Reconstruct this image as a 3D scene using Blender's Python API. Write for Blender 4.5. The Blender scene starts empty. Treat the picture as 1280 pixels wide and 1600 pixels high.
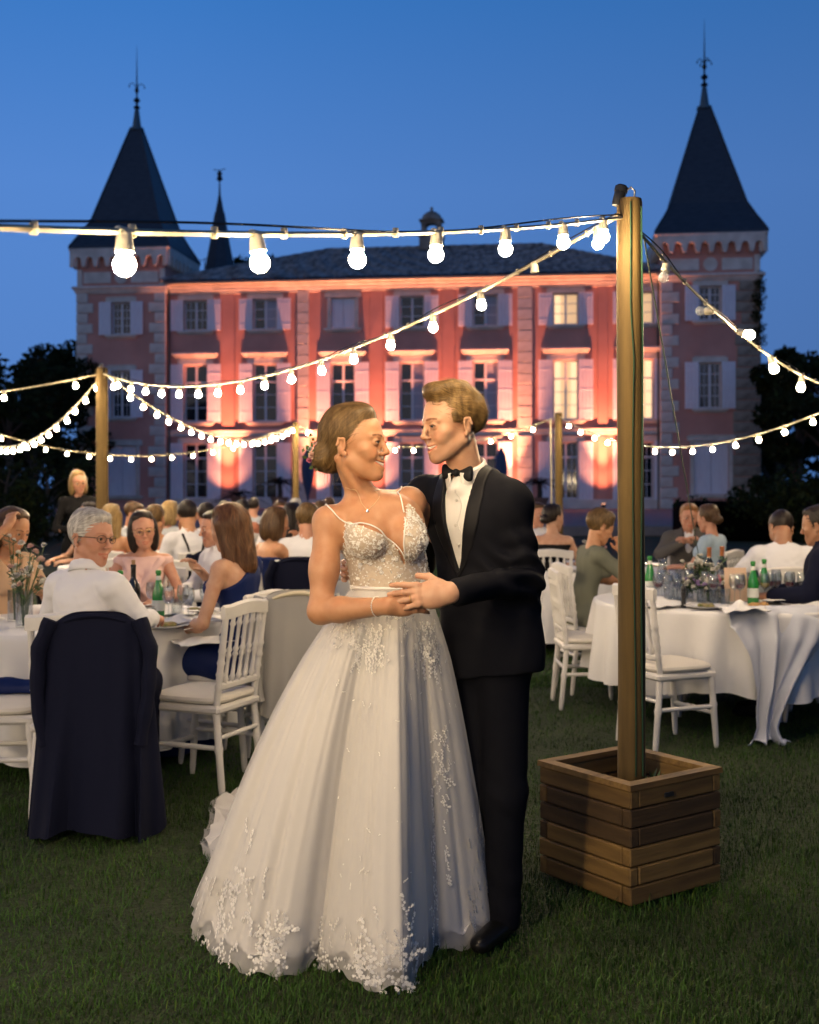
import bpy, math, random
import numpy as np
from mathutils import Vector, Matrix, Euler

# ---------------------------------------------------------------- camera, sky, exposure
SC = bpy.context.scene
COL = SC.collection
rad = math.radians
FPX, CAMH, HOR = 1867.0, 1.51, 760.0          # focal length in photo pixels, eye height, horizon row
cam = bpy.data.cameras.new('camera')
camo = bpy.data.objects.new('camera', cam)
COL.objects.link(camo)
SC.camera = camo
camo.location = (0, 0, CAMH)
camo.rotation_euler = (rad(90), 0, 0)
cam.sensor_fit = 'HORIZONTAL'
cam.sensor_width = 24.0
cam.lens = 24.0 * FPX / 1280
cam.shift_y = -(800 - HOR) / 1280
cam.clip_start, cam.clip_end = 0.05, 2000
cam.dof.use_dof = True
cam.dof.focus_distance = 3.9
cam.dof.aperture_fstop = 3.2

world = bpy.data.worlds.new('World')
SC.world = world
world.use_nodes = True
wn, wl = world.node_tree.nodes, world.node_tree.links
tc = wn.new('ShaderNodeTexCoord')
sep = wn.new('ShaderNodeSeparateXYZ'); wl.new(tc.outputs['Generated'], sep.inputs[0])
ramp = wn.new('ShaderNodeValToRGB'); wl.new(sep.outputs['Z'], ramp.inputs[0])
cr = ramp.color_ramp
cr.elements[0].position, cr.elements[0].color = 0.0, (.104, .265, .680, 1)
cr.elements[1].position, cr.elements[1].color = 1.0, (.010, .055, .190, 1)
for p, c in ((.12, (.110, .282, .725, 1)), (.24, (.106, .290, .765, 1)), (.38, (.050, .228, .670, 1)), (.60, (.028, .130, .400, 1))):
    e = cr.elements.new(p); e.color = c
# the afterglow lies behind the camera and to its left: the sky pales that way, evenly
az = wn.new('ShaderNodeVectorMath'); az.operation = 'DOT_PRODUCT'
wl.new(tc.outputs['Generated'], az.inputs[0]); az.inputs[1].default_value = Vector((-.86, -.51, 0)).normalized()
mr = wn.new('ShaderNodeMapRange'); wl.new(az.outputs['Value'], mr.inputs[0])
mr.inputs[1].default_value, mr.inputs[2].default_value = -1.0, 1.0
glow = wn.new('ShaderNodeValToRGB'); wl.new(mr.outputs[0], glow.inputs[0]); ge = glow.color_ramp
for i, (p, v) in enumerate(((0, .22), (.12, .30), (.35, .405), (.60, .42), (1.0, .42))):
    e = ge.elements[i] if i < 2 else ge.elements.new(p)
    e.position = p; e.color = (v, v, v, 1)
tw = wn.new('ShaderNodeMath'); tw.operation = 'MULTIPLY'; wl.new(glow.outputs[0], tw.inputs[0]); tw.inputs[1].default_value = 2.0
sc_ = wn.new('ShaderNodeVectorMath'); sc_.operation = 'SCALE'
wl.new(ramp.outputs[0], sc_.inputs[0]); wl.new(tw.outputs[0], sc_.inputs['Scale'])
sky = wn.new('ShaderNodeTexSky'); sky.sky_type = 'NISHITA'; sky.sun_disc = False
sky.sun_elevation = rad(-1.5); sky.sun_rotation = rad(233); sky.ozone_density = 3
mix = wn.new('ShaderNodeMix'); mix.data_type = 'RGBA'; mix.blend_type = 'ADD'
mix.inputs[0].default_value = .04
# the last warm light of the sunset stands low behind the camera
wf = wn.new('ShaderNodeMapRange'); wf.interpolation_type = 'SMOOTHSTEP'; wl.new(az.outputs['Value'], wf.inputs[0]); wf.inputs[1].default_value = -.15; wf.inputs[2].default_value = .95
wz = wn.new('ShaderNodeMapRange'); wz.interpolation_type = 'SMOOTHSTEP'; wl.new(sep.outputs['Z'], wz.inputs[0]); wz.inputs[1].default_value = .65; wz.inputs[2].default_value = .0
wm = wn.new('ShaderNodeMath'); wm.operation = 'MULTIPLY'; wl.new(wf.outputs[0], wm.inputs[0]); wl.new(wz.outputs[0], wm.inputs[1])
dusk = wn.new('ShaderNodeMix'); dusk.data_type = 'RGBA'; wl.new(wm.outputs[0], dusk.inputs[0]); wl.new(sc_.outputs[0], dusk.inputs[6]); dusk.inputs[7].default_value = (.46, .42, .44, 1)
wl.new(dusk.outputs[2], mix.inputs[6]); wl.new(sky.outputs[0], mix.inputs[7])
bg = wn['Background']; wl.new(mix.outputs[2], bg.inputs[0]); bg.inputs[1].default_value = 1.0

SC.view_settings.view_transform = 'Standard'
SC.view_settings.look = 'None'
SC.view_settings.exposure = 0.0
SC.view_settings.gamma = 1.0
SC.cycles.use_denoising = True
SC.cycles.max_bounces = 6
SC.cycles.transparent_max_bounces = 12
SC.cycles.caustics_reflective = False
SC.cycles.caustics_refractive = False
SC.cycles.sample_clamp_indirect = 4.0
# ---------------------------------------------------------------- helpers
rng = np.random.default_rng(7)
random.seed(7)
V3 = lambda *a: np.array(a, dtype=np.float64)

def at(x, y, d):
    """a photo pixel at depth d -> world point"""
    return V3((x - 640) * d / FPX, d, CAMH + (HOR - y) * d / FPX)

def gnd(x, y, z=0.0):
    d = (CAMH - z) * FPX / (y - HOR)
    return V3((x - 640) * d / FPX, d, z)

def props(o, label=None, cat=None, group=None, kind=None):
    if label: o['label'] = label
    if cat: o['category'] = cat
    if group: o['group'] = group
    if kind: o['kind'] = kind
    return o

def thing(name, label, cat, loc=(0, 0, 0), rz=0.0, group=None, scale=1.0):
    o = bpy.data.objects.new(name, None)
    o.empty_display_size = .2
    COL.objects.link(o)
    o.location = tuple(loc); o.rotation_euler = (0, 0, rz); o.scale = (scale,) * 3
    return props(o, label, cat, group)

def link(name, me, parent=None, loc=(0, 0, 0), rot=(0, 0, 0), scale=(1, 1, 1)):
    o = bpy.data.objects.new(name, me)
    COL.objects.link(o)
    o.parent = parent
    o.location = tuple(loc); o.rotation_euler = tuple(rot); o.scale = scale
    return o

def copy_tree(o, parent=None):
    c = o.copy(); COL.objects.link(c); c.parent = parent
    for ch in o.children: copy_tree(ch, c)
    return c

def np_mesh(name, V, F, mat=None, smooth=True, cols=None, mats=None, midx=None):
    """mesh from numpy arrays; F is (n,3) or (n,4)"""
    me = bpy.data.meshes.new(name)
    V = np.ascontiguousarray(V, np.float32); F = np.ascontiguousarray(F, np.int32)
    n, k = F.shape
    me.vertices.add(len(V)); me.vertices.foreach_set('co', V.ravel())
    me.loops.add(n * k); me.loops.foreach_set('vertex_index', F.ravel())
    me.polygons.add(n)
    me.polygons.foreach_set('loop_start', np.arange(0, n * k, k, dtype=np.int32))
    me.polygons.foreach_set('use_smooth', np.full(n, smooth, bool))
    for m in (mats or ([mat] if mat else [])): me.materials.append(m)
    if midx is not None: me.polygons.foreach_set('material_index', np.asarray(midx, np.int32))
    if cols is not None:
        a = me.color_attributes.new('tint', 'FLOAT_COLOR', 'POINT')
        c4 = np.ones((len(V), 4), np.float32); c4[:, :3] = cols
        a.data.foreach_set('color', c4.ravel())
    me.update(calc_edges=True)
    return me

def rotm(rx=0, ry=0, rz=0):
    return np.array(Euler((rad(rx), rad(ry), rad(rz)), 'XYZ').to_matrix())

def frame_from(d, up=(0, 0, 1)):
    """rotation whose local z runs along d"""
    d = np.asarray(d, float); d = d / np.linalg.norm(d)
    up = np.asarray(up, float)
    if abs(d @ up) > .98: up = V3(1, 0, 0)
    x = np.cross(up, d); x /= np.linalg.norm(x)
    return np.stack([x, np.cross(d, x), d], 1)

class MB:
    """collects shapes into one mesh"""
    def __init__(s): s.v = []; s.f = []; s.n = 0
    def add(s, V, F):
        V = np.asarray(V, float)
        s.v.append(V); s.f += [tuple(i + s.n for i in f) for f in F]; s.n += len(V)
        return s
    def box(s, c, size, R=None, bev=0.0):
        h = np.asarray(size, float) / 2
        sg = [(x, y, z) for x in (-1, 1) for y in (-1, 1) for z in (-1, 1)]
        ci = {k: i for i, k in enumerate(sg)}
        if bev <= 0:
            V = np.array(sg) * h
            F = [(0, 1, 3, 2), (4, 6, 7, 5), (0, 4, 5, 1), (2, 3, 7, 6), (0, 2, 6, 4), (1, 5, 7, 3)]
        else:
            V = []; F = []
            for k in sg:
                for a in range(3):
                    hh = h - bev; hh[a] = h[a]
                    V.append(np.array(k) * hh)
            V = np.array(V)
            vid = lambda k, a: ci[tuple(k)] * 3 + a
            for a in range(3):
                b, c2 = (a + 1) % 3, (a + 2) % 3
                for sa in (-1, 1):
                    q = []
                    for sb, sc2 in ((-1, -1), (1, -1), (1, 1), (-1, 1)):
                        k = [0, 0, 0]; k[a] = sa; k[b] = sb; k[c2] = sc2; q.append(vid(k, a))
                    F.append(tuple(q if sa > 0 else q[::-1]))
                for sb in (-1, 1):
                    for sc2 in (-1, 1):
                        k0 = [0, 0, 0]; k0[a] = -1; k0[b] = sb; k0[c2] = sc2
                        k1 = list(k0); k1[a] = 1
                        q = [vid(k0, b), vid(k1, b), vid(k1, c2), vid(k0, c2)]
                        F.append(tuple(q if sb * sc2 < 0 else q[::-1]))
            for k in sg:
                t = (vid(k, 0), vid(k, 1), vid(k, 2))
                F.append(t if k[0] * k[1] * k[2] > 0 else t[::-1])
        if R is not None: V = V @ np.asarray(R).T
        return s.add(V + np.asarray(c, float), F)
    def lathe(s, prof, n=16, c=(0, 0, 0), R=None, cap=True, ph=0.0):
        """prof: (radius, z) pairs from bottom to top"""
        prof = np.asarray(prof, float); m = len(prof)
        t = np.arange(n) * 2 * np.pi / n + ph
        V = np.stack([np.outer(prof[:, 0], np.cos(t)), np.outer(prof[:, 0], np.sin(t)), np.repeat(prof[:, 1:2], n, 1)], 2).reshape(-1, 3)
        F = [(i * n + j, i * n + (j + 1) % n, (i + 1) * n + (j + 1) % n, (i + 1) * n + j) for i in range(m - 1) for j in range(n)]
        if cap:
            if prof[0, 0] > 1e-4: F.append(tuple(range(n))[::-1])
            if prof[-1, 0] > 1e-4: F.append(tuple(range((m - 1) * n, m * n)))
        if R is not None: V = V @ np.asarray(R).T
        return s.add(V + np.asarray(c, float), F)
    def rod(s, a, b, prof, n=10):
        """lathe along a->b, prof: (radius, t in 0..1)"""
        a = np.asarray(a, float); b = np.asarray(b, float); L = np.linalg.norm(b - a)
        return s.lathe([(r, t * L) for r, t in prof], n, a, frame_from(b - a))
    def tube(s, P, r, n=8, flat=1.0):
        """tube along points P; r scalar or list"""
        P = np.asarray(P, float); m = len(P)
        r = np.broadcast_to(np.asarray(r, float), (m,))
        T = np.gradient(P, axis=0); T /= np.linalg.norm(T, axis=1, keepdims=True) + 1e-12
        u = V3(0, 0, 1) if abs(T[0][2]) < .9 else V3(1, 0, 0)
        t = np.arange(n) * 2 * np.pi / n
        V = []
        for i in range(m):
            x = np.cross(u, T[i]); x /= np.linalg.norm(x) + 1e-12
            y = np.cross(T[i], x); u = y
            V.append(P[i] + r[i] * (np.outer(np.cos(t), x) + flat * np.outer(np.sin(t), y)))
        F = [(i * n + j, i * n + (j + 1) % n, (i + 1) * n + (j + 1) % n, (i + 1) * n + j) for i in range(m - 1) for j in range(n)]
        F += [tuple(range(n))[::-1], tuple(range((m - 1) * n, m * n))]
        return s.add(np.concatenate(V), F)
    def grid(s, P):
        """P: (m,n,3) sheet"""
        m, n = P.shape[:2]
        return s.add(P.reshape(-1, 3), [(i * n + j, i * n + j + 1, (i + 1) * n + j + 1, (i + 1) * n + j) for i in range(m - 1) for j in range(n - 1)])
    def prism(s, poly, a, b, axis=1):
        """2-D outline extruded along an axis from a to b; the outline gives the two other axes in order"""
        n = len(poly); o = [i for i in range(3) if i != axis]
        V = np.zeros((2 * n, 3)); V[:n, o] = poly; V[n:, o] = poly; V[:n, axis] = a; V[n:, axis] = b
        F = [tuple(range(n)), tuple(range(2 * n - 1, n - 1, -1))] + [(i, n + i, n + (i + 1) % n, (i + 1) % n) for i in range(n)]
        return s.add(V, F)
    def xform(s, R=None, t=(0, 0, 0)):
        s.v = [(v @ np.asarray(R).T if R is not None else v) + np.asarray(t, float) for v in s.v]; return s
    def mesh(s, name, mat, smooth=False, ang=None):
        me = bpy.data.meshes.new(name)
        me.from_pydata(np.concatenate(s.v).tolist(), [], s.f)
        if mat: me.materials.append(mat)
        if smooth:
            me.polygons.foreach_set('use_smooth', np.ones(len(me.polygons), bool))
            if ang: me.set_sharp_from_angle(angle=rad(ang))
        me.update()
        return me
    def build(s, name, mat, parent=None, smooth=False, ang=40, loc=(0, 0, 0), label=None):
        o = link(name, s.mesh(name, mat, smooth, ang), parent, loc)
        if label: o['label'] = label
        return o

# ---------------------------------------------------------------- materials
MATS = {}
def mat(name, col, rough=.6, metal=0.0, col2=None, nscale=8.0, stretch=(1, 1, 1), ndetail=4, bump=0.0, bscale=None, bdist=.02,
        emit=None, estr=0.0, spec=.5, alpha=None, trans=0.0, sss=0.0, sheen=0.0, tint=False, coat=0.0, ramp=(.35, .65), ior=1.45):
    if name in MATS: return MATS[name]
    m = bpy.data.materials.new(name); m.use_nodes = True
    N, L = m.node_tree.nodes, m.node_tree.links
    b = N['Principled BSDF']; I = b.inputs
    I['Base Color'].default_value = (*col, 1); I['Roughness'].default_value = rough; I['Metallic'].default_value = metal
    I['Specular IOR Level'].default_value = spec; I['IOR'].default_value = ior
    if trans: I['Transmission Weight'].default_value = trans
    if alpha is not None: I['Alpha'].default_value = alpha
    if sss:
        I['Subsurface Weight'].default_value = sss; I['Subsurface Radius'].default_value = (.012, .005, .003); I['Subsurface Scale'].default_value = 1.0
    if sheen: I['Sheen Weight'].default_value = sheen; I['Sheen Roughness'].default_value = .5
    if coat: I['Coat Weight'].default_value = coat
    if emit: I['Emission Color'].default_value = (*emit, 1); I['Emission Strength'].default_value = estr
    tcn = N.new('ShaderNodeTexCoord'); mp = N.new('ShaderNodeMapping')
    mp.inputs['Scale'].default_value = stretch; L.new(tcn.outputs['Object'], mp.inputs[0])
    csock = None
    if col2 is not None:
        nz = N.new('ShaderNodeTexNoise'); nz.inputs['Scale'].default_value = nscale; nz.inputs['Detail'].default_value = ndetail
        L.new(mp.outputs[0], nz.inputs['Vector'])
        rp = N.new('ShaderNodeValToRGB'); L.new(nz.outputs['Fac'], rp.inputs[0])
        rp.color_ramp.elements[0].position, rp.color_ramp.elements[1].position = ramp
        rp.color_ramp.elements[0].color = (*col, 1); rp.color_ramp.elements[1].color = (*col2, 1)
        csock = rp.outputs[0]
    if tint:
        at_ = N.new('ShaderNodeAttribute'); at_.attribute_name = 'tint'
        if csock is None:
            rgb = N.new('ShaderNodeRGB'); rgb.outputs[0].default_value = (*col, 1); csock = rgb.outputs[0]
        if True:
            mx = N.new('ShaderNodeMix'); mx.data_type = 'RGBA'; mx.blend_type = 'MULTIPLY'; mx.inputs[0].default_value = 1
            L.new(csock, mx.inputs[6]); L.new(at_.outputs['Color'], mx.inputs[7]); csock = mx.outputs[2]
    if csock is not None: L.new(csock, I['Base Color'])
    if bump:
        nb = N.new('ShaderNodeTexNoise'); nb.inputs['Scale'].default_value = bscale or nscale * 3; nb.inputs['Detail'].default_value = 5
        L.new(mp.outputs[0], nb.inputs['Vector'])
        bp = N.new('ShaderNodeBump'); bp.inputs['Strength'].default_value = bump; bp.inputs['Distance'].default_value = bdist
        L.new(nb.outputs['Fac'], bp.inputs['Height']); L.new(bp.outputs[0], I['Normal'])
    MATS[name] = m
    return m

# ---------------------------------------------------------------- signed-distance bodies -> smooth meshes
class SDF:
    """an ordered list of shapes blended together; lengths in metres"""
    def __init__(s): s.ops = []; s.post = []
    def rc(s, a, b, ra, rb=None, k=.02, flat=None, sub=False):
        """round cone a->b; flat=(axis, factor) squashes it along an axis"""
        a = np.asarray(a, float); b = np.asarray(b, float); rb = ra if rb is None else rb
        M = max(ra, rb)
        s.ops.append(('rc', a, b, ra, rb, k, flat, sub, np.minimum(a, b) - M, np.maximum(a, b) + M)); return s
    def el(s, c, r, R=None, k=.02, sub=False):
        c = np.asarray(c, float); r = np.asarray(r, float); M = r.max() if R is not None else r
        s.ops.append(('el', c, r, R, 0, k, None, sub, c - M, c + M)); return s
    def child(s, f, R, t, radius, k=.02):
        """a field in its own frame: world = R p + t"""
        t = np.asarray(t, float)
        s.ops.append(('ch', f, np.asarray(R), t, 0, k, None, False, t - radius, t + radius)); return s
    def cut(s, n, p, k=.005):
        """remove the side that n points to"""
        s.ops.append(('pl', np.asarray(n, float), np.asarray(p, float), 0, 0, k, None, True, None, None)); return s
    def clip(s, fn, k=.004):
        """keep where fn(P) < 0"""
        s.ops.append(('fn', fn, None, 0, 0, k, None, True, None, None)); return s
    @staticmethod
    def _prim(op, P):
        kind = op[0]
        if kind == 'rc':
            _, a, b, ra, rb, k, flat = op[:7]
            q = P - a; ba = b - a
            if flat is not None:
                n, f = flat; n = np.asarray(n, float)
                q = q + np.outer((q @ n) * (f - 1), n); ba = ba + n * (ba @ n) * (f - 1)
            t = np.clip((q @ ba) / max(ba @ ba, 1e-12), 0, 1)
            d = np.linalg.norm(q - t[:, None] * ba, axis=1) - (ra + (rb - ra) * t)
            return d / (1 if flat is None else 1 + .35 * (flat[1] - 1))
        if kind == 'el':
            _, c, r, R = op[:4]
            q = P - c
            if R is not None: q = q @ R
            k0 = np.linalg.norm(q / r, axis=1); k1 = np.linalg.norm(q / (r * r), axis=1)
            return k0 * (k0 - 1) / (k1 + 1e-9)
        if kind == 'ch':
            _, f, R, t = op[:4]
            return f((P - t) @ R, True)
        if kind == 'pl': return (P - op[2]) @ -op[1]
        if kind == 'fn': return -op[1](P)
    def __call__(s, P, fast=False, margin=.03):
        d = np.full(len(P), 1e3)
        for op in s.ops:
            k, sub, lo, hi = op[5], op[7], op[8], op[9]
            if fast and lo is not None:
                m = np.all((P > lo - (margin + k)) & (P < hi + (margin + k)), 1)
                idx = np.nonzero(m)[0]
                if not len(idx): continue
                dd = s._prim(op, P[idx]); d0 = d[idx]
            else:
                idx = slice(None); dd = s._prim(op, P); d0 = d
            if sub:
                h = np.maximum(k - np.abs(d0 + dd), 0) / max(k, 1e-6); d[idx] = np.maximum(d0, -dd) + h * h * k * .25
            else:
                h = np.maximum(k - np.abs(d0 - dd), 0) / max(k, 1e-6); d[idx] = np.minimum(d0, dd) - h * h * k * .25
        for f in s.post: d = d + f(P)
        return d

_E = [((0, 0, 0), (1, 0, 0)), ((0, 1, 0), (1, 1, 0)), ((0, 0, 1), (1, 0, 1)), ((0, 1, 1), (1, 1, 1)),
      ((0, 0, 0), (0, 1, 0)), ((1, 0, 0), (1, 1, 0)), ((0, 0, 1), (0, 1, 1)), ((1, 0, 1), (1, 1, 1)),
      ((0, 0, 0), (0, 0, 1)), ((1, 0, 0), (1, 0, 1)), ((0, 1, 0), (0, 1, 1)), ((1, 1, 0), (1, 1, 1))]
def polygonise(f, lo, hi, h, B=8):
    """surface nets of field f in the box lo..hi with cells of size h"""
    lo = np.asarray(lo, float); hi = np.asarray(hi, float)
    n = (np.ceil((hi - lo) / h / B).astype(int)).clip(1) * B
    nb = n // B
    ctr = np.stack(np.meshgrid(*[np.arange(k) for k in nb], indexing='ij'), -1).reshape(-1, 3)
    C = lo + (ctr * B + B / 2) * h
    dc = f(C)
    act = np.abs(dc) < B * h * .87 * 1.45 + .012
    vals = np.repeat(np.repeat(np.repeat(np.sign(dc).reshape(nb), B, 0), B, 1), B, 2).astype(np.float32) * 9
    loc = np.stack(np.meshgrid(*[np.arange(B)] * 3, indexing='ij'), -1).reshape(-1, 3)
    A = ctr[act]
    idx = (A[:, None] * B + loc[None]).reshape(-1, 3)
    out = np.empty(len(idx))
    for i in range(0, len(idx), 400000):
        out[i:i + 400000] = f(lo + idx[i:i + 400000] * h, True)
    out = np.clip(out, -9, 9)
    vals[idx[:, 0], idx[:, 1], idx[:, 2]] = out
    s = vals < 0
    c = s[:-1, :-1, :-1].astype(np.int8)
    for o in ((1, 0, 0), (0, 1, 0), (0, 0, 1), (1, 1, 0), (1, 0, 1), (0, 1, 1), (1, 1, 1)):
        c = c + s[o[0]:n[0] - 1 + o[0], o[1]:n[1] - 1 + o[1], o[2]:n[2] - 1 + o[2]]
    cells = np.argwhere((c > 0) & (c < 8))
    if not len(cells): return np.zeros((0, 3)), np.zeros((0, 4), int)
    acc = np.zeros((len(cells), 3)); cnt = np.zeros(len(cells))
    for p, q in _E:
        a = cells + p; b = cells + q
        va = vals[a[:, 0], a[:, 1], a[:, 2]]; vb = vals[b[:, 0], b[:, 1], b[:, 2]]
        m = (va < 0) != (vb < 0)
        t = (va / np.where(va == vb, 1, va - vb))[:, None]
        acc += np.where(m[:, None], np.array(p) + t * (np.array(q) - np.array(p)), 0); cnt += m
    V = lo + (cells + acc / cnt[:, None]) * h
    vid = np.full(c.shape, -1, np.int32); vid[cells[:, 0], cells[:, 1], cells[:, 2]] = np.arange(len(cells))
    F = []
    for ax in range(3):
        o = np.zeros(3, int); o[ax] = 1
        u, w = (ax + 1) % 3, (ax + 2) % 3
        sa = s[:n[0] - o[0], :n[1] - o[1], :n[2] - o[2]]; sb = s[o[0]:, o[1]:, o[2]:]
        e = np.argwhere(sa != sb)
        e = e[(e[:, u] > 0) & (e[:, w] > 0) & (e[:, u] < n[u] - 1) & (e[:, w] < n[w] - 1) & (e[:, ax] < n[ax] - 1)]
        if not len(e): continue
        flip = sa[e[:, 0], e[:, 1], e[:, 2]]
        du = np.zeros(3, int); du[u] = 1; dw = np.zeros(3, int); dw[w] = 1
        g = lambda q: vid[q[:, 0], q[:, 1], q[:, 2]]
        Q = np.stack([g(e - du - dw), g(e - dw), g(e), g(e - du)], 1)
        Q[~flip] = Q[~flip][:, ::-1]
        F.append(Q[(Q >= 0).all(1)])
    return V, np.concatenate(F)

def merge_patches(f, lo, hi, h, patches):
    """coarse surface with finer boxes (lo, hi, h) set into it -> one mesh"""
    V, F = polygonise(f, lo, hi, h)
    Vs, Fs, n = [], [], 0
    cen = V[F].mean(1) if len(F) else np.zeros((0, 3))
    keep = np.ones(len(F), bool)
    for a, b, hh in patches:
        keep &= ~np.all((cen > np.asarray(a) + h * .75) & (cen < np.asarray(b) - h * .75), 1)
    Vs.append(V); Fs.append(F[keep]); n = len(V)
    for i, (a, b, hh) in enumerate(patches):
        v, q = polygonise(f, a, b, hh)
        if not len(q): continue
        cq = v[q].mean(1); k = np.ones(len(q), bool)
        for a2, b2, h2 in patches[:i]:
            k &= ~np.all((cq > np.asarray(a2) + hh * .65) & (cq < np.asarray(b2) - hh * .65), 1)
        Vs.append(v); Fs.append(q[k] + n); n += len(v)
    V = np.concatenate(Vs); F = np.concatenate(Fs)
    used = np.zeros(len(V), bool); used[F.ravel()] = True
    new = np.cumsum(used) - 1
    return V[used], new[F]

def wob(P, sc, seed=0):
    """cheap smooth pseudo-noise in -1..1"""
    r = np.random.default_rng(seed); o = np.zeros(len(P))
    for i in range(4):
        d = r.normal(size=3); d /= np.linalg.norm(d); e = r.normal(size=3); e /= np.linalg.norm(e)
        o += np.sin(P @ d * sc * (1 + .45 * i) + 1.7 * np.sin(P @ e * sc * .6 + i * 2.1) + r.uniform(0, 6))
    return o / 4
# ---------------------------------------------------------------- materials of the place
stucco = mat('salmon_stucco', (.62, .30, .235), .9, col2=(.50, .235, .185), nscale=.55, bump=.25, bscale=14, bdist=.01)
stone = mat('limestone', (.68, .62, .55), .85, col2=(.52, .47, .41), nscale=1.6, bump=.4, bscale=9, bdist=.02)
oldstone = mat('rough_limestone', (.34, .29, .23), .95, col2=(.17, .14, .11), nscale=2.2, bump=.8, bscale=6, bdist=.05)
slate = mat('slate', (.022, .030, .042), .55, col2=(.035, .045, .06), nscale=3, stretch=(1, 1, 4), bump=.4, bscale=6, bdist=.02)
rooftile = mat('dark_roof_tile', (.12, .12, .125), .75, col2=(.34, .325, .31), nscale=2.2, stretch=(1.6, .35, 1), bump=.3, bscale=12)
zinc = mat('zinc', (.09, .12, .13), .45, metal=.6)
iron = mat('wrought_iron', (.02, .02, .025), .5, metal=.7)
shutterp = mat('pale_shutter_paint', (.78, .76, .80), .7, col2=(.70, .68, .73), nscale=2, stretch=(8, 8, 1), bump=.1)
framep = mat('window_frame_paint', (.72, .71, .72), .55)
glassd = mat('dark_window_glass', (.012, .016, .022), .06, spec=.9)
curtainw = mat('net_curtain', (.36, .38, .44), .9)
litwall = mat('lamplit_room', (.5, .4, .28), .9, emit=(1, .62, .30), estr=.85)
litcurt = mat('lamplit_curtain', (.6, .5, .4), .9, emit=(1, .66, .36), estr=1.25)
gravel = mat('terrace_paving', (.20, .19, .19), .9, col2=(.15, .145, .15), nscale=3, bump=.3, bscale=30)

# ---------------------------------------------------------------- ground
def structure(o): return props(o, kind='structure')
soil = mat('lawn_soil', (.016, .026, .007), .95, col2=(.024, .034, .010), nscale=2.0, bump=.7, bscale=40, bdist=.03)
m = MB(); n = 60
gx = np.concatenate([[-900, -300, -100], np.linspace(-30, 30, 81), [100, 300, 900]])
gy = np.concatenate([[-300, -60, -12], np.linspace(-4, 40, 60), [80, 200, 500, 1200]])
GX, GY = np.meshgrid(gx, gy)
GZ = .012 * np.sin(GX * 1.3 + .6 * np.sin(GY)) * np.sin(GY * 1.1) * (np.abs(GX) < 28) * (GY < 34) * (GY > -4) - .004
m.grid(np.stack([GX, GY, GZ], 2))
structure(m.build('lawn', soil, smooth=True))
m = MB(); m.box((0, 66, .165), (70, 60, .33), bev=.03)
structure(m.build('terrace', gravel))

# ---------------------------------------------------------------- chateau
TH = rad(7.0); CC, SS = math.cos(TH), math.sin(TH)
def fu(x):
    k = (x - 640) / FPX; return 64 * k / (CC + k * SS)
chat = thing('chateau', 'salmon chateau with pale shutters and two pointed slate towers, lit from below', 'building', (0, 64, 0), -TH)
Z0 = .33
def holed(u0, u1, v0, v1, holes, y=0.0, depth=.25):
    """a wall face in the plane y with openings and their reveals"""
    us = sorted({u0, u1, *[h[0] for h in holes], *[h[1] for h in holes]})
    vs = sorted({v0, v1, *[h[2] for h in holes], *[h[3] for h in holes]})
    m = MB()
    for a, b in zip(us, us[1:]):
        for c, d in zip(vs, vs[1:]):
            cu, cv = (a + b) / 2, (c + d) / 2
            if any(h[0] < cu < h[1] and h[2] < cv < h[3] for h in holes): continue
            m.add([(a, y, c), (b, y, c), (b, y, d), (a, y, d)], [(0, 1, 2, 3)])
    for a, b, c, d in holes:
        e = y + depth
        m.add([(a, y, c), (b, y, c), (b, y, d), (a, y, d), (a, e, c), (b, e, c), (b, e, d), (a, e, d)],
              [(0, 4, 5, 1), (1, 5, 6, 2), (2, 6, 7, 3), (3, 7, 4, 0)])
    return m
_mc = {}
def shared(key, fn):
    if key not in _mc: _mc[key] = fn()
    return _mc[key]

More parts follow.
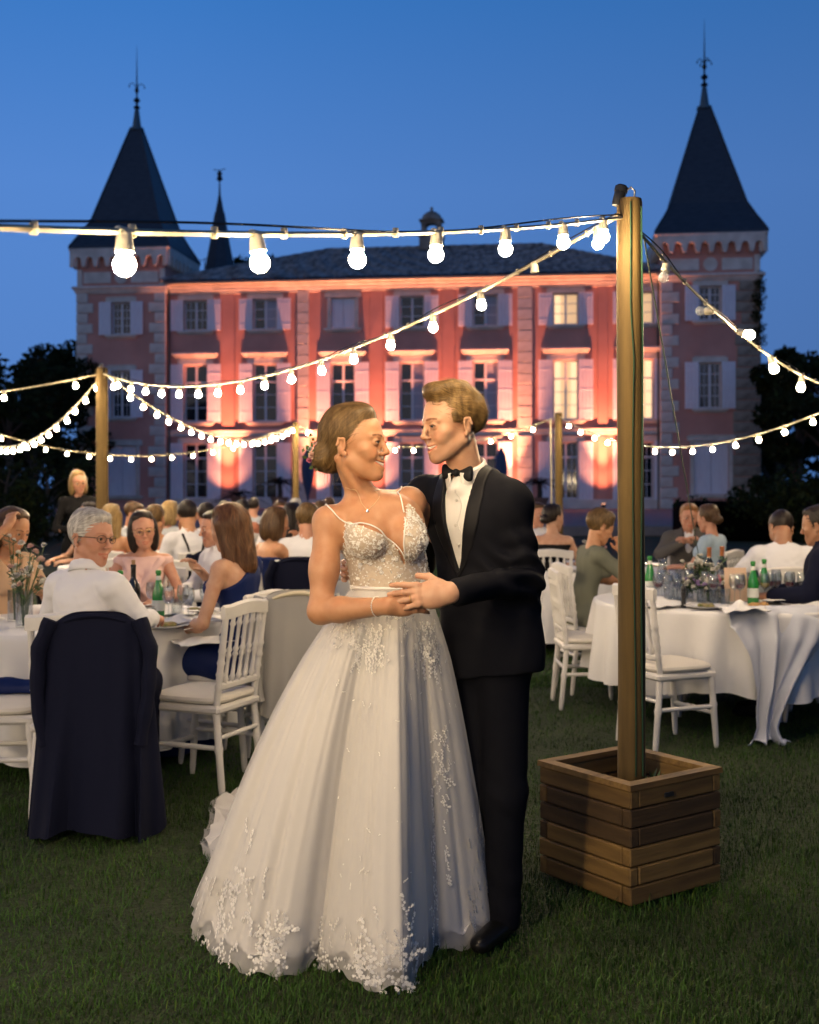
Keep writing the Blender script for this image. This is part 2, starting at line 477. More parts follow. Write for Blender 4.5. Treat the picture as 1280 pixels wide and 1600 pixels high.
def window(uc, w, v0, v1, kind='dark', y=0.0, cols=2, rows=4, shut=(.76, .76), transom=None, sy=1.0):
    """surround, frame, panes, sill and open shutters of one window; (uc, v0..v1) is the opening"""
    h = v1 - v0; u0, u1 = uc - w / 2, uc + w / 2
    blind = kind == 'blind'
    def surround():
        m = MB(); j = .20
        m.box((-w / 2 - j / 2, -.03, h / 2), (j - .004, .10, h - .004), bev=.012)
        m.box((w / 2 + j / 2, -.03, h / 2), (j - .004, .10, h - .004), bev=.012)
        m.box((0, -.035, h + .14), (w + 2 * j + .30, .11, .27), bev=.015)
        m.box((0, -.05, h + .30), (w + 2 * j + .10, .14, .05), bev=.012)
        return m.mesh('window', stone)
    s = link('window', shared(('sur', w, round(h, 2)), surround), chat, (uc, y, v0))
    def sill():
        m = MB(); m.box((0, -.06, -.075), (w + .75, .20, .14), bev=.02); m.box((0, -.02, -.19), (w + .55, .10, .08), bev=.015); return m.mesh('sill', stone)
    link('sill', shared(('sill', w), sill), s)
    if blind:
        def leaf():
            m = MB(); m.box((-w / 4, .13, h / 2), (w / 2 - .02, .06, h - .02), bev=.01); m.box((w / 4, .13, h / 2), (w / 2 - .02, .06, h - .02), bev=.01); return m.mesh('shutter_board', shutterp)
        link('shutter_board', shared(('leaf', w, round(h, 2)), leaf), s)
        return s
    tr = transom
    lo_h = h if tr is None else tr
    def frame():
        m = MB(); f = .07
        for sx in (-1, 1): m.box((sx * (w / 2 - f / 2), .17, h / 2), (f, .07, h), bev=.008)
        for z in (f / 2, h - f / 2): m.box((0, .17, z), (w - 2 * f, .066, f), bev=.008)
        m.box((0, .16, h / 2), (.11, .08, h - 2 * f), bev=.012)
        if tr: m.box((0, .165, tr), (w - 2 * f, .085, .09), bev=.01)
        for i in range(1, rows):
            z = f + (lo_h - f) * i / rows
            for sx in (-1, 1): m.box((sx * w / 4, .175, z), (w / 2 - .12, .035, .035))
        if cols > 2:
            for sx in (-1, 1): m.box((sx * w / 4, .176, h / 2), (.03, .03, h - .14))
        return m.mesh('frame', framep)
    link('frame', shared(('fr', w, round(h, 2), cols, rows, tr), frame), s)
    zs = [.07 + (lo_h - .07) * i / rows for i in range(rows + 1)] + ([h - .07] if tr else [])
    for a, b in zip(zs, zs[1:]):
        def pane(): return MB().box((0, 0, 0), (w / 2 - .12, .012, b - a - .035)).mesh('pane', glassd)
        for sx in (-1, 1):
            if kind == 'lit': continue
            link('pane', shared(('pane', w, round(b - a, 3)), pane), s, (sx * w / 4, .19, (a + b) / 2))
    if kind == 'lit':
        link('lit_room', shared(('room', w, round(h, 2)), lambda: MB().box((0, .42, h / 2), (w - .01, .02, h - .01)).mesh('lit_room', litwall)), s)
        def cur(sg):
            t = np.linspace(0, 1, 26); x = sg * (w * .5 - t * w * .30); yy = .27 + .035 * np.sin(t * 40)
            P = np.stack([np.stack([x, yy, np.full(26, z)], 1) for z in (.03, h - .03)])
            return MB().grid(P).mesh('curtain', litcurt, True)
        link('curtain', shared(('curl', w, round(h, 2)), lambda: cur(-1)), s)
        if tr: link('curtain', shared(('curr', w, round(h, 2)), lambda: cur(1)), s)
        for a, b in zip(zs, zs[1:]):
            for sx in (-1, 1):
                link('pane', shared(('paneclear', w, round(b - a, 3)), lambda: MB().box((0, 0, 0), (w / 2 - .12, .008, b - a - .035)).mesh('pane', mat('clear_glass', (1, 1, 1), .02, alpha=.12))), s, (sx * w / 4, .19, (a + b) / 2))
    elif kind == 'curtain':
        t = np.linspace(0, 1, 30)
        P = np.stack([np.stack([-w / 2 + .06 + t * (w - .12), .182 + .0 * t, np.full(30, z)], 1) for z in (.08, h - .6)])
        def cur2():
            P = np.stack([np.stack([-w * .02 + t * w * .46, .172 + .008 * np.sin(t * 34), np.full(30, z)], 1) for z in (.09, h - .09)])
            return MB().grid(P).mesh('curtain', curtainw, True)
        link('curtain', shared(('cur2', w, round(h, 2)), cur2), s)
    for sg, sw in ((-1, shut[0]), (1, shut[1])):
        if not sw: continue
        def shutter():
            m = MB(); hh = h + .06
            nb = 4
            for i in range(nb): m.box(((i + .5) * sw / nb - sw / 2, 0, hh / 2), (sw / nb - .012, .035, hh), bev=.006)
            for z in (.16 * hh, .84 * hh) + ((.5 * hh,) if h > 2 else ()): m.box((0, -.019, z), (sw - .06, .010, .11), bev=.004)
            return m.mesh('shutter', shutterp)
        link('shutter', shared(('sh', sw, round(h, 2)), shutter), chat, (uc + sg * (w / 2 + sw / 2 + .03), y - .125, v0 - .03), (0, 0, sg * rad(random.uniform(2, 6))))
    return s

# --- the main block
R2, R1, R0 = (10.05, 11.69), (5.05, 8.16), (.85, 3.85)
colpx = [306, 414.5, 536, 644, 758.5, 884, 1001]
colu = [fu(x) for x in colpx]
W = 1.30
UL, UR, VT = -13.4, 13.2, 12.05
holes = [(u - W / 2, u + W / 2, a, b) for u in colu for a, b in (R2, R1, R0)]
wall = holed(UL, UR, Z0, VT, holes).build('wall', stucco, chat)
m = MB()
m.box(((UL + UR) / 2, 6.2, 6.2), (UR - UL - .02, 11.2, 11.7))
m.build('rear_wall', stucco, chat)
lit2, lit1 = {5, 6}, {5, 6}
for i, u in enumerate(colu):
    window(u, W, *R2, kind='blind' if i == 2 else 'lit' if i in lit2 else ('curtain' if i in (1, 4) else 'dark'), rows=3, shut=(0, 0) if i == 2 else (.76, .76), cols=3 if i in (0,) else 2)
    window(u, W, *R1, kind='lit' if i in lit1 else ('curtain' if i in (3, 4) else 'dark'), rows=3, transom=2.15)
    window(u, W, *R0, kind='dark', rows=3, transom=2.2, cols=3 if i > 4 else 2)
# ledges above the first-floor windows, the band between floors, the cornice
for i, u in enumerate(colu):
    m = MB(); m.box((u, -.17, 8.74), (2.55, .36, .12), bev=.03); m.box((u, -.11, 8.62), (2.40, .24, .11), bev=.03); m.box((u, -.05, 8.50), (2.25, .11, .10), bev=.02)
    m.build('window_ledge', stone, chat)
m = MB(); uc = (UL + UR) / 2; wd = UR - UL
m.box((uc, -.05, 4.52), (wd - .02, .11, .12), bev=.025); m.box((uc, -.03, 4.34), (wd - .02, .07, .20), bev=.02)
m.build('string_course', stone, chat)
m = MB()
for z, d, hh in ((12.10, .10, .14), (12.26, .22, .16), (12.42, .36, .14), (12.56, .52, .12)): m.box((uc, .25 - d / 2 - .25, z), (wd - .02, d, hh), bev=.02)
m.build('cornice', stone, chat)
m = MB(); P = [(UL + .05, -.62, 12.58), (UR - .05, -.62, 12.58)]
m.tube(np.linspace(P[0], P[1], 30), .09, 8); m.build('gutter', zinc, chat, True)
for u in (UL + .16, UR - .12):
    m = MB(); m.tube([(u, -.14, Z0), (u, -.14, 6), (u, -.14, 12.0), (u, -.55, 12.5)], .055, 8); m.build('drainpipe', zinc, chat, True)
m = MB(); m.box((uc, -.09, Z0 + .25), (wd - .02, .16, .5), bev=.02); m.build('plinth', stone, chat)
# pilasters of stacked stones, and flat pilaster strips of plaster between the windows
def stack(parent, name, u, wide, v0, v1, y, alt=0.0, seed=0, material=stone, rough=0.0):
    r = random.Random(seed); n = int(round((v1 - v0) / .56)); hh = (v1 - v0) / n
    root = None
    for k in range(n):
        w = wide + (alt if k % 2 else 0); du = (alt / 2 if k % 2 else 0)
        if rough: w += r.uniform(-rough, rough * .6)
        key = ('stone', round(w, 2), round(hh, 3), material.name)
        me = shared(key, lambda: MB().box((0, 0, 0), (w, .12, hh - .025), bev=.02).mesh('quoin_stone', material))
        o = link('quoin_stone', me, parent, (u + (du if isinstance(alt, float) else 0), y - r.uniform(0, .012), v0 + (k + .5) * hh))
for a, b in ((465, 483), (809, 832)):
    u0, u1 = fu(a), fu(b)
    m = MB(); m.box(((u0 + u1) / 2, .0, (Z0 + VT) / 2 + .2), (u1 - u0 - .1, .08, VT - Z0 - .5)); pl = m.build('pilaster', stone, chat)
    stack(pl, 'pilaster', (u0 + u1) / 2, u1 - u0, Z0 + .5, 4.2, -.05, 0, 1); stack(pl, 'pilaster', (u0 + u1) / 2, u1 - u0, 4.62, VT, -.05, 0, 2)
for a, b in ((347, 367), (578, 599), (691, 711), (934, 950)):
    u0, u1 = fu(a), fu(b)
    m = MB(); m.box(((u0 + u1) / 2, -.02, 8.36), (u1 - u0, .07, 7.3), bev=.015); m.box(((u0 + u1) / 2, -.02, 2.5), (u1 - u0, .07, 3.35), bev=.015)
    m.build('pilaster_strip', stucco, chat)
# roof: corrugated tile slopes of a hipped roof, with the bell turret on its ridge
EV, RV, RD = 12.66, 15.45, 6.2
e0, e1 = UL - .2, UR + .3
def slope(p00, p01, p10, p11, nu, nv=14):
    """p00-p01 eave, p10-p11 ridge"""
    p00, p01, p10, p11 = map(lambda q: np.array(q, float), (p00, p01, p10, p11))
    nrm = np.cross(p01 - p00, (p10 + p11 - p00 - p01)); nrm /= np.linalg.norm(nrm)
    s = np.linspace(0, 1, nu); rows = []
    L = np.linalg.norm(p01 - p00)
    for i in range(nv):
        for q, off in ((i / nv, .05), ((i + 1) / nv, .0)):
            a = p00 + (p10 - p00) * q; b = p01 + (p11 - p01) * q
            wv = .045 * np.abs(np.sin(s * L / .30 * np.pi)) if True else 0
            jit = .018 * np.sin(s * L * 3.1 + i * 2.3) + .012 * np.sin(s * L * 11 + i * 5.1)
            rows.append(a + s[:, None] * (b - a) + np.outer(wv + off + jit, nrm))
    return np.stack(rows)
m = MB(); m.grid(slope((e0, -.62, EV), (e1, -.62, EV), (-5.7, RD, RV), (7.0, RD, RV), 720)); m.build('roof', rooftile, chat)
m = MB()
m.grid(slope((e0, 13.0, EV), (e0, -.62, EV), (-5.7, RD, RV), (-5.7, RD, RV), 300)); m.grid(slope((e1, -.62, EV), (e1, 13, EV), (7.0, RD, RV), (7.0, RD, RV), 300))
m.grid(slope((e1, 13.0, EV), (e0, 13.0, EV), (7.0, RD, RV), (-5.7, RD, RV), 300, 6))
m.build('hip_roof', rooftile, chat)
m = MB(); m.tube(np.linspace((-5.7, RD, RV + .06), (7, RD, RV + .06), 40), [.13 + .03 * (i % 2) for i in range(40)], 8)
m.tube(np.linspace((e1, -.62, EV + .08), (7, RD, RV + .06), 30), [.11 + .03 * (i % 2) for i in range(30)], 8)
m.tube(np.linspace((e0, -.62, EV + .08), (-5.7, RD, RV + .06), 30), [.11 + .03 * (i % 2) for i in range(30)], 8)
m.build('ridge_tiles', rooftile, chat, True)
bt = MB(); ub = .55
bt.box((ub, RD, RV + .25), (1.35, 1.2, .8), bev=.03)
for sx in (-1, 1): bt.box((ub + sx * .45, RD, RV + 1.0), (.26, .8, .75), bev=.03)
bt.box((ub, RD, RV + .68), (1.5, 1.1, .10), bev=.03)
arch = [(ub - .32, RV + 1.25)] + [(ub - .32 * math.cos(t), RV + 1.25 + .2 * math.sin(t)) for t in np.linspace(.1, math.pi - .1, 9)] + [(ub + .32, RV + 1.25), (ub + .58, RV + 1.25), (ub + .58, RV + 1.58), (ub - .58, RV + 1.58), (ub - .58, RV + 1.25)]
bt.prism(arch, RD - .4, RD + .4)
bt.box((ub, RD, RV + 1.62), (1.42, 1.05, .10), bev=.03)
bt.lathe([(.62, 0), (.60, .12), (.50, .30), (.30, .46), (.10, .54), (.07, .62), (.10, .70), (.02, .80)], 16, (ub, RD, RV + 1.67))
bt.build('bell_turret', oldstone, chat, True, 35)

# --- the towers
prof = [(2.85, 14.55), (2.83, 14.68), (2.62, 15.05), (2.35, 15.5), (1.93, 16.3), (1.5, 17.75), (1.06, 19.2), (.62, 20.7), (.27, 21.85)]
def tower(uc, y0, wins, seed):
    yc = y0 + 2.5
    hs = [(u - w / 2, u + w / 2, a, b) for u, w, a, b, _ in wins]
    m = holed(uc - 2.5, uc + 2.5, Z0, 14.3, hs, y0)
    m.add([(uc - 2.5, y0, Z0), (uc - 2.5, y0 + 5, Z0), (uc - 2.5, y0 + 5, 14.3), (uc - 2.5, y0, 14.3)], [(0, 1, 2, 3)])
    m.add([(uc + 2.5, y0, Z0), (uc + 2.5, y0 + 5, Z0), (uc + 2.5, y0 + 5, 14.3), (uc + 2.5, y0, 14.3)], [(0, 1, 2, 3)])
    m.add([(uc - 2.5, y0 + 5, Z0), (uc + 2.5, y0 + 5, Z0), (uc + 2.5, y0 + 5, 14.3), (uc - 2.5, y0 + 5, 14.3)], [(0, 1, 2, 3)])
    m.add([(uc - 2.4, y0 + .3, Z0), (uc + 2.4, y0 + .3, Z0), (uc + 2.4, y0 + .3, 14.3), (uc - 2.4, y0 + .3, 14.3)], [(0, 1, 2, 3)])
    tw = m.build('tower_wall', stucco, chat)
    r = random.Random(seed)
    n = 21; hh = (12.15 - Z0) / n
    for side in (-1, 1):
        ragged = seed == 2 and side == 1
        for k in range(n):
            w = (.95 if k % 2 else .62) + r.uniform(-.04, .04)
            if ragged: w = r.choice((1.35, 1.15, .85, 1.5)) + r.uniform(-.15, .15)
            w = round(w, 1 if ragged else 2)
            ms = oldstone if ragged else stone
            me = shared(('q', w, round(hh, 3), ms.name), lambda: MB().box((0, 0, 0), (w, .16, hh - .03), bev=.03).mesh('quoin_stone', ms))
            link('quoin_stone', me, tw, (uc + side * (2.545 - w / 2), y0 + .02 - r.uniform(0, .015), Z0 + (k + .5) * hh))
            if side == (1 if uc < 0 else -1):
                me2 = shared(('q2', round(hh, 3)), lambda: MB().box((0, 0, 0), (.16, .9, hh - .03), bev=.03).mesh('quoin_stone', stone))
                if k % 2 and uc > 0: pass
    m = MB()
    m.box((uc, yc, 12.26), (5.30, 5.30, .14), bev=.03); m.box((uc, yc, 12.42), (5.50, 5.50, .16), bev=.04); m.box((uc, yc, 12.14), (5.16, 5.16, .10), bev=.02)
    m.build('tower_cornice', stone, chat)
    for du, w in ((-1.35, 1.55), (1.35, 1.55)):
        MB().box((uc + du, y0 - .02, 12.98), (w, .06, .62), bev=.015).build('stone_panel', stone, chat)
    m = MB(); m.lathe([(.36, -.03), (.36, .02), (.33, .035)], 24, (uc, y0 - .01, 12.98), rotm(90)); m.build('stone_medallion', stone, chat)
    for side in (-1, 1):
        MB().box((uc + side * 2.35, y0 - .02, 12.98), (.30, .06, .9), bev=.015).build('stone_panel', stone, chat)
    # corbelled arches under the eaves, on the four sides
    na = 8; p = 5.4 / na; pts = []
    for i in range(na):
        a = -2.7 + i * p; pts += [(a, 13.55), (a + .09, 13.55), (a + .14, 13.72)]
        c = a + p / 2 + .02; rr = p / 2 - .15
        pts += [(c - rr * math.cos(t), 13.88 + .21 * math.sin(t)) for t in np.linspace(0, math.pi, 8)]
        pts += [(a + p - .11, 13.72), (a + p - .06, 13.55)]
    pts += [(2.7, 13.55), (2.7, 14.52), (-2.7, 14.52)]
    m = MB()
    for q in range(4):
        mm = MB(); mm.prism(pts, -2.86, -2.42)
        a = q * math.pi / 2; Rz = np.array([[math.cos(a), -math.sin(a), 0], [math.sin(a), math.cos(a), 0], [0, 0, 1]])
        m.add(np.concatenate(mm.v) @ Rz.T + V3(uc, yc, 0), mm.f)
    m.box((uc, yc, 14.50), (5.74, 5.74, .10), bev=.03)
    m.build('corbel_arches', stone, chat)
    m = MB(); m.lathe([(a * math.sqrt(2), z) for a, z in prof], 4, (uc, yc, 0), ph=math.pi / 4)
    tr = m.build('tower_roof', slate, chat)
    m = MB()
    for i in range(4):
        a = math.pi / 4 + i * math.pi / 2
        m.tube([(uc + a_ * math.sqrt(2) * math.cos(a), yc + a_ * math.sqrt(2) * math.sin(a), z + .02) for a_, z in prof], .05, 6)
    m.build('hip_flashing', slate, tr, True)
    m = MB(); m.lathe([(.42, 21.75), (.40, 21.9), (.26, 21.95), (.13, 22.9), (.10, 23.0)], 12, (uc, yc, 0)); m.build('spire_cap', zinc, tr, True, 30)
    m = MB()
    m.lathe([(.08, 22.98), (.20, 23.05), (.16, 23.14), (.07, 23.2), (.07, 23.35), (.19, 23.45), (.17, 23.55), (.05, 23.65), (.05, 23.9), (.12, 24.0), (.12, 24.1), (.045, 24.25), (.035, 24.9), (.014, 26.0), (.006, 26.6)], 10, (uc, yc, 0))
    for k in range(4):
        a = k * math.pi / 2 + .4; d = V3(math.cos(a), math.sin(a), 0)
        t = np.linspace(0, 1, 10)
        m.tube([V3(uc, yc, 24.15) + d * (.42 * q) + V3(0, 0, .30 * math.sin(q * 2.6)) for q in t], .022, 5)
        m.lathe([(.0, -.08), (.05, 0), (.0, .08)], 6, V3(uc, yc, 24.25) + d * .43)
    m.build('finial', iron, tr, True, 50)
    for u, w, a, b, kd in wins:
        window(u, w, a, b, kd, y0, rows=4, cols=3 if kd == 'dark' else 2, shut=(.70, .70) if kd == 'dark' else (0, 0))
    return tw
TL, TR = -15.9, 15.7
tower(TL, -.4, [(TL + .02, 1.05, 9.85, 11.60, 'dark'), (TL + .02, 1.05, 5.30, 7.85, 'dark'), (TL + .05, 1.65, 1.0, 3.75, 'blind')], 1)
tw2 = tower(TR, -.4, [(TR - .02, 1.10, 10.10, 11.85, 'dark'), (TR - .02, 1.10, 5.55, 7.90, 'dark'), (TR + .05, 1.75, 1.1, 3.85, 'blind')], 2)
# round turret with a thin spire behind the roof
m = MB(); m.lathe([(.80, 11.5), (.80, 14.1), (.98, 14.15)], 8, (-12.35, 6.6, 0)); m.build('turret_wall', stone, chat)
m = MB(); m.lathe([(1.06, 14.1), (.92, 14.7), (.62, 16.2), (.32, 18.0), (.28, 18.0), (.07, 19.1), (.04, 19.9), (.03, 20.0)], 8, (-12.35, 6.6, 0)); ts = m.build('turret_roof', slate, chat)
m = MB(); m.lathe([(.03, 19.9), (.20, 20.02), (.12, 20.25), (.17, 20.4), (.04, 20.55), (.02, 20.6)], 8, (-12.35, 6.6, 0)); m.tube([(-12.72, 6.6, 20.62), (-12.35, 6.6, 20.58), (-11.98, 6.6, 20.66)], .025, 5); m.build('weather_vane', iron, ts, True)
m = MB(); m.tube([(-14.6, 7, 14.9), (-12.6, 7, 15.6)], .02, 5)
for k in range(6): m.tube([(-14.5 + k * .3, 6.7, 14.93 + k * .105), (-14.5 + k * .3, 7.3, 14.93 + k * .105)], .012, 4)
m.tube([(-13.4, 7, 12.6), (-13.4, 7, 15.35)], .03, 5); m.build('television_aerial', iron, chat)

# ---------------------------------------------------------------- uplights washing the facade
lampg = mat('uplight_lens', (1, .6, .4), .3, emit=(1, .42, .2), estr=6)
blackm = mat('black_metal', (.015, .015, .016), .5)
lt = None
names = ['left of the paired left windows', '', '', '', '', '']
where = ['below the two leftmost window columns', 'beside the left stone pilaster', 'behind the bride', 'behind the groom', 'beside the right stone pilaster', 'below the lamplit windows']
for i, x in enumerate((357, 496, 589, 701, 797, 942)):
    u = fu(x)
    p = V3(u * CC - .85 * SS, 64 - u * SS - .85 * CC, Z0)
    t = thing('uplight', 'small black floor uplight at the chateau wall ' + where[i], 'uplight', p, -TH, 'uplights along the chateau wall')
    m = MB(); m.box((0, 0, .02), (.26, .2, .04), bev=.01); m.build('base', blackm, t)
    Rl = rotm(-6)
    m = MB(); m.box((0, 0, .16), (.24, .16, .2), Rl, bev=.02); m.build('housing', blackm, t)
    m = MB(); m.box(V3(0, 0, .16) + Rl @ V3(0, 0, .108), (.20, .12, .01), Rl); m.build('lens', lampg, t)
    for en, sz in ((21000, 50), (1050, 104)):
        L = bpy.data.lights.new('uplight_beam', 'SPOT'); L.energy = en; L.color = (1.0, .30, .15); L.spot_size = rad(sz); L.spot_blend = 1.0; L.shadow_soft_size = .06
        lo = bpy.data.objects.new('uplight_beam', L); COL.objects.link(lo); lo.parent = t
        lo.location = (0, 0, .36); lo.rotation_euler = (rad(180 + 1), 0, 0)

# ---------------------------------------------------------------- trees and planting round the chateau
def leaf_cloud(centres, radii, n, size, seed, flat=.8):
    r = np.random.default_rng(seed)
    k = r.integers(0, len(centres), n)
    d = r.normal(size=(n, 3)); d /= np.linalg.norm(d, axis=1, keepdims=True)
    q = np.asarray(centres)[k] + d * (np.asarray(radii)[k] * (r.uniform(.15, 1, n) ** .5))[:, None] * V3(1, 1, flat)
    a = r.normal(size=(n, 3)); a /= np.linalg.norm(a, axis=1, keepdims=True)
    b = np.cross(a, r.normal(size=(n, 3))); b /= np.linalg.norm(b, axis=1, keepdims=True)
    s = size * r.uniform(.6, 1.3, n)[:, None]
    V = np.stack([q - a * s, q + b * s * .45, q + a * s, q - b * s * .45], 1).reshape(-1, 3)
    F = np.arange(4 * n).reshape(-1, 4)
    c = np.repeat(r.uniform(.6, 1.4, n), 4)[:, None] * V3(1, 1, 1) * np.stack([np.repeat(r.uniform(.8, 1.2, n), 4), np.ones(4 * n), np.repeat(r.uniform(.7, 1.1, n), 4)], 1)
    return V, F, c
foliage = mat('tree_foliage', (.013, .020, .009), .85, col2=(.020, .028, .011), nscale=.8, tint=True, spec=.08)
bark = mat('tree_bark', (.05, .04, .03), .95, bump=.8, bscale=20, bdist=.03)
def tree(name, label, x, y, h, rad_, seed, n=3500, size=.22, cat='tree', group='dark trees around the chateau', trunk=.35, z0=0.0):
    r = random.Random(seed)
    t = thing(name, label, cat, (x, y, z0), r.uniform(0, 6), group)
    m = MB(); m.tube([(0, 0, -.1), (.1, .05, h * .3), (-.05, .1, h * .6), (.1, 0, h * .85)], [.035 * h, .026 * h, .016 * h, .005 * h], 8)
    cs, rs = [], []
    for k in range(13):
        a = r.uniform(0, 6.28); zz = h * r.uniform(trunk, .95); rr = rad_ * math.sqrt(max(.05, 1 - ((zz / h - .62) / .45) ** 2)) * r.uniform(.45, 1)
        c = V3(rr * math.cos(a), rr * math.sin(a), zz); cs.append(c); rs.append(rad_ * r.uniform(.28, .5))
        m.tube([(0, 0, max(.1, zz - h * .2)), c * V3(.5, .5, 1) - V3(0, 0, h * .06), c], [.011 * h, .007 * h, .002 * h], 5)
    m.build('trunk', bark, t, True)
    V, F, c = leaf_cloud(cs, rs, n, size, seed)
    V[:, 2] = np.maximum(V[:, 2], .02)
    link('crown', np_mesh('crown', V, F, foliage, False, c), t)
    return t
def atx(x, d): return (x - 640) * d / FPX
def top(y, d): return CAMH + (HOR - y) * d / FPX
k = 0
for nm, lb, x, y, d, w in (('oak_tree', 'dark rounded tree at the left edge, partly behind the left tower', 92, 540, 66, 2.6), ('oak_tree', 'broad dark tree at the far left edge of the garden', 12, 572, 52, 3.0),
                       ('cedar_tree', 'low dark tree between the two trees left of the chateau', 50, 575, 60, 2.8), ('oak_tree', 'dark tree with ragged top beside the right tower', 1246, 545, 58, 1.7), ('oak_tree', 'dark tree at the far right edge of the garden', 1292, 540, 54, 2.6),
                       ('oak_tree', 'low dark tree behind the right tower corner', 1215, 590, 72, 2.6), ('plane_tree', 'green tree top showing over the roof just right of the thin spire', 412, 398, 92, 3.4), ('plane_tree', 'tree top showing over the left end of the roof ridge', 468, 391, 95, 3.2)):
    k += 1
    tree(nm, lb, atx(x, d), d, top(y, d), w, 20 + k, 5200 if d < 80 else 3000, .20 if d < 80 else .26)
for i, (x, y, h, w) in enumerate(((8.5, 3.0, 9.5, 3.4), (10.5, 9.5, 10, 3.6), (7.0, -3.5, 9, 3.4), (12.5, 16.0, 10, 3.6))):  # added trees, never in view, that block sky light from the right
    tree('sky_block_tree', 'tall dark tree added right of the lawn, out of frame, to block sky light', x, y, h, w, 80 + i, 5200, .34, 'tree', 'added trees blocking sky light at the right', .10)
shrub_l = ['dark bushy shrub at the far left under the trees', 'dark shrub left of the left tower', 'low dark shrub in front of the left tower corner', 'dark shrub at the foot of the right tower', 'black clipped shrub right of the right tower', 'dark shrub at the right edge behind the guests']
for i, (x, d, h, w) in enumerate(((15, 30, 2.3, 1.5), (75, 33, 2.4, 1.5), (118, 36, 1.9, 1.1), (690 + 510, 36, 1.35, 1.0), (1235, 32, 1.6, 1.3), (1285, 28, 1.7, 1.3))):
    tree('garden_shrub', shrub_l[i], atx(x, d), d, h, w, 60 + i, 3000, .085, 'shrub', 'dark garden shrubs', .05, 0.0 if d < 36 else .33)
m = MB(); m.box((0, 0, .55), (6.0, 1.3, 1.1), bev=.1)
t = thing('clipped_hedge', 'long dark clipped hedge at the right in front of the right tower', 'hedge', (atx(1225, 33.5), 33.5, 0)); m.build('core', foliage, t)
r_ = np.random.default_rng(3); cs = np.stack([r_.uniform(-3, 3, 160), r_.uniform(-.65, .65, 160), r_.uniform(.1, 1.15, 160)], 1)
V, F, c = leaf_cloud(cs, np.full(160, .22), 6000, .06, 5); link('leaves', np_mesh('leaves', V, F, foliage, False, c), t)
r_ = np.random.default_rng(17); cs, rr_ = [], []
for k in range(260):     # far woods closing the horizon on both sides of the park
    sd = -1 if k % 2 else 1; q = r_.uniform(0, 1); cs.append((sd * (24 + 60 * q) , 74 + r_.uniform(-4, 6) - 62 * q * (1 if k % 4 < 2 else .2), r_.uniform(.5, 6.0))); rr_.append(r_.uniform(1.6, 3.0))
V, F, c = leaf_cloud(cs, rr_, 42000, .45, 19); V[:, 2] = np.maximum(V[:, 2], .02)
props(link('far_woods', np_mesh('far_woods', V, F, foliage, False, c)), kind='stuff')
# ivy on the ragged corner of the right tower
cs = [(TR + 2.45 + random.uniform(-.25, .2), -.5, random.uniform(8.5, 12.4)) for _ in range(40)]
V, F, c = leaf_cloud(cs, np.full(40, .22), 1600, .07, 9, 1.2); link('ivy', np_mesh('ivy', V, F, foliage, False, c), chat)
# potted palms and closed parasols on the terrace
terracotta = mat('terracotta', (.22, .11, .07), .85, bump=.2)
def palm(x, d, label, h=2.1):
    t = thing('potted_palm', label, 'potted palm', (atx(x, d), d, Z0), 0, 'potted palms on the terrace')
    m = MB(); m.lathe([(.26, 0), (.38, .55), (.44, .58), (.44, .68), (.38, .68), (.36, .6)], 20); m.build('pot', terracotta, t, True, 40)
    m = MB(); m.tube([(0, 0, .5), (.03, 0, .9), (0, .02, h * .62)], [.13, .12, .10], 8); m.build('trunk', bark, t, True)
    m = MB(); r = random.Random(x)
    for k in range(26):
        a = k * 2.4; el = r.uniform(.1, 1.1); L = r.uniform(.7, 1.1)
        P = []
        for q in np.linspace(0, 1, 8):
            rr = L * (q * math.cos(el) * (1 + .3 * q)); P.append((rr * math.cos(a), rr * math.sin(a), h * .62 + L * (q * math.sin(el) - .55 * q * q)))
        P = np.array(P); side = V3(-math.sin(a), math.cos(a), 0)
        for j in range(1, 8):
            for sg in (-1, 1):
                l = .26 * (1 - .1 * j) + .05
                m.add([P[j], P[j] + side * sg * l + (P[j] - P[j - 1]) * 1.1 - V3(0, 0, .06), P[j] + (P[j] - P[j - 1]) * .35], [(0, 1, 2)])
        m.tube(P, .012, 4)
    m.build('fronds', foliage, t)
palm(437, 56, 'potted palm with drooping fronds in front of the left ground floor windows')
palm(843, 54, 'potted palm with drooping fronds beside the groom shoulder')
palm(372, 60, 'small potted palm half hidden by the guests, under the left uplight', 1.2)
canvas = mat('blue_grey_canvas', (.07, .09, .15), .9, bump=.2)
for x, d, yt, lb in ((481, 58, 700, 'closed blue parasol standing behind the bride near the yellow middle post'), (783, 57, 700, 'closed blue parasol standing behind the groom')):
    t = thing('closed_parasol', lb, 'parasol', (atx(x, d), d, Z0), 0, 'closed parasols on the terrace')
    h = top(yt, d) - Z0
    m = MB(); m.lathe([(.3, 0), (.3, .06), (.05, .1)], 16); m.build('base', blackm, t, True, 40)
    m = MB(); m.rod((0, 0, .05), (0, 0, h), [(.025, 0), (.025, 1)], 8); m.build('pole', zinc, t, True)
    m = MB(); tt = np.linspace(0, 1, 14); a = np.linspace(0, 2 * np.pi, 33)
    P = np.stack([np.stack([(.05 + .22 * np.sin(np.pi * min(1, 1.05 * (1 - q)) ** .8) * (1 + .22 * np.cos(8 * a))) * np.cos(a), (.05 + .22 * np.sin(np.pi * min(1, 1.05 * (1 - q)) ** .8) * (1 + .22 * np.cos(8 * a))) * np.sin(a), np.full(33, .5 + q * (h - .5))], 1) for q in tt])
    m.grid(P); m.build('canopy', canvas, t, True)
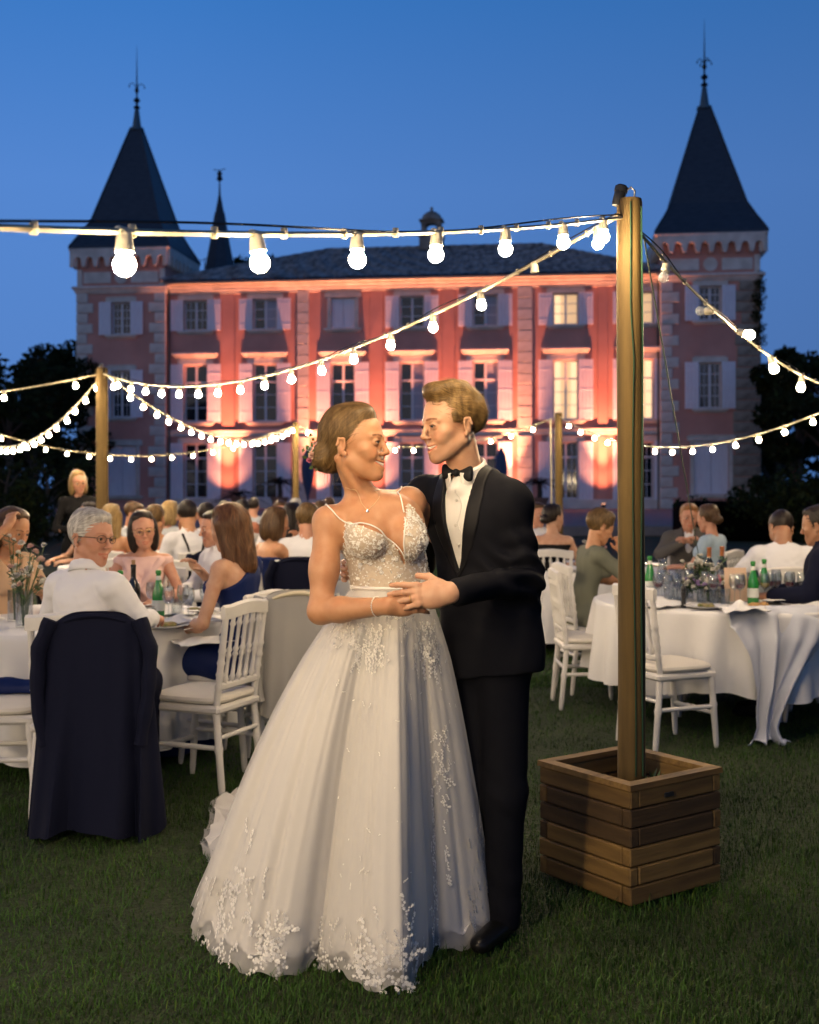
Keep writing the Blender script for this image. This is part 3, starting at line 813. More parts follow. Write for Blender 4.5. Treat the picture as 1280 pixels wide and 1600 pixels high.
# ---------------------------------------------------------------- posts and festoon lights
pine = mat('treated_pine_post', (.145, .092, .026), .8, col2=(.07, .044, .014), nscale=1.6, stretch=(9, 9, .5), ndetail=6, bump=.35, bscale=5, bdist=.01)
planka = mat('planter_wood', (.15, .088, .025), .75, col2=(.09, .05, .015), nscale=2.5, stretch=(1.5, 14, 14), bump=.35, bscale=4, bdist=.006)
plankb = mat('planter_wood_dark', (.070, .040, .014), .8, col2=(.045, .026, .010), nscale=2.5, stretch=(1.5, 14, 14), bump=.4, bscale=4, bdist=.006)
plankc = mat('planter_wood_light', (.21, .125, .036), .72, col2=(.13, .075, .022), nscale=2.5, stretch=(1.5, 14, 14), bump=.35, bscale=4, bdist=.006)
potsoil = mat('potting_soil', (.035, .026, .015), .95, col2=(.06, .05, .025), nscale=25, bump=1, bscale=60, bdist=.03)
creamc = mat('cream_cable', (.46, .41, .29), .5)
blackc = mat('black_wire', (.012, .012, .012), .5)
greenc = mat('green_wire', (.02, .06, .03), .5)
socketm = mat('cream_socket', (.68, .62, .48), .45)
BULB = 780.0
bulbm = mat('lit_bulb', (1, .9, .7), .3, emit=(1.0, .74, .43), estr=BULB)
clearb = mat('unlit_bulb_glass', (.75, .78, .8), .06, alpha=.35, spec=.8)
steel = mat('galvanised_steel', (.4, .4, .4), .4, metal=.9)
leafm = mat('plant_leaf', (.035, .075, .018), .55, col2=(.06, .10, .03), nscale=6)

def socket_mesh():
    m = MB(); m.lathe([(.006, 0), (.013, -.002), (.0155, -.010), (.0165, -.020), (.0185, -.034), (.0185, -.040), (.016, -.040)], 14)
    m.box((0, 0, .002), (.045, .016, .012), bev=.004); return m.mesh('socket', socketm, True, 35)
def bulb_mesh(mt):
    m = MB(); R = .0220
    m.lathe([(.012, -.036), (.0135, -.044)] + [(R * math.sin(t), -.0650 + R * math.cos(t)) for t in np.linspace(.62, math.pi - .02, 9)], 14); return m.mesh('bulb', mt, True)
SOCK, BULBM, CLEAR = socket_mesh(), bulb_mesh(bulbm), bulb_mesh(clearb)

def festoon(label, A, B, sag, ss, cable_r=.0045, wire=False, unlit=(), empty=(), group='festoon light strings', jig=8):
    """a string of bulbs from post top A to post top B; ss: bulb positions in metres along the plan line"""
    A, B = np.array(A, float), np.array(B, float); L = np.linalg.norm((B - A)[:2])
    f = lambda q: A + (B - A) * q - V3(0, 0, 4 * sag * q * (1 - q))
    t = thing('festoon_lights', label, 'string lights', A, 0, group)
    r = random.Random(label)
    qs = np.linspace(0, 1, 70)
    m = MB(); m.tube([f(q) - A for q in qs], cable_r, 6); m.build('cable', creamc, t, True)
    if wire:
        m = MB(); m.tube([f(q) - A + V3(.006 * math.sin(q * 60), 0, .012 + .010 * math.sin(q * 45)) for q in np.linspace(0, 1, 200)], .0028, 5); m.build('support_wire', blackc, t, True)
        tie = MB().lathe([(.008, -.01), (.008, .014)], 6).mesh('cable_tie', creamc, True)
        for s_ in np.arange(.2, min(L, 4.2), .245): link('cable_tie', tie, t, f(s_ / L) - A)
    for i, s_ in enumerate(ss):
        p = f(s_ / L) - A
        rot = (rad(r.uniform(-jig, jig)), rad(r.uniform(-jig, jig)), math.atan2(B[1] - A[1], B[0] - A[0]))
        if unlit and i in unlit: rot = (rad(unlit[i][0]), rad(unlit[i][1]), rot[2])
        so = link('socket', SOCK, t, p, rot)
        if i in empty: continue
        link('bulb', CLEAR if i in unlit and unlit[i][2] else BULBM, t, p, rot)
    return t

def post(label, X, d, h, r=.055, box=True, wires=False, name='festoon_post', group='wooden festoon posts'):
    t = thing(name, label, 'post', (X, d, 0), random.uniform(-.2, .2) if not wires else 0, group)
    m = MB(); n = 18
    zs = np.linspace(.05, h - .015, 40)
    V = []
    for z in zs:
        a = np.arange(n) * 2 * np.pi / n
        rr = r * (1.06 - .10 * z / h) * (1 + .012 * np.sin(3 * a + z * 2) + .01 * np.sin(7 * a + z * 5))
        V.append(np.stack([rr * np.cos(a) + .004 * math.sin(z * 2), rr * np.sin(a), np.full(n, z)], 1))
    V.append(np.stack([V[-1][:, 0] * .93, V[-1][:, 1] * .93, np.full(n, h)], 1))
    V = np.concatenate(V); k = len(zs) + 1
    m.add(V, [(i * n + j, i * n + (j + 1) % n, (i + 1) * n + (j + 1) % n, (i + 1) * n + j) for i in range(k - 1) for j in range(n)] + [tuple(range((k - 1) * n, k * n))])
    m.build('log', pine, t, True, 50)
    m = MB(); m.tube([(-.03, -.01, h - .005), (-.02, -.01, h + .03), (.0, -.01, h + .045), (.015, -.01, h + .03), (.01, -.01, h - .01)], .004, 6); m.build('hook', steel, t, True)
    if box and not wires:
        m = MB(); s = .46
        for sx, sy in ((1, 0), (-1, 0), (0, 1), (0, -1)):
            m.box((sx * (s / 2 - .02), sy * (s / 2 - .02), .21), (s if sy else .038, s - .078 if sx else .038, .42), bev=.006)
        m.build('planter_box', planka, t)
        m = MB(); m.box((0, 0, .17), (s - .09, s - .09, .30)); m.build('soil', potsoil, t)
    return t

PH = 2.60
PA = V3(.855, 4.62, 0)
# main post, standing in its own timber planter
pa = post('tall round pine post in the timber planter beside the couple', PA[0], PA[1], PH + .02, .0515, wires=True, group=None)
m = MB(); m.tube([(-.01, -.055, h_) for h_ in (PH, 2.2)] + [(.004 + .006 * math.sin(h_ * 3), -.057, h_) for h_ in np.linspace(2.0, .4, 14)], .0028, 5); m.build('green_wire', greenc, pa, True)
m = MB(); m.tube([(.035 + .003 * math.sin(h_ * 4), -.046, h_) for h_ in np.linspace(PH - .02, .40, 20)], .0035, 5); m.build('cable', greenc, pa, True)
m = MB(); R_ = rotm(0, 14); m.lathe([(.020, 0), (.023, .01), (.023, .075), (.018, .082)], 14, (-.052, 0, PH - .005), R_); m.lathe([(.026, .055), (.026, .075)], 14, (-.052, 0, PH - .005), R_); m.build('socket_plug', blackm, pa, True, 40)
tp = lambda p: V3(p[0], p[1], 0)
A_ = V3(PA[0] - .035, PA[1] - .02, PH - .03)
# planter of interlocking timbers
pc = V3(.842, 4.585, 0); S_, TK, CH = .485, .042, .0690
pl = thing('timber_planter', 'square planter of stacked interlocking timbers filled with soil, at right', 'planter', pc, rad(35.5))
nrow = 6; wmats = [planka, plankb, plankc]
for k in range(nrow):
    for axis in (0, 1):
        full = (k + axis) % 2 == 0
        Ln = S_ if full else S_ - 2 * TK - .003
        for sg in (-1, 1):
            mt = wmats[(k * 5 + axis * 3 + (sg > 0) * 2 + k // 2) % 3]
            def pk():
                mm = MB(); mm.box((0, 0, 0), (Ln, TK, CH - .004), bev=.005); return mm.mesh('plank', mt)
            me = shared(('plk', Ln, mt.name), pk)
            off = sg * (S_ / 2 - TK / 2) + random.uniform(-.002, .002)
            loc = (0, off, .012 + (k + .5) * CH) if axis == 0 else (off, 0, .012 + (k + .5) * CH)
            link('plank', me, pl, loc, (0, 0, 0 if axis == 0 else math.pi / 2))
rw = .052; zt = .012 + nrow * CH + .010
for k in range(4):
    o = S_ / 2 + .006; i_ = o - rw
    m = MB(); m.add([(-o, -o, zt - .010), (o, -o, zt - .010), (i_, -i_, zt - .010), (-i_, -i_, zt - .010), (-o + .002, -o + .002, zt + .010), (o - .002, -o + .002, zt + .010), (i_ + .002, -i_ - .002, zt + .010), (-i_ - .002, -i_ - .002, zt + .010)],
                    [(0, 3, 2, 1), (4, 5, 6, 7), (0, 1, 5, 4), (1, 2, 6, 5), (2, 3, 7, 6), (3, 0, 4, 7)])
    a = k * math.pi / 2; m.xform(np.array([[math.cos(a), -math.sin(a), 0], [math.sin(a), math.cos(a), 0], [0, 0, 1]]))
    m.build('rim_board', plankc if k % 2 else planka, pl)
m = MB(); g = np.linspace(-S_ / 2 + TK, S_ / 2 - TK, 40); GX, GY = np.meshgrid(g, g)
GZ = .335 + .02 * np.sin(GX * 17) * np.cos(GY * 13) + .012 * np.sin(GX * 41 + GY * 33) + .03 * np.exp(-(GX ** 2 + GY ** 2) / .01)
m.grid(np.stack([GX, GY, GZ], 2)); m.build('soil', potsoil, pl, True)
m = MB(); r = random.Random(4)
for k in range(26):
    a = r.uniform(-2.4, .4); c = V3(.10 * math.cos(a) + .03, .10 * math.sin(a), .34)
    for j in range(5):
        d = V3(r.uniform(-.5, .8), r.uniform(-.8, .5), r.uniform(.3, 1.2)); d /= np.linalg.norm(d); s = np.cross(d, (0, 0, 1)) * .011; L = r.uniform(.03, .08)
        m.add([c, c + d * L * .5 + s, c + d * L, c + d * L * .5 - s], [(0, 1, 2, 3)])
m.build('weeds', leafm, pl)
m = MB(); m.box((-.05, -S_ / 2 - .006, .012 + 5.45 * CH), (.05, .006, .018), bev=.002); m.build('hand_slot', blackm, pl)

# the other posts of the garden
PL, PM, PR = V3(-2.88, 11.2, 2.6), V3(-1.97, 20.7, 2.6), V3(2.25, 18.0, 2.6)
PP, PLL, PS5, PB = V3(4.2, 9.5, 2.6), V3(-7.2, 19.1, 2.6), V3(-7.6, 9.2, 2.45), V3(-4.7, -6.0, 2.5)
post('yellow lit pine post on the left beside the standing woman in black', PL[0], PL[1], 2.62, .057)
post('distant thin yellow post seen left of the bride', PM[0], PM[1], 2.62, .055)
prr = post('distant yellow post seen between the groom and the planter post', PR[0], PR[1], 2.62, .058)
m = MB(); m.tube([(-.13, -.05, 2.5), (-.115, -.05, 1.2), (-.10, -.05, .1)], .012, 6); m.build('cable', creamc, prr, True)
for p, lb in ((PP, 'post out of frame at the right'), (PLL, 'post out of frame at the far left'), (PS5, 'post out of frame at the left'), (PB, 'post behind the camera at the left')):
    post('pine festoon ' + lb, p[0], p[1], p[2] + .02)

def tops(p): return V3(p[0], p[1], p[2] - .03)
# S1: from the main post toward the camera and past it on the left
dS1 = V3(-.513, -.858, 0); B1 = A_ + dS1 * 14.0; B1[2] = 2.11
ss1 = [.20, .568, 1.015, 1.451, 1.856, 2.264, 2.671]
ss1 += list(np.arange(ss1[-1] + .43, 13.7, .43))
festoon('near string with large bulbs crossing the top of the picture leftward', A_ - V3(0, 0, .025), B1 - V3(0, 0, .03), .735, ss1, .0070, True, jig=8)
post('pine festoon post behind the photographer', B1[0], B1[1], 2.14)
festoon('string running from the planter post down to the left post', A_ + V3(-.01, .03, -.01), tops(PL), .34, np.arange(.13, 7.4, .43), .0075, True, empty=(1,), jig=5)
festoon('string leaving the planter post to the right with unlit bulbs', A_ + V3(.08, .02, -.09), tops(PP), .44, [.25, .80, 1.10, 1.60, 2.15, 2.7, 3.2, 3.7, 4.2, 4.7, 5.2], .0065, True, unlit={0: (5, 20, 1), 1: (95, 10, 1), 2: (-70, 0, 0)}, jig=16)
festoon('string low across the right background toward the distant right post', tops(PP), tops(PR), .60, np.arange(.3, 8.6, .5), .0072)
festoon('short string leaving the left post toward the left edge', tops(PL), tops(PS5), .30, np.arange(.25, 4.8, .62), .0072)
festoon('steep dense string from the left post down to the left edge', tops(PL) + V3(0, .03, 0), tops(PLL), .55, np.arange(.25, 8.8, .42), .0072)
festoon('string from the left post back to the middle post', tops(PL) + V3(.02, .02, 0), tops(PM), .42, np.arange(.25, 9.4, .45), .0072)
festoon('low string across the left facade to the middle post', tops(PLL), tops(PM), .55, np.arange(.3, 5.3, .34), .0072)
festoon('string behind the couple between the two distant posts', tops(PM), tops(PR), .42, np.arange(.25, 4.9, .36), .0072)
# festoons added out of view beside and behind the camera, to light the couple
P6, P7, P8 = V3(-4.4, -2.4, 2.6), V3(-5.6, 3.0, 2.6), V3(-3.4, -9.5, 2.6)
post('pine post added behind the camera to carry the added strings', P6[0], P6[1], 2.62); post('pine post added beside the camera at the far left to carry the added strings', P7[0], P7[1], 2.62); post('pine festoon post far behind the camera', P8[0], P8[1], 2.62)
festoon('string behind the camera at its left', tops(P7), tops(P6), .35, np.arange(.2, 5.4, .20), .006)  # added string with close-set bulbs, lights the couple from the left
festoon('string out of frame at the left', tops(PS5), tops(P7), .4, np.arange(.3, 6.3, .30), .006)
festoon('string over the lawn far behind the camera', B1, tops(P6), .3, np.arange(.3, 5.0, .45), .006)
# guy wire from the main post, over the right table, to the lawn behind
g0 = V3(PA[0] + .055, PA[1] + .01, 2.47); d_ = 12.0; g1 = V3(atx(1113, d_), d_, .02)
t = thing('guy_wire', 'thin dark wire running from the planter post down behind the right table', 'wire', g1)
m = MB(); m.tube([g0 + (g1 - g0) * q - g1 for q in np.linspace(0, 1, 8)], .0035, 5); m.build('wire', greenc, t, True)
m = MB(); m.lathe([(.006, -.1), (.008, 0), (.012, .02), (.004, .04)], 8); m.build('peg', steel, t, True)
# ---------------------------------------------------------------- chairs
whitew = mat('white_lacquered_wood', (.68, .66, .62), .4, col2=(.60, .58, .54), nscale=4, bump=.08)
cushm = mat('ivory_seat_cushion', (.66, .62, .54), .75, bump=.15, bscale=60, bdist=.003)
linen = mat('white_table_linen', (.70, .69, .67), .85, bump=.35, bscale=9, bdist=.012)
RING = [(.0155, 0), (.0155, .10), (.019, .12), (.015, .14), (.015, .30), (.0185, .33), (.0145, .36), (.0145, .55), (.0195, .58), (.0145, .61), (.0145, .64), (.0195, .67), (.0145, .70), (.0145, .73), (.0195, .76), (.0145, .79), (.0145, .95), (.018, .97), (.013, 1)]
def make_chair(label, group):
    t = thing('banquet_chair', label, 'chair', (0, 0, 0), 0, group)
    for sx in (-1, 1):
        m = MB()
        a, b, c = V3(sx * .185, .205, 0), V3(sx * .178, .165, .42), V3(sx * .182, .225, .90)
        m.rod(a, b, [(.0135, 0), (.017, .12), (.018, .5), (.0225, .56), (.018, .62), (.018, .93), (.021, 1)], 10)
        m.rod(b, c, [(.021, 0), (.0165, .1), (.0165, .22), (.021, .25), (.0165, .28), (.0165, .34), (.021, .37), (.0165, .40), (.0165, .46), (.021, .49), (.0165, .52), (.0165, .58), (.021, .61), (.0165, .64), (.016, .9), (.015, 1)], 10)
        m.build('rear_leg', whitew, t, True, 60)
        m = MB(); m.rod((sx * .195, -.215, 0), (sx * .185, -.185, .42), [(.012, 0), (.016, .1), (.019, .55), (.023, .6), (.018, .64), (.018, .8), (.0225, .84), (.020, 1)], 10)
        m.build('leg', whitew, t, True, 60)
    m = MB(); m.rod((-.185, -.20, .20), (.185, -.20, .20), [(.012, 0), (.014, .3), (.019, .36), (.014, .40), (.014, .44), (.019, .48), (.019, .52), (.014, .56), (.014, .60), (.019, .64), (.014, .7), (.012, 1)], 8); m.build('stretcher', whitew, t, True, 60)
    for sx in (-1, 1):
        m = MB(); m.rod((sx * .187, -.20, .24), (sx * .181, .185, .24), [(.012, 0), (.014, .5), (.012, 1)], 8); m.build('stretcher', whitew, t, True, 60)
    m = MB(); m.rod((-.18, .185, .29), (.18, .185, .29), [(.011, 0), (.013, .5), (.011, 1)], 8); m.build('stretcher', whitew, t, True, 60)
    m = MB(); m.box((0, -.01, .425), (.41, .41, .045), bev=.014); m.build('seat_frame', whitew, t)
    n = 48; a = np.arange(n) * 2 * np.pi / n
    def ring(s, z):
        e = .45; return np.stack([s * .205 * np.sign(np.cos(a)) * np.abs(np.cos(a)) ** e, -.012 + s * .20 * np.sign(np.sin(a)) * np.abs(np.sin(a)) ** e, np.full(n, z)], 1)
    R_ = [ring(.90, .449), ring(1.0, .455), ring(1.03, .468), ring(1.0, .482), ring(.90, .492), ring(.6, .499), ring(.2, .501)]
    m = MB(); m.add(np.concatenate(R_), [(i * n + j, i * n + (j + 1) % n, (i + 1) * n + (j + 1) % n, (i + 1) * n + j) for i in range(6) for j in range(n)] + [tuple(range(6 * n, 7 * n)), tuple(range(n))[::-1]])
    m.build('seat_cushion', cushm, t, True)
    # crest rail: bowed and arched
    x = np.linspace(-.205, .205, 17); P = np.stack([x, .222 + .018 * (1 - (x / .2) ** 2), .885 + .028 * (1 - (x / .205) ** 2) + .012 * np.clip((np.abs(x) - .15) / .05, 0, 1)], 1)
    m = MB()
    V = []
    for p in P: V += [p + V3(0, -.012, -.030), p + V3(0, .012, -.030), p + V3(0, .014, .028), p + V3(0, .0, .040), p + V3(0, -.014, .028)]
    m.add(V, [(i * 5 + j, i * 5 + (j + 1) % 5, (i + 1) * 5 + (j + 1) % 5, (i + 1) * 5 + j) for i in range(16) for j in range(5)] + [(0, 1, 2, 3, 4), (84, 83, 82, 81, 80)])
    m.build('crest_rail', whitew, t, True, 50)
    m = MB(); m.box((0, .182, .535), (.35, .022, .036), bev=.008); m.build('lower_rail', whitew, t)
    sp = MB(); sp.rod((0, 0, 0), (0, .052, .335), [(.010, 0), (.012, .05), (.017, .08), (.011, .12), (.009, .3), (.010, .38), (.016, .42), (.010, .46), (.016, .50), (.010, .54), (.009, .62), (.010, .84), (.016, .88), (.011, .92), (.010, 1)], 8)
    sme = sp.mesh('spindle', whitew, True, 60)
    for k in range(5): link('spindle', sme, t, (-.124 + k * .062, .180, .545))
    return t
CH_GROUP = 'white banquet chairs'
chair0 = None
def chair(x, y, rz, label):
    global chair0
    if chair0 is None: t = chair0 = make_chair(label, CH_GROUP)
    else: t = copy_tree(chair0)
    t.location = (x, y, 0); t.rotation_euler = (0, 0, rad(rz)); t['label'] = label
    return t
chair(-1.02, 6.02, -113, 'empty white spindle back chair turned sideways left of the wedding dress')
chair(-1.97, 5.72, 96, 'white chair cut off by the left edge of the picture')
chair(1.22, 8.25, 92, 'empty white chair between the groom and the post')
chair(1.50, 7.00, 114, 'empty white chair half hidden by the planter post')

# ---------------------------------------------------------------- tables
oak = mat('table_board', (.2, .15, .1), .8)
def round_table(label, clabel, x, y, R, hem=.12, seed=1, full=True, waves=None):
    t = thing('round_table', label, 'table', (x, y, 0), 0, 'round dinner tables')
    m = MB(); m.lathe([(R - .01, .715), (R, .72), (R, .738), (R - .01, .742)], 48); m.build('tabletop', oak, t, True, 40)
    for k in range(4):
        a = k * math.pi / 2 + .5; MB().rod((R * .5 * math.cos(a), R * .5 * math.sin(a), 0), (R * .42 * math.cos(a), R * .42 * math.sin(a), .715), [(.02, 0), (.022, 1)], 8).build('leg', steel, t, True, 60)
    n = 240; a = np.arange(n + 1) * 2 * np.pi / n; r = np.random.default_rng(seed)
    nw = 22; ph = r.uniform(0, 6, 4)
    wv = np.sin(nw * a + 1.3 * np.sin(3 * a + ph[0])) * .6 + .4 * np.sin(13 * a + ph[1]); wv = np.sign(wv) * np.abs(wv) ** .8
    rows = [np.stack([q * R * np.cos(a), q * R * np.sin(a), np.full(n + 1, .7475)], 1) for q in (.02, .5, .9, .985)]
    rows.append(np.stack([(R + .008) * np.cos(a), (R + .008) * np.sin(a), np.full(n + 1, .7435)], 1))
    for q in np.linspace(.04, 1, 16):
        z = .74 - q * (.74 - hem)
        rr = R + .012 + .035 * q + .062 * wv * q ** .8
        hz = z + (.02 * np.sin(5 * a + ph[2]) + .015 * np.sin(9 * a)) * q
        rows.append(np.stack([rr * np.cos(a), rr * np.sin(a), hz], 1))
    m = MB(); m.grid(np.stack(rows))
    c = m.build('tablecloth', linen, None, True, 80, (x, y, 0)); props(c, clabel, 'tablecloth', 'white round tablecloths')
    return t
TLC = V3(-1.95, 6.98, 0); TRC = V3(2.16, 8.05, 0)
round_table('round table under white linen on the left where the grey haired man sits', 'white cloth on the left foreground table behind the grey haired man', TLC[0], TLC[1], .86, .10, 2)
round_table('round table under white linen on the right behind the planter', 'white cloth hanging in folds on the right foreground table', TRC[0], TRC[1], .90, .24, 3)
BT = [(-2.55, 11.6, 'left table in the second row beside the lit post', 'white cloth on the second row table near the left post'),
      (-1.05, 10.8, 'second row table behind the woman in the blue strapless dress', 'white cloth on the table behind the blue strapless dress'),
      (1.78, 11.3, 'second row table behind the woman in the sage dress', 'white cloth on the table behind the woman in sage'),
      (-1.5, 15.6, 'third row table under the left uplight', 'white cloth on the third row table at the left')]
for i, (x, y, a, b) in enumerate(BT): round_table('round ' + a, b, x, y, .82, .12, 10 + i)

# ---------------------------------------------------------------- tableware
greeng = mat('green_bottle_glass', (.02, .20, .035), .08, spec=.8, coat=.3)
darkg = mat('dark_wine_glass', (.010, .012, .010), .08, spec=.8)
labelw = mat('bottle_label', (.62, .64, .60), .6)
cork = mat('cork', (.28, .17, .08), .9)
copper = mat('copper_foil', (.55, .20, .08), .35, metal=.8)
glassc = bpy.data.materials.new('clear_drinking_glass'); glassc.use_nodes = True
_n, _l = glassc.node_tree.nodes, glassc.node_tree.links
_fr = _n.new('ShaderNodeLayerWeight'); _fr.inputs[0].default_value = .25
_tr = _n.new('ShaderNodeBsdfTransparent'); _gl = _n.new('ShaderNodeBsdfGlossy'); _gl.inputs['Roughness'].default_value = .05; _tr.inputs[0].default_value = (.93, .95, .96, 1)
_mx = _n.new('ShaderNodeMixShader'); _mr = _n.new('ShaderNodeMapRange'); _l.new(_fr.outputs['Facing'], _mr.inputs[0]); _mr.inputs[3].default_value = .10; _mr.inputs[4].default_value = .75
_l.new(_mr.outputs[0], _mx.inputs[0]); _l.new(_tr.outputs[0], _mx.inputs[1]); _l.new(_gl.outputs[0], _mx.inputs[2]); _l.new(_mx.outputs[0], _n['Material Output'].inputs[0])
porcelain = mat('white_porcelain', (.72, .71, .69), .2)
foodm = mat('plated_food', (.30, .21, .09), .6, col2=(.16, .17, .05), nscale=40, bump=.8, bscale=80)
breadm = mat('bread_crust', (.42, .25, .09), .8, col2=(.30, .15, .05), nscale=20, bump=.4)
winew = mat('white_wine', (.55, .42, .12), .1, alpha=.75)
winer = mat('red_wine', (.10, .008, .012), .1)
TZ = .7490
def bottle(x, y, label, kind, z=TZ):
    t = thing('bottle', label, 'bottle', (x, y, z), random.uniform(0, 6), 'bottles on the dinner tables')
    m = MB()
    if kind == 'green':
        m.lathe([(.030, 0), (.036, .006), (.0365, .12), (.034, .15), (.020, .20), (.0145, .225), (.0135, .255), (.0165, .258), (.0165, .268), (.013, .272)], 20); m.build('glass', greeng, t, True, 50)
        m = MB(); m.lathe([(.0372, .045), (.0372, .105)], 20, cap=False); m.build('paper_label', labelw, t, True); m = MB(); m.lathe([(.0155, .220), (.0148, .245)], 14, cap=False); m.build('neck_label', labelw, t, True)
        m = MB(); m.lathe([(.0168, .262), (.0168, .275), (.012, .278)], 14); m.build('cap', mat('green_cap', (.03, .22, .04), .4), t, True, 40)
    else:
        m.lathe([(.032, 0), (.0375, .006), (.038, .19), (.034, .215), (.018, .245), (.0145, .26), (.0145, .315), (.016, .317), (.016, .325), (.0135, .328)], 20); m.build('glass', darkg, t, True, 50)
        if kind == 'foil': m = MB(); m.lathe([(.0156, .262), (.0156, .312), (.017, .316), (.017, .33), (.0, .332)], 14); m.build('foil', copper, t, True, 40)
        else: m = MB(); m.lathe([(.010, .328), (.0105, .352), (.009, .354)], 12); m.build('cork', cork, t, True, 40)
        m = MB(); m.lathe([(.0386, .05), (.0386, .13)], 20, cap=False); m.build('paper_label', labelw if kind == 'foil' else darkg, t, True)
    return t
bottle(-1.53, 6.62, 'slim dark bottle with a cork beside the grey haired man', 'cork')
bottle(-1.66, 6.86, 'green bottle nearer the grey haired man, behind his shoulder', 'green')
bottle(-1.45, 6.90, 'green bottle in front of the woman in pink', 'green')
bottle(2.22, 7.72, 'green bottle beside the blank card on the right table', 'green')
bottle(2.36, 7.95, 'second green bottle, just right of the blank card', 'green')
bottle(1.67, 8.30, 'green bottle seen right beside the planter post', 'green')
bottle(2.12, 8.45, 'dark wine bottle with copper foil, left of the pair', 'foil')
bottle(2.25, 8.60, 'dark wine bottle with copper foil, right of the pair', 'foil')

def wineglass_meshes():
    m = MB(); m.lathe([(.034, 0), (.034, .002), (.006, .006), (.0035, .012), (.0035, .085), (.008, .092), (.026, .108), (.036, .135), (.036, .160), (.030, .195), (.0285, .195), (.034, .160), (.034, .137), (.024, .112), (.004, .096)], 18, cap=False)
    g = m.mesh('glass', glassc, True, 60)
    t = MB(); t.lathe([(.029, 0), (.030, .004), (.034, .10), (.0325, .10), (.028, .006), (.0, .005)], 16, cap=False)
    return g, t.mesh('glass', glassc, True, 60)
WG, TG = wineglass_meshes()
wl_ = MB(); wl_.lathe([(.006, .100), (.025, .113), (.033, .135), (.0, .1355)], 16); WW = wl_.mesh('white_wine', winew, True, 50); WR = wl_.mesh('red_wine', winer, True, 50)
def glass(x, y, label, tall=True, wine=None, z=TZ):
    t = thing('wine_glass' if tall else 'tumbler', label, 'glass', (x, y, z), 0, 'glasses on the dinner tables')
    link('bowl', WG if tall else TG, t)
    if wine and tall: link('wine', wine, t)
    return t
def plate_mesh():
    m = MB(); m.lathe([(.0, .004), (.08, .004), (.09, .007), (.135, .018), (.137, .021), (.134, .021), (.09, .011), (.08, .009), (.0, .009)], 36, cap=False); return m.mesh('dish', porcelain, True, 50)
PLT = plate_mesh()
def plate(x, y, label, food=True, z=TZ, s=1.0):
    t = thing('dinner_plate', label, 'plate', (x, y, z), random.uniform(0, 6), 'plates on the dinner tables', s)
    link('dish', PLT, t)
    if food:
        f = SDF(); r = random.Random(label)
        for k in range(6): f.el((r.uniform(-.05, .05), r.uniform(-.05, .05), .018), (r.uniform(.018, .035), r.uniform(.014, .03), .014), k=.006)
        V, F = polygonise(f, (-.1, -.1, -.005), (.1, .1, .05), .006); link('food', np_mesh('food', V, F, foodm), t)
    m = MB()
    m.box((.165, 0, .004), (.012, .13, .003), bev=.001); m.box((.165, .085, .004), (.022, .055, .003), bev=.001)
    m.build('fork', steel, t)
    m = MB(); m.box((-.165, 0, .004), (.014, .2, .003), bev=.001); m.build('knife', steel, t)
    return t
def napkin(x, y, label, z=TZ, s=.16, mtl=None, rz=0, crumple=.5):
    t = thing('napkin', label, 'napkin', (x, y, z), rz, 'white napkins')
    g = np.linspace(-1, 1, 26); GX, GY = np.meshgrid(g, g); r = np.random.default_rng(abs(hash(label)) % 1000 if False else len(label) * 7 + int(x * 100) % 50)
    P = np.stack([GX * s, GY * s * .8, GX * 0], 2).reshape(-1, 3)
    h = (wob(P / s, 3.1, len(label)) * .5 + .5) * crumple * s * (1 - .6 * np.maximum(np.abs(GX), np.abs(GY)).ravel())
    P[:, 2] = h + .004
    m = MB(); m.grid(P.reshape(26, 26, 3)); o = m.build('cloth', mtl or linen, t, True)
    sol = o.modifiers.new('thick', 'SOLIDIFY'); sol.thickness = .003
    return t
def vase(x, y, label, h, r, cols, n=14, z=TZ, spread=.09, seed=1, tall=.16):
    t = thing('flower_vase', label, 'flowers', (x, y, z), 0, 'flower centrepieces')
    m = MB(); m.lathe([(r * .9, 0), (r, .004), (r, h), (r * .94, h), (r * .92, .012), (0, .01)], 18, cap=False); m.build('vase', glassc, t, True, 50)
    rr = random.Random(seed); st = MB(); lf = MB()
    for k in range(n):
        p = V3(rr.gauss(0, spread * .6), rr.gauss(0, spread * .6), h + rr.uniform(.02, tall))
        st.tube([(p[0] * .1, p[1] * .1, .01), (p[0] * .3, p[1] * .3, h * .9), p], .0025, 4)
        for j in range(5):
            q = p * V3(.8, .8, 1) - V3(0, 0, rr.uniform(0, .06)); d = V3(rr.gauss(0, 1), rr.gauss(0, 1), rr.gauss(.2, .6)); d /= np.linalg.norm(d); sd = np.cross(d, (0, 0, 1)) * .012
            lf.add([q, q + d * .03 + sd, q + d * rr.uniform(.05, .08), q + d * .03 - sd], [(0, 1, 2, 3)])
        fb = MB(); c = cols[k % len(cols)]; R0 = rr.uniform(.016, .028)
        for ly, (rad_, el) in enumerate(((.45, 1.2), (.8, .7), (1.0, .2))):
            for j in range(6):
                a = j * math.pi / 3 + ly * .5; d = V3(math.cos(a) * math.cos(el), math.sin(a) * math.cos(el), math.sin(el)); sd = V3(-math.sin(a), math.cos(a), 0) * R0 * .55
                fb.add([(0, 0, 0), d * R0 * .6 + sd, d * R0 * (1.1), d * R0 * .6 - sd], [(0, 1, 2, 3)])
        fb.xform(rotm(rr.uniform(-40, 40), rr.uniform(-40, 40)), p); fb.build('flower', c, t)
    st.build('stems', leafm, t); lf.build('leaves', leafm, t)
    return t
fw = mat('white_petals', (.68, .66, .60), .7); fp = mat('pink_petals', (.52, .15, .25), .7); fl = mat('lilac_petals', (.35, .25, .48), .7); fb_ = mat('blush_petals', (.60, .40, .34), .7)
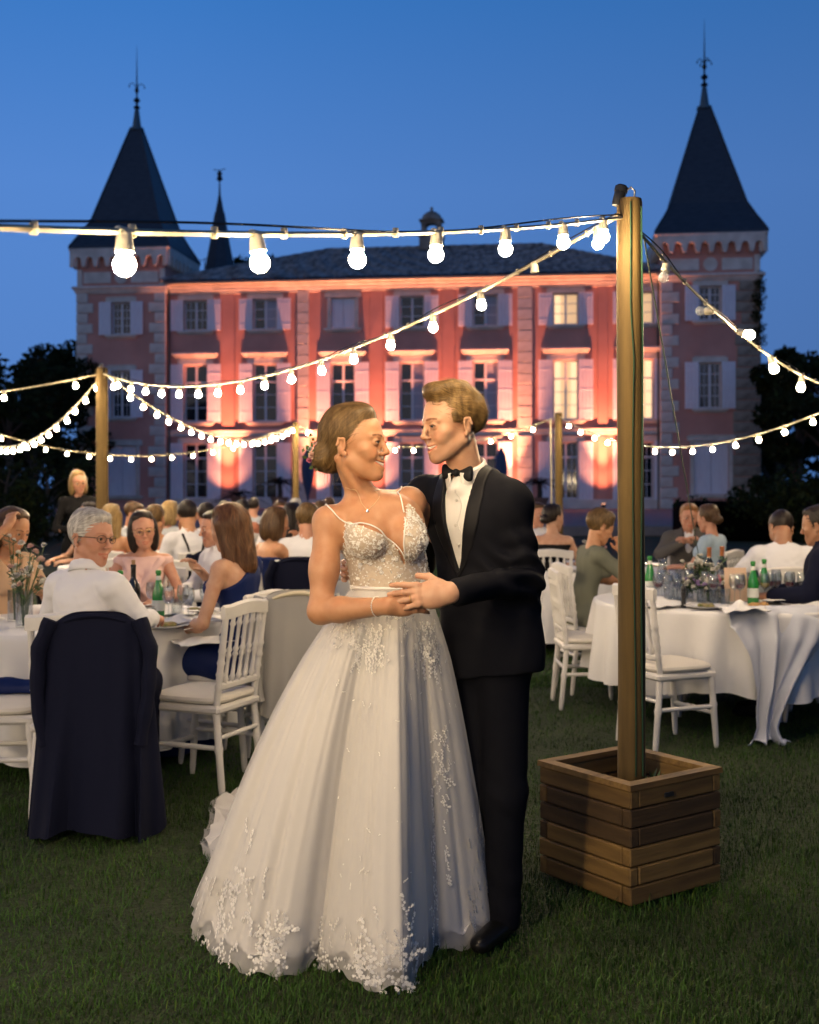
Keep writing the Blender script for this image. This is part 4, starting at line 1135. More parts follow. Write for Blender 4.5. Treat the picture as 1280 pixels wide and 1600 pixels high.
vase(-2.08, 6.45, 'tall glass vase of pale greenery left of the grey haired man', .20, .045, [fw, fb_], 16, seed=3, tall=.26)
vase(-2.22, 6.72, 'second glass of white flowers further left on the left table', .18, .04, [fw], 10, seed=4, tall=.30)
vase(2.05, 7.95, 'low bowl of pink and white flowers on the right table', .07, .07, [fw, fp, fw, fb_, fl], 22, spread=.13, seed=5, tall=.08)
vase(1.86, 8.02, 'small glass of lilac and white flowers on the right table', .08, .05, [fl, fw], 12, spread=.09, seed=6, tall=.08)
vase(2.02, 8.28, 'tall clear vase of airy white gypsophila on the right table', .16, .06, [fw], 20, spread=.10, seed=7, tall=.12)
# left table
for i, (x, y, tall, w, lb) in enumerate(((-1.36, 6.74, 1, None, 'empty wine glass nearest the green bottle of the left table'), (-1.30, 6.86, 1, WW, 'glass of white wine in front of the woman in pink'), (-1.44, 6.60, 0, None, 'tumbler of water by the slim dark bottle'),
                                  (-1.24, 6.70, 1, None, 'empty wine glass near the plates on the left table'), (-1.52, 7.05, 1, None, 'wine glass at the back of the left table'), (-1.36, 6.98, 0, None, 'tumbler at the back of the left table'), (-1.18, 6.92, 1, None, 'wine glass nearest the woman in navy'),
                                  (-2.32, 6.50, 1, None, 'wine glass at the far left of the left table'), (-1.40, 6.45, 0, None, 'small tumbler beside the cuff of the white shirt'))): glass(x, y, lb, tall, w)
plate(-1.32, 6.42, 'plate of leftovers at the front right of the left table'); plate(-1.28, 7.22, 'plate behind the glasses of the left table'); plate(-2.35, 6.36, 'plate at the left edge of the left table'); plate(-1.75, 7.5, 'plate in front of the woman in pink', False)
napkin(-1.20, 6.62, 'folded napkin on the left table edge near the woman in navy', rz=.4); napkin(-1.42, 7.10, 'napkin lying behind the green bottles', crumple=.3); napkin(-2.5, 6.75, 'napkin at the left edge of the picture', rz=1)
# right table
for i, (x, y, tall, w, lb) in enumerate(((1.66, 7.66, 1, None, 'wine glass left of the pepper mill'), (1.74, 7.86, 1, WR, 'glass of red wine behind the pepper mill'), (1.88, 7.68, 0, None, 'tumbler right of the pepper mill'), (1.96, 7.70, 1, WR, 'glass of red wine in front of the pink flowers'),
                                  (2.04, 7.72, 0, None, 'tumbler in front of the pink flowers'), (2.12, 7.66, 1, WR, 'short stemmed glass of red wine near the green bottle'), (1.80, 8.15, 1, None, 'tall wine glass behind the lilac flowers'), (1.92, 8.20, 1, None, 'tall wine glass left of the gypsophila vase'),
                                  (2.13, 8.15, 1, WW, 'glass of white wine right of the gypsophila vase'), (1.70, 8.05, 1, None, 'wine glass left of the lilac flowers'), (2.50, 8.15, 1, None, 'wine glass near the man in the white shirt'), (2.42, 8.30, 0, None, 'tumbler near the man in the white shirt'), (1.60, 7.9, 0, None, 'tumbler seen at the right edge of the planter post'))): glass(x, y, lb, tall, w)
rg_ = random.Random(21)
for i in range(22):
    a_, q_ = rg_.uniform(3.5, 5.9), rg_.uniform(.25, .72)
    if i % 3 < 2: glass(TRC[0] + q_ * math.cos(a_), TRC[1] + q_ * math.sin(a_) * .8 + .06, 'wine glass among the crowd of glasses in the middle of the right table', True, (None, WW, None, WR)[i % 4])['group'] = 'crowd of wine glasses on the right table'
    else: glass(TRC[0] + q_ * math.cos(a_), TRC[1] + q_ * math.sin(a_) * .8 + .06, 'tumbler among the crowd of glasses in the middle of the right table', False)['group'] = 'crowd of tumblers on the right table'
vase(2.20, 8.05, 'low bowl of blush and white flowers left of the second green bottle', .07, .06, [fw, fb_, fw, fp], 20, spread=.12, seed=15, tall=.07)
vase(1.95, 7.86, 'low bowl of white flowers in the middle of the right table', .06, .06, [fw, fw, fl], 18, spread=.11, seed=16, tall=.06)
plate(2.50, 7.60, 'plate with leftovers at the right edge of the right table'); plate(1.85, 7.45, 'plate with leftovers at the front of the right table'); plate(1.52, 7.72, 'plate beside the planter post', True); plate(2.62, 7.95, 'plate in front of the person in navy')
napkin(2.42, 7.74, 'crumpled napkin behind the plate on the right table', crumple=.7); napkin(1.58, 7.55, 'napkin on the right table beside the post', rz=.7); napkin(2.55, 7.40, 'napkin at the front edge of the right table', rz=.2)
t = thing('pepper_mill', 'small black pepper mill at the front of the right table', 'pepper mill', (1.72, 7.50, TZ))
m = MB(); m.lathe([(.017, 0), (.018, .01), (.013, .05), (.017, .09), (.017, .10)], 14); m.build('body', blackm, t, True, 50); m = MB(); m.lathe([(.015, .101), (.017, .115), (.012, .135), (.006, .14), (.008, .146), (0, .15)], 14); m.build('head', blackm, t, True, 50)
t = thing('table_card', 'blank cream card in a stand on the right table', 'card', (2.13, 7.80, TZ), rad(6))
m = MB(); m.box((0, 0, .12), (.15, .006, .22), rotm(-6), bev=.002); m.build('card', mat('cream_card', (.62, .44, .32), .7), t); m = MB(); m.box((0, .02, .006), (.1, .07, .012), bev=.003); m.build('stand', whitew, t)
for i, (x, y, lb) in enumerate(((2.13, 7.36, 'bread roll nearest the crumpled napkin'), (2.20, 7.41, 'bread roll just right of the other one'))):
    f = SDF(); f.el((0, 0, .022), (.055, .03, .026), k=.01); f.rc((-.03, -.02, .047), (.03, .02, .047), .004, k=.006, sub=True)
    t = thing('bread_roll', lb, 'bread', (x, y, TZ), .3 + i, 'bread rolls'); V, F = polygonise(f, (-.07, -.05, -.01), (.07, .05, .06), .006); link('crust', np_mesh('crust', V, F, breadm), t)
t = thing('glass_carafe', 'clear glass carafe on the right table beside the post', 'carafe', (1.74, 8.22, TZ))
m = MB(); m.lathe([(.05, 0), (.055, .01), (.055, .10), (.03, .18), (.026, .23), (.034, .26), (.032, .26), (.024, .23), (.052, .1), (.05, .012), (0, .01)], 20, cap=False); m.build('glass', glassc, t, True, 60)
# back tables: plates, glasses, flowers
k = 0
for bx, by, nm in ((-2.55, 11.6, 'second row table by the left post'), (-1.05, 10.8, 'second row table in the middle'), (1.78, 11.3, 'second row table on the right')):
    for j in range(4):
        a = j * math.pi / 2 + .3
        wh = ('far right', 'far left', 'near left', 'near right')[j]
        plate(bx + .55 * math.cos(a), by + .55 * math.sin(a), 'plate at the %s of the %s' % (wh, nm), False)
        glass(bx + .42 * math.cos(a + .5), by + .42 * math.sin(a + .5), 'wine glass at the %s of the %s' % (wh, nm))
    vase(bx, by, 'flowers in the middle of the ' + nm, .12, .05, [fw, fb_, fw], 14, spread=.12, seed=30 + k, tall=.14); k += 1
for j in range(5): napkin(1.55 + .1 * j, 10.62 + .06 * (j % 2), 'crumpled white napkin, number %s from the post, on the right back table' % ('one two three four five'.split()[j]), crumple=.8, rz=j)
# loose cloth hanging from the right table to the grass
bluel = mat('bluish_linen', (.55, .57, .62), .85, bump=.15, bscale=100, bdist=.002)
t = thing('draped_cloth', 'bunched pale cloth trailing from the right table down to the grass', 'cloth', (2.13, 7.03, 0), rad(10))
nu_, nv_ = 61, 60; u_ = np.linspace(-1, 1, nu_); rows = []
for q in np.linspace(0, 1, nv_):         # from the table edge (q = 0) down to the grass
    z = np.interp(q, [0, .08, .16, .90, .96, 1], [.775, .772, .735, .06, .018, .010]); w = np.interp(q, [0, .15, .35, .6, .85, .93, 1], [.34, .31, .20, .105, .065, .085, .13])
    y0 = np.interp(q, [0, .12, .3, .9, 1], [.30, .10, .03, .0, -.03])
    fo = .045 * np.interp(q, [0, .2, .6, 1], [.1, .7, 1.0, .9]) * (np.sin(6.5 * u_ + 1.2 * np.sin(2.3 * u_ + 2 * q)) + .5 * np.sin(13 * u_ + 3 * q))
    rows.append(np.stack([w * u_ * (1 + .10 * np.sin(3 * q + u_)) + .10 * (1 - q) ** 2 + .03 * np.sin(5 * q), y0 + fo * min(1, w / .1), z - .10 * (1 - q) * np.abs(u_) ** 2.5 * (q > .1) + .015 * np.sin(9 * u_) * (q > .95)], 1))
m = MB(); m.grid(np.stack(rows)); o = m.build('cloth', bluel, t, True, 80); md = o.modifiers.new('thick', 'SOLIDIFY'); md.thickness = .002
t = napkin(2.00, 7.12, 'large white napkin hanging over the front edge of the right table', z=.752, s=.13, crumple=.9)
# ---------------------------------------------------------------- figures: skeleton -> blended surface
Y_ = V3(0, 1, 0)
def skin(name, col): return mat('skin_' + name, col, .46, col2=tuple(c * f for c, f in zip(col, (.90, .82, .78))), nscale=26, sss=.15, tint=True, bump=.12, bscale=320, bdist=.0008, spec=.4)
SK = dict(fair=skin('fair', (.54, .315, .20)), tan=skin('tan', (.48, .252, .135)), rosy=skin('rosy', (.50, .26, .17)), olive=skin('olive', (.36, .19, .11)))
def hairm(name, a, b): return mat('hair_' + name, a, .42, col2=b, nscale=9, stretch=(6, 6, 1), tint=True, spec=.35, bump=.5, bscale=30, bdist=.004)
HM = dict(brown=hairm('brown', (.055, .028, .012), (.10, .055, .024)), auburn=hairm('auburn', (.085, .035, .014), (.14, .065, .026)), dark=hairm('dark', (.012, .008, .006), (.026, .017, .012)), blonde=hairm('blonde', (.24, .155, .06), (.38, .26, .11)),
          fairbrown=hairm('fairbrown', (.085, .048, .017), (.17, .105, .042)), ginger=hairm('ginger', (.22, .095, .03), (.30, .14, .05)), grey=hairm('grey', (.38, .36, .33), (.56, .54, .50)), sandy=hairm('sandy', (.12, .070, .024), (.26, .16, .060)))
eyew = mat('eye_white', (.62, .58, .54), .15); toothm = mat('teeth', (.70, .66, .58), .25)
def iris(c): return mat('iris_%.2f' % c[0], c, .1)
goldm = mat('gold', (.7, .48, .18), .3, metal=1.0); silverm = mat('silver', (.7, .7, .72), .25, metal=1.0)

def head_sdf(sex='f', smile=0.0, eye=.0030, teeth=False, age=0.0, nose=None):
    f = SDF(); m = sex == 'm'; e = .002 if m else 0
    nose = (.95 if m else .84) if nose is None else nose
    f.el((0, .014, .038), (.075 + e, .094, .086), k=.02)
    f.el((0, -.034, .022), (.066, .060, .076), k=.03)
    f.el((0, -.036, -.045), (.0515 + e, .052, .062), k=.03)
    for s in (-1, 1):
        f.rc((s * (.050 + e), .004, -.052), (s * .012, -.068, -.099), .017 + e, .015, k=.032)
        f.el((s * .043, -.060, -.020), (.022, .020, .017), k=.022)
        f.el((s * .036, -.071, -.042 + smile * .4), (.017, .015 + smile * .5, .018), k=.018)
        f.rc((s * .012, -.0925, .0195), (s * .046, -.077, .020), .0078 + e, .006, k=.014)
    f.el((0, -.079, -.100), (.017 + e, .0155, .015 + e), k=.018)
    ny = -.1175 - .03 * (nose - 1)
    f.rc((0, -.0955, .016), (0, ny + .0015, -.027), .0072, .0090 * nose, k=.012)
    f.el((0, ny, -.030), (.0098 * nose, .0100, .0090), k=.008)
    for s in (-1, 1):
        f.el((s * .0112 * (.5 + nose * .5), ny + .0115, -.0345), (.0070, .0092, .0064), k=.006)
        f.el((s * .0060, ny + .004, -.0410), (.0036, .0055, .0035), k=.003, sub=True)
        f.el((s * .031, -.105, .003), (.018, .0145, .0115), k=.014, sub=True)
        f.el((s * .031, -.0830, .003), (.0152, .0142, .0135), k=.004)
        f.el((s * .031, -.0990, .0016), (.0125, .0100, eye), k=.002, sub=True)
    f.el((0, -.0825, -.068), (.028, .0145, .020), k=.018)
    w = .0235 + smile * .75; z = smile
    o = .0042 if teeth else 0
    for s in (-1, 1):
        f.rc((s * .004, -.0985, -.0635 + o), (s * w, -.0850 + .4 * smile, -.0665 + z), .0046, .0018, k=.005)
        f.rc((0, -.0965, -.0770 - o), (s * w * .85, -.0850 + .3 * smile, -.0715 + z * .8), .0056, .0020, k=.006)
    for s in (-1, 1): f.rc((0, -.1045, -.0705), (s * (w + .001), -.0890 + .3 * smile, -.0685 + z), .0018 + (.0056 if teeth else 0), .0012 + (.0028 if teeth else 0), k=.0015, sub=True)
    if age:
        for s in (-1, 1): f.rc((s * .018, -.103, -.040), (s * .032, -.088, -.070), .0022, k=.006, sub=True)
    for s in (-1, 1):
        R = rotm(12, 0, s * 18)
        f.el((s * .0765, .012, -.008), (.0060, .0165, .029), R, k=.006)
        f.rc((s * .083, .018, .016), (s * .086, .024, -.004), .0042, k=.004); f.rc((s * .083, .018, .016), (s * .082, .000, .014), .0038, k=.004); f.el((s * .078, .002, -.034), (.006, .008, .009), k=.004)
        f.el((s * .0835, .008, -.006), (.0050, .0085, .0155), R, k=.003, sub=True)
    return f

def head_tint(P, brow, lip=(.86, .50, .46), stub=0.0, smile=0.0, blush=.5):
    """multiplies the skin colour: lips, eyebrows, cheeks (P in head coordinates)"""
    c = np.ones((len(P), 3))
    def seg(a, b):
        a = np.array(a); b = np.array(b); q = P - a; ba = b - a; t = np.clip((q @ ba) / (ba @ ba), 0, 1); return np.linalg.norm(q - t[:, None] * ba, axis=1)
    for s in (-1, 1):
        d = np.linalg.norm((P - V3(s * .040, -.082, -.030)) / V3(1, 1, .9), axis=1); k = np.exp(-(d / .020) ** 2)[:, None] * blush; c = c * (1 - k) + k * np.array([1.0, .80, .76])
    d = np.linalg.norm(P - V3(0, -.118, -.03), axis=1); k = np.exp(-(d / .014) ** 2)[:, None] * .35; c = c * (1 - k) + k * np.array([1, .82, .78])
    if stub:
        m = np.clip((-.050 - P[:, 2]) / .015, 0, 1) * np.clip((-.0 - P[:, 1]) / .02, 0, 1) * stub; c *= 1 - m[:, None] * np.array([.22, .20, .16])
    w = .0235 + smile * .75
    dl = np.full(len(P), 9.0)
    for s in (-1, 1):
        dl = np.minimum(dl, seg((0, -.1005, -.0625), (s * w, -.0870 + .4 * smile, -.0665 + smile)) - .0045); dl = np.minimum(dl, seg((0, -.0985, -.0790), (s * w * .85, -.0870 + .3 * smile, -.0720 + smile * .8)) - .0055)
    k = np.clip(.5 - dl / .002, 0, 1)[:, None]; c = c * (1 - k) + k * np.array(lip)
    for s in (-1, 1):
        d = np.minimum(seg((s * .013, -.1005, .0235), (s * .030, -.0965, .0275)) - .0042, seg((s * .030, -.0965, .0275), (s * .047, -.083, .0235)) - .0030)
        k = np.clip(.5 - d / .0025, 0, 1)[:, None] * .95; c = c * (1 - k) + k * np.array(brow)
        d = seg((s * .0195, -.0985, .0035), (s * .0435, -.0935, .0035)); e = np.abs(P[:, 2] - .0065 - .0008)
        k = (np.clip(1 - np.abs(np.linalg.norm((P - V3(s * .031, -.098, .0022)) / V3(.0145, .012, .0062), axis=1) - 1) / .34, 0, 1) * (P[:, 2] > .0005) * (P[:, 1] < -.086))[:, None] * .9; c = c * (1 - k) + k * np.array([.12, .08, .06])
    return c

def hand_sdf(curl=.35, spread=.12, side=1, sc=1.0, curls=None, thumb=.4):
    """x along the fingers, z out of the back of the hand, the thumb on +y (side=1)"""
    f = SDF(); s = side
    f.el((.048, 0, -.002), (.052, .037, .0155), k=.012)
    f.rc((-.012, 0, 0), (.03, 0, 0), .024, .027, k=.02, flat=((0, 0, 1), 1.45))
    f.el((.030, s * .024, -.010), (.030, .016, .014), k=.014); f.el((.035, -s * .024, -.008), (.034, .013, .013), k=.014)
    for i, (y, L, r) in enumerate(((.0275, .072, .0092), (.0095, .080, .0094), (-.0085, .074, .0090), (-.0260, .058, .0080))):
        c = curl if curls is None else curls[i]
        p = V3(.086 - .05 * abs(y - .008) ** 1.1, s * y, .001); f.el(p + V3(-.004, 0, .004), (.010, .0095, .0085), k=.008)
        a = spread * (1 - i * .62); ang = 0
        for q, (fr, cc) in enumerate(((.46, c * .9), (.30, c * 1.3), (.24, c * .8))):
            ang += cc; d = V3(math.cos(ang) * math.cos(a), s * math.cos(ang) * math.sin(a), -math.sin(ang)); n = p + d * L * fr
            f.rc(p, n, r * (1 - .09 * q), r * (1 - .09 * (q + 1)), k=.004); p = n
    b = V3(.016, s * .026, -.008); d1 = V3(.62, s * (.72 - .5 * thumb), -.30 - .35 * thumb); d1 /= np.linalg.norm(d1); d2 = V3(.88, s * (.35 - .55 * thumb), -.30 - .3 * thumb); d2 /= np.linalg.norm(d2)
    f.rc(b, b + d1 * .043, .0135, .0112, k=.012); f.rc(b + d1 * .043, b + d1 * .043 + d2 * .034, .0108, .0082, k=.004)
    if sc != 1.0:
        g = SDF(); g.ops = f.ops; return lambda P, fast=False: g(P / sc, fast) * sc
    return f

def hand_frame(direction, back):
    x = np.asarray(direction, float); x /= np.linalg.norm(x); z = np.asarray(back, float); z = z - x * (z @ x); z /= np.linalg.norm(z)
    return np.stack([x, np.cross(z, x), z], 1)

HAIR_STREAK = lambda P: .0014 * np.sin(wob(P * V3(1, 1, .25), 60, 3) * 6) + .003 * wob(P * V3(1, 1, .35), 38, 5)
def hair_sdf(style, t=.0):
    f = SDF()
    f.el((0, .016, .042), (.081 + t, .101 + t, .092 + t), k=.01)
    if style == 'short':
        f.el((0, -.040, .098), (.058, .045, .024 + t), k=.02)
    elif style == 'quiff':
        f.el((0, -.050, .100), (.060, .045, .030 + t), k=.02); f.el((0, .00, .110), (.066, .07, .030), k=.02)
    elif style == 'bob':
        for s in (-1, 1): f.el((s * .066, .018, -.045), (.036, .062, .105), k=.03)
        f.el((0, .075, -.045), (.080, .050, .105), k=.03); f.el((0, -.015, .100), (.066, .055, .032), k=.02)
    elif style == 'long':
        for s in (-1, 1): f.rc((s * .064, .02, .02), (s * .075, .035, -.17), .042, .034, k=.03)
        f.rc((0, .075, .02), (0, .085, -.20), .070, .060, k=.03, flat=(Y_, 1.3)); f.el((0, -.015, .100), (.066, .055, .032), k=.02)
    elif style in ('bun', 'updo'):
        f.el((0, .105, -.020 if style == 'bun' else -.045), (.050, .045, .042), k=.02); f.el((0, -.015, .100), (.062, .050, .028), k=.02)
    elif style == 'pony':
        f.rc((0, .11, .03), (0, .12, -.19), .034, .022, k=.02); f.el((0, -.015, .100), (.062, .050, .028), k=.02)
    long_ = style in ('bob', 'long')
    f.el((0, -.122, -.012 if style in ('short', 'quiff') else .016), (.067, .080, .100), k=.010, sub=True)
    if not long_:
        for s in (-1, 1): f.el((s * .092, -.012, -.050), (.034, .042, .052), k=.012, sub=True)
        f.cut((0, .25, -1), (0, .085, -.082 if style in ('short', 'quiff') else -.078), k=.02)
    f.post.append(HAIR_STREAK)
    return f

def flow_dir(style, P, N):
    c = P - V3(0, .016, .042); n = N
    if style == 'quiff': d = V3(0, 1, .0) + np.stack([.25 * np.sign(c[:, 0]) * (np.abs(c[:, 0]) > .04), c[:, 0] * 0, -.5 * (c[:, 1] > .02) - .25 * (np.abs(c[:, 0]) > .05)], 1)
    elif style == 'short': d = np.stack([c[:, 0] * 4, .55 + c[:, 0] * 0, -.7 * (c[:, 1] > -.02) - .2 + c[:, 0] * 0], 1)
    elif style in ('bun', 'updo', 'pony'): d = V3(0, .105, -.03) - P; d = np.where((c[:, 1:2] > .085), np.stack([-c[:, 2], c[:, 0] * 0, c[:, 0]], 1), d)
    else: d = np.stack([c[:, 0] * 3 * (c[:, 2:] > 0)[:, 0], .3 * (c[:, 2] > 0.03), -np.ones(len(P)) + .6 * (c[:, 2] > .07)], 1)
    d = d - n * np.sum(d * n, 1, keepdims=True)
    return d / (np.linalg.norm(d, axis=1, keepdims=True) + 1e-9)

def strands(f, V, F, style, n, L=.07, w=.0022, seed=1, steps=7, lift=.002, flow=None, zmin=-9, wave=0.0):
    """thin hair ribbons running along the hair surface"""
    r = np.random.default_rng(seed)
    tri = F[r.integers(0, len(F), n)]; P = V[tri].mean(1)
    g = lambda P: np.stack([f(P + V3(*e)) - f(P - V3(*e)) for e in ((.003, 0, 0), (0, .003, 0), (0, 0, .003))], 1)
    off = r.uniform(-.0005, lift, n); Ls = L * r.uniform(.5, 1.25, n); pts = []; nrm = []
    for i in range(steps):
        N = g(P); N /= np.linalg.norm(N, axis=1, keepdims=True) + 1e-9
        P = P - N * (f(P) - off)[:, None]
        pts.append(P.copy()); nrm.append(N)
        d = (flow or flow_dir)(style, P, N)
        if wave: d = d + np.cross(N, d) * (wave * np.sin(P @ V3(70, 55, 60) + 3))[:, None]
        P = P + d * (Ls / (steps - 1))[:, None]
    pts = np.array(pts); nrm = np.array(nrm); T = np.gradient(pts, axis=0)
    S = np.cross(T, nrm); S /= np.linalg.norm(S, axis=2, keepdims=True) + 1e-9
    ww = w * np.sin(np.linspace(.25, math.pi - .12, steps))[:, None, None] * r.uniform(.6, 1.3, n)[None, :, None]
    A = (pts + S * ww * .5 + nrm * .0000); B = pts - S * ww * .5; M_ = pts + nrm * ww * .25
    VV = np.stack([A, M_, B], 2).transpose(1, 0, 2, 3).reshape(-1, 3)
    base = (np.arange(n) * steps * 3)[:, None, None]; i = (np.arange(steps - 1) * 3)[None, :, None]
    q = np.concatenate([base + i + np.array([0, 1, 4, 3]), base + i + np.array([1, 2, 5, 4])], 1).reshape(-1, 4)
    tint = np.repeat(r.uniform(.65, 1.45, n), steps * 3)[:, None] * np.ones(3)
    return VV, q, tint

def wrinkle(amp, sc=22, seed=1, dirs=(1, 1, 1)):
    d = V3(*dirs)
    return lambda P: amp * (wob(P * d, sc, seed) + .6 * wob(P * d, sc * 2.1, seed + 1))

def onto(P, f, off):
    P = np.array(P, float)
    for _ in range(6):
        g = np.stack([f(P + V3(*e)) - f(P - V3(*e)) for e in ((.002, 0, 0), (0, .002, 0), (0, 0, .002))], 1); g /= np.linalg.norm(g, axis=1, keepdims=True) + 1e-9
        P = P - g * (f(P) - off)[:, None]
    return P
def along(pts, n): 
    pts = np.array(pts, float); t = np.linspace(0, len(pts) - 1, n); i = np.clip(t.astype(int), 0, len(pts) - 2); fr = (t - i)[:, None]; return pts[i] * (1 - fr) + pts[i + 1] * fr

class Fig:
    """a posed person, local frame: faces -y, +x is the person's left"""
    def __init__(s, sex='f', pose='sit', lean=0, twist=0, side=0, head=(0, 0, 0), L=None, R=None, sc=1.0, J=None, hands=None, build=1.0, headoff=(0, 0, 0)):
        s.sex, s.sc = sex, sc; m = sex == 'm'; s.b = build * (1.0 if m else .88)
        sw = .176 if m else .146
        if pose == 'sit':
            p0 = V3(0, .05, .545)
            j = dict(pelvis=p0, waist=p0 + V3(0, .01, .17), chest=p0 + V3(0, 0, .375), neck=p0 + V3(0, .0, .53), head=p0 + V3(0, -.022, .678))
            s.legs = [(V3(q * .088, .02, .525), V3(q * .11, -.40, .525), V3(q * .115, -.36, .085)) for q in (-1, 1)]
        else:
            p0 = V3(0, 0, .93)
            j = dict(pelvis=p0, waist=p0 + V3(0, -.01, .17), chest=p0 + V3(0, 0, .375), neck=p0 + V3(0, .012, .53), head=p0 + V3(0, -.015, .685))
            s.legs = [(V3(q * .088, 0, .90), V3(q * .095, -.02, .49), V3(q * .10, .02, .085)) for q in (-1, 1)]
        for q, nm in ((1, 'L'), (-1, 'R')): j['sh' + nm] = p0 + V3(q * sw, .005, .468)
        Rt = rotm(lean, side, 0) @ rotm(0, 0, twist)
        for k in ('waist', 'chest', 'neck', 'head', 'shL', 'shR'):
            w = .45 if k == 'waist' else 1.0
            j[k] = p0 + (Rt @ (j[k] - p0) if w == 1 else rotm(lean * w, side * w, 0) @ (j[k] - p0))
        s.Rt = Rt
        j['head'] = j['head'] + V3(*headoff)
        if J: j.update({k: V3(*v) for k, v in J.items()})
        s.J = j
        s.Rh = Rt @ rotm(0, 0, head[0]) @ rotm(head[1], 0, 0) @ rotm(0, head[2], 0) if not (J and 'Rh' in J) else J['Rh']
        d0 = {'L': (V3(.25, -.06, .80), V3(.13, -.30, .78)), 'R': (V3(-.25, -.06, .80), V3(-.13, -.30, .78))} if pose == 'sit' else {'L': (j['shL'] + V3(.05, .04, -.29), j['shL'] + V3(.03, -.08, -.54)), 'R': (j['shR'] + V3(-.05, .04, -.29), j['shR'] + V3(-.03, -.08, -.54))}
        s.arms = {k: tuple(V3(*q) for q in (v or d0[k])) for k, v in (('L', L), ('R', R))}
        s.hands = hands or {}
        s.hand_fields = {}
    def torso(s, f, g=0.0, k=.05, low=True):
        j, b = s.J, s.b; m = s.sex == 'm'
        fl = (s.Rt @ Y_, 1.42)
        f.rc(j['pelvis'], j['waist'], (.150 if m else .168) * b + g, (.135 if m else .118) * b + g, k=k, flat=fl)
        f.rc(j['waist'], j['chest'], (.135 if m else .118) * b + g, (.158 if m else .142) * b + g, k=k, flat=fl)
        f.rc(j['chest'] + s.Rt @ V3(.05, .01, .05), j['chest'] + s.Rt @ V3(-.05, .01, .05), .085 * b + g, k=k)
        for q, nm in ((1, 'L'), (-1, 'R')):
            sh = j['sh' + nm]; f.rc(j['neck'] + s.Rt @ V3(q * .01, .006, -.015), sh + s.Rt @ V3(-q * .02, 0, .008), .038 * b + g, .042 * b + g, k=.035)
            f.el(sh, np.full(3, .050 * b + g), k=.03)
            if not m: f.el(j['chest'] + s.Rt @ V3(q * .068, -.088, .0), (.056 + g, .052 + g, .058 + g), k=.035)
        return f
    def arm(s, f, nm, g=0.0, to=1.0, k=.02, g2=None, start=0.0):
        b = s.b; e, w = s.arms[nm]; sh = s.J['sh' + nm]; g2 = g if g2 is None else g2
        a0 = sh + (e - sh) * start
        if to <= 1: f.rc(a0, sh + (e - sh) * to, .047 * b + g, (.047 - .010 * to) * b + g2, k=k)
        else:
            f.rc(a0, e, .047 * b + g, .037 * b + g, k=k)
            f.rc(e, e + (w - e) * (to - 1), .0385 * b + g, (.0385 - .0125 * (to - 1)) * b + g2, k=min(k, .012))
        return f
    def skinfield(s, headf, legs=True):
        f = SDF(); s.torso(f); j = s.J
        f.rc(j['neck'] + s.Rt @ V3(0, .008, -.04), j['head'] + s.Rh @ V3(0, .016, -.055), (.060 if s.sex == 'm' else .051), (.056 if s.sex == 'm' else .047), k=.03)
        for nm, q in (('L', 1), ('R', -1)):
            s.arm(f, nm, to=2.0); e, w = s.arms[nm]; sh = j['sh' + nm]
            f.el(e + (w - e) * .26, np.full(3, .041 * s.b), k=.03)
            h = s.hands.get(nm, {})
            d = h.get('dir'); d = (w - e) if d is None else V3(*d)
            bk = h.get('back', (q * .35, .1, 1)); sc = h.get('sc', 1.0 if s.sex == 'm' else .90)
            hf = hand_sdf(h.get('curl', .4), h.get('spread', .1), h.get('side', -q), sc, h.get('curls'), h.get('thumb', .4))
            R = hand_frame(d, bk); o = w + (d / np.linalg.norm(d)) * .012
            f.child(hf, R, o, .21 * sc, k=.018); s.hand_fields[nm] = (hf, R, o, sc)
        if legs:
            for hp, kn, an in s.legs:
                f.rc(hp, kn, .086 * s.b, .058 * s.b, k=.04); f.rc(kn, an, .056 * s.b, .038 * s.b, k=.02); f.rc(an + V3(0, .03, -.045), an + V3(0, -.14, -.055), .036, .028, k=.02)
        f.child(lambda P, fast=False: headf(P, fast), s.Rh, j['head'], .155, k=.012)
        return f
    def bounds(s, pad=.13):
        P = [*s.J.values(), *[p for a in s.arms.values() for p in a], *[p for l in s.legs for p in l]]
        P = [p for p in P if np.ndim(p) == 1]; P = np.array(P); lo = P.min(0) - pad; hi = P.max(0) + pad; hi[2] = max(hi[2], s.J['head'][2] + .15); lo[2] = max(lo[2], -.01)
        for nm in 'LR':
            if nm in s.hand_fields: o, R = s.hand_fields[nm][2], s.hand_fields[nm][1]; q = o + R[:, 0] * .12; lo = np.minimum(lo, q - .07); hi = np.maximum(hi, q + .07)
        return lo, hi

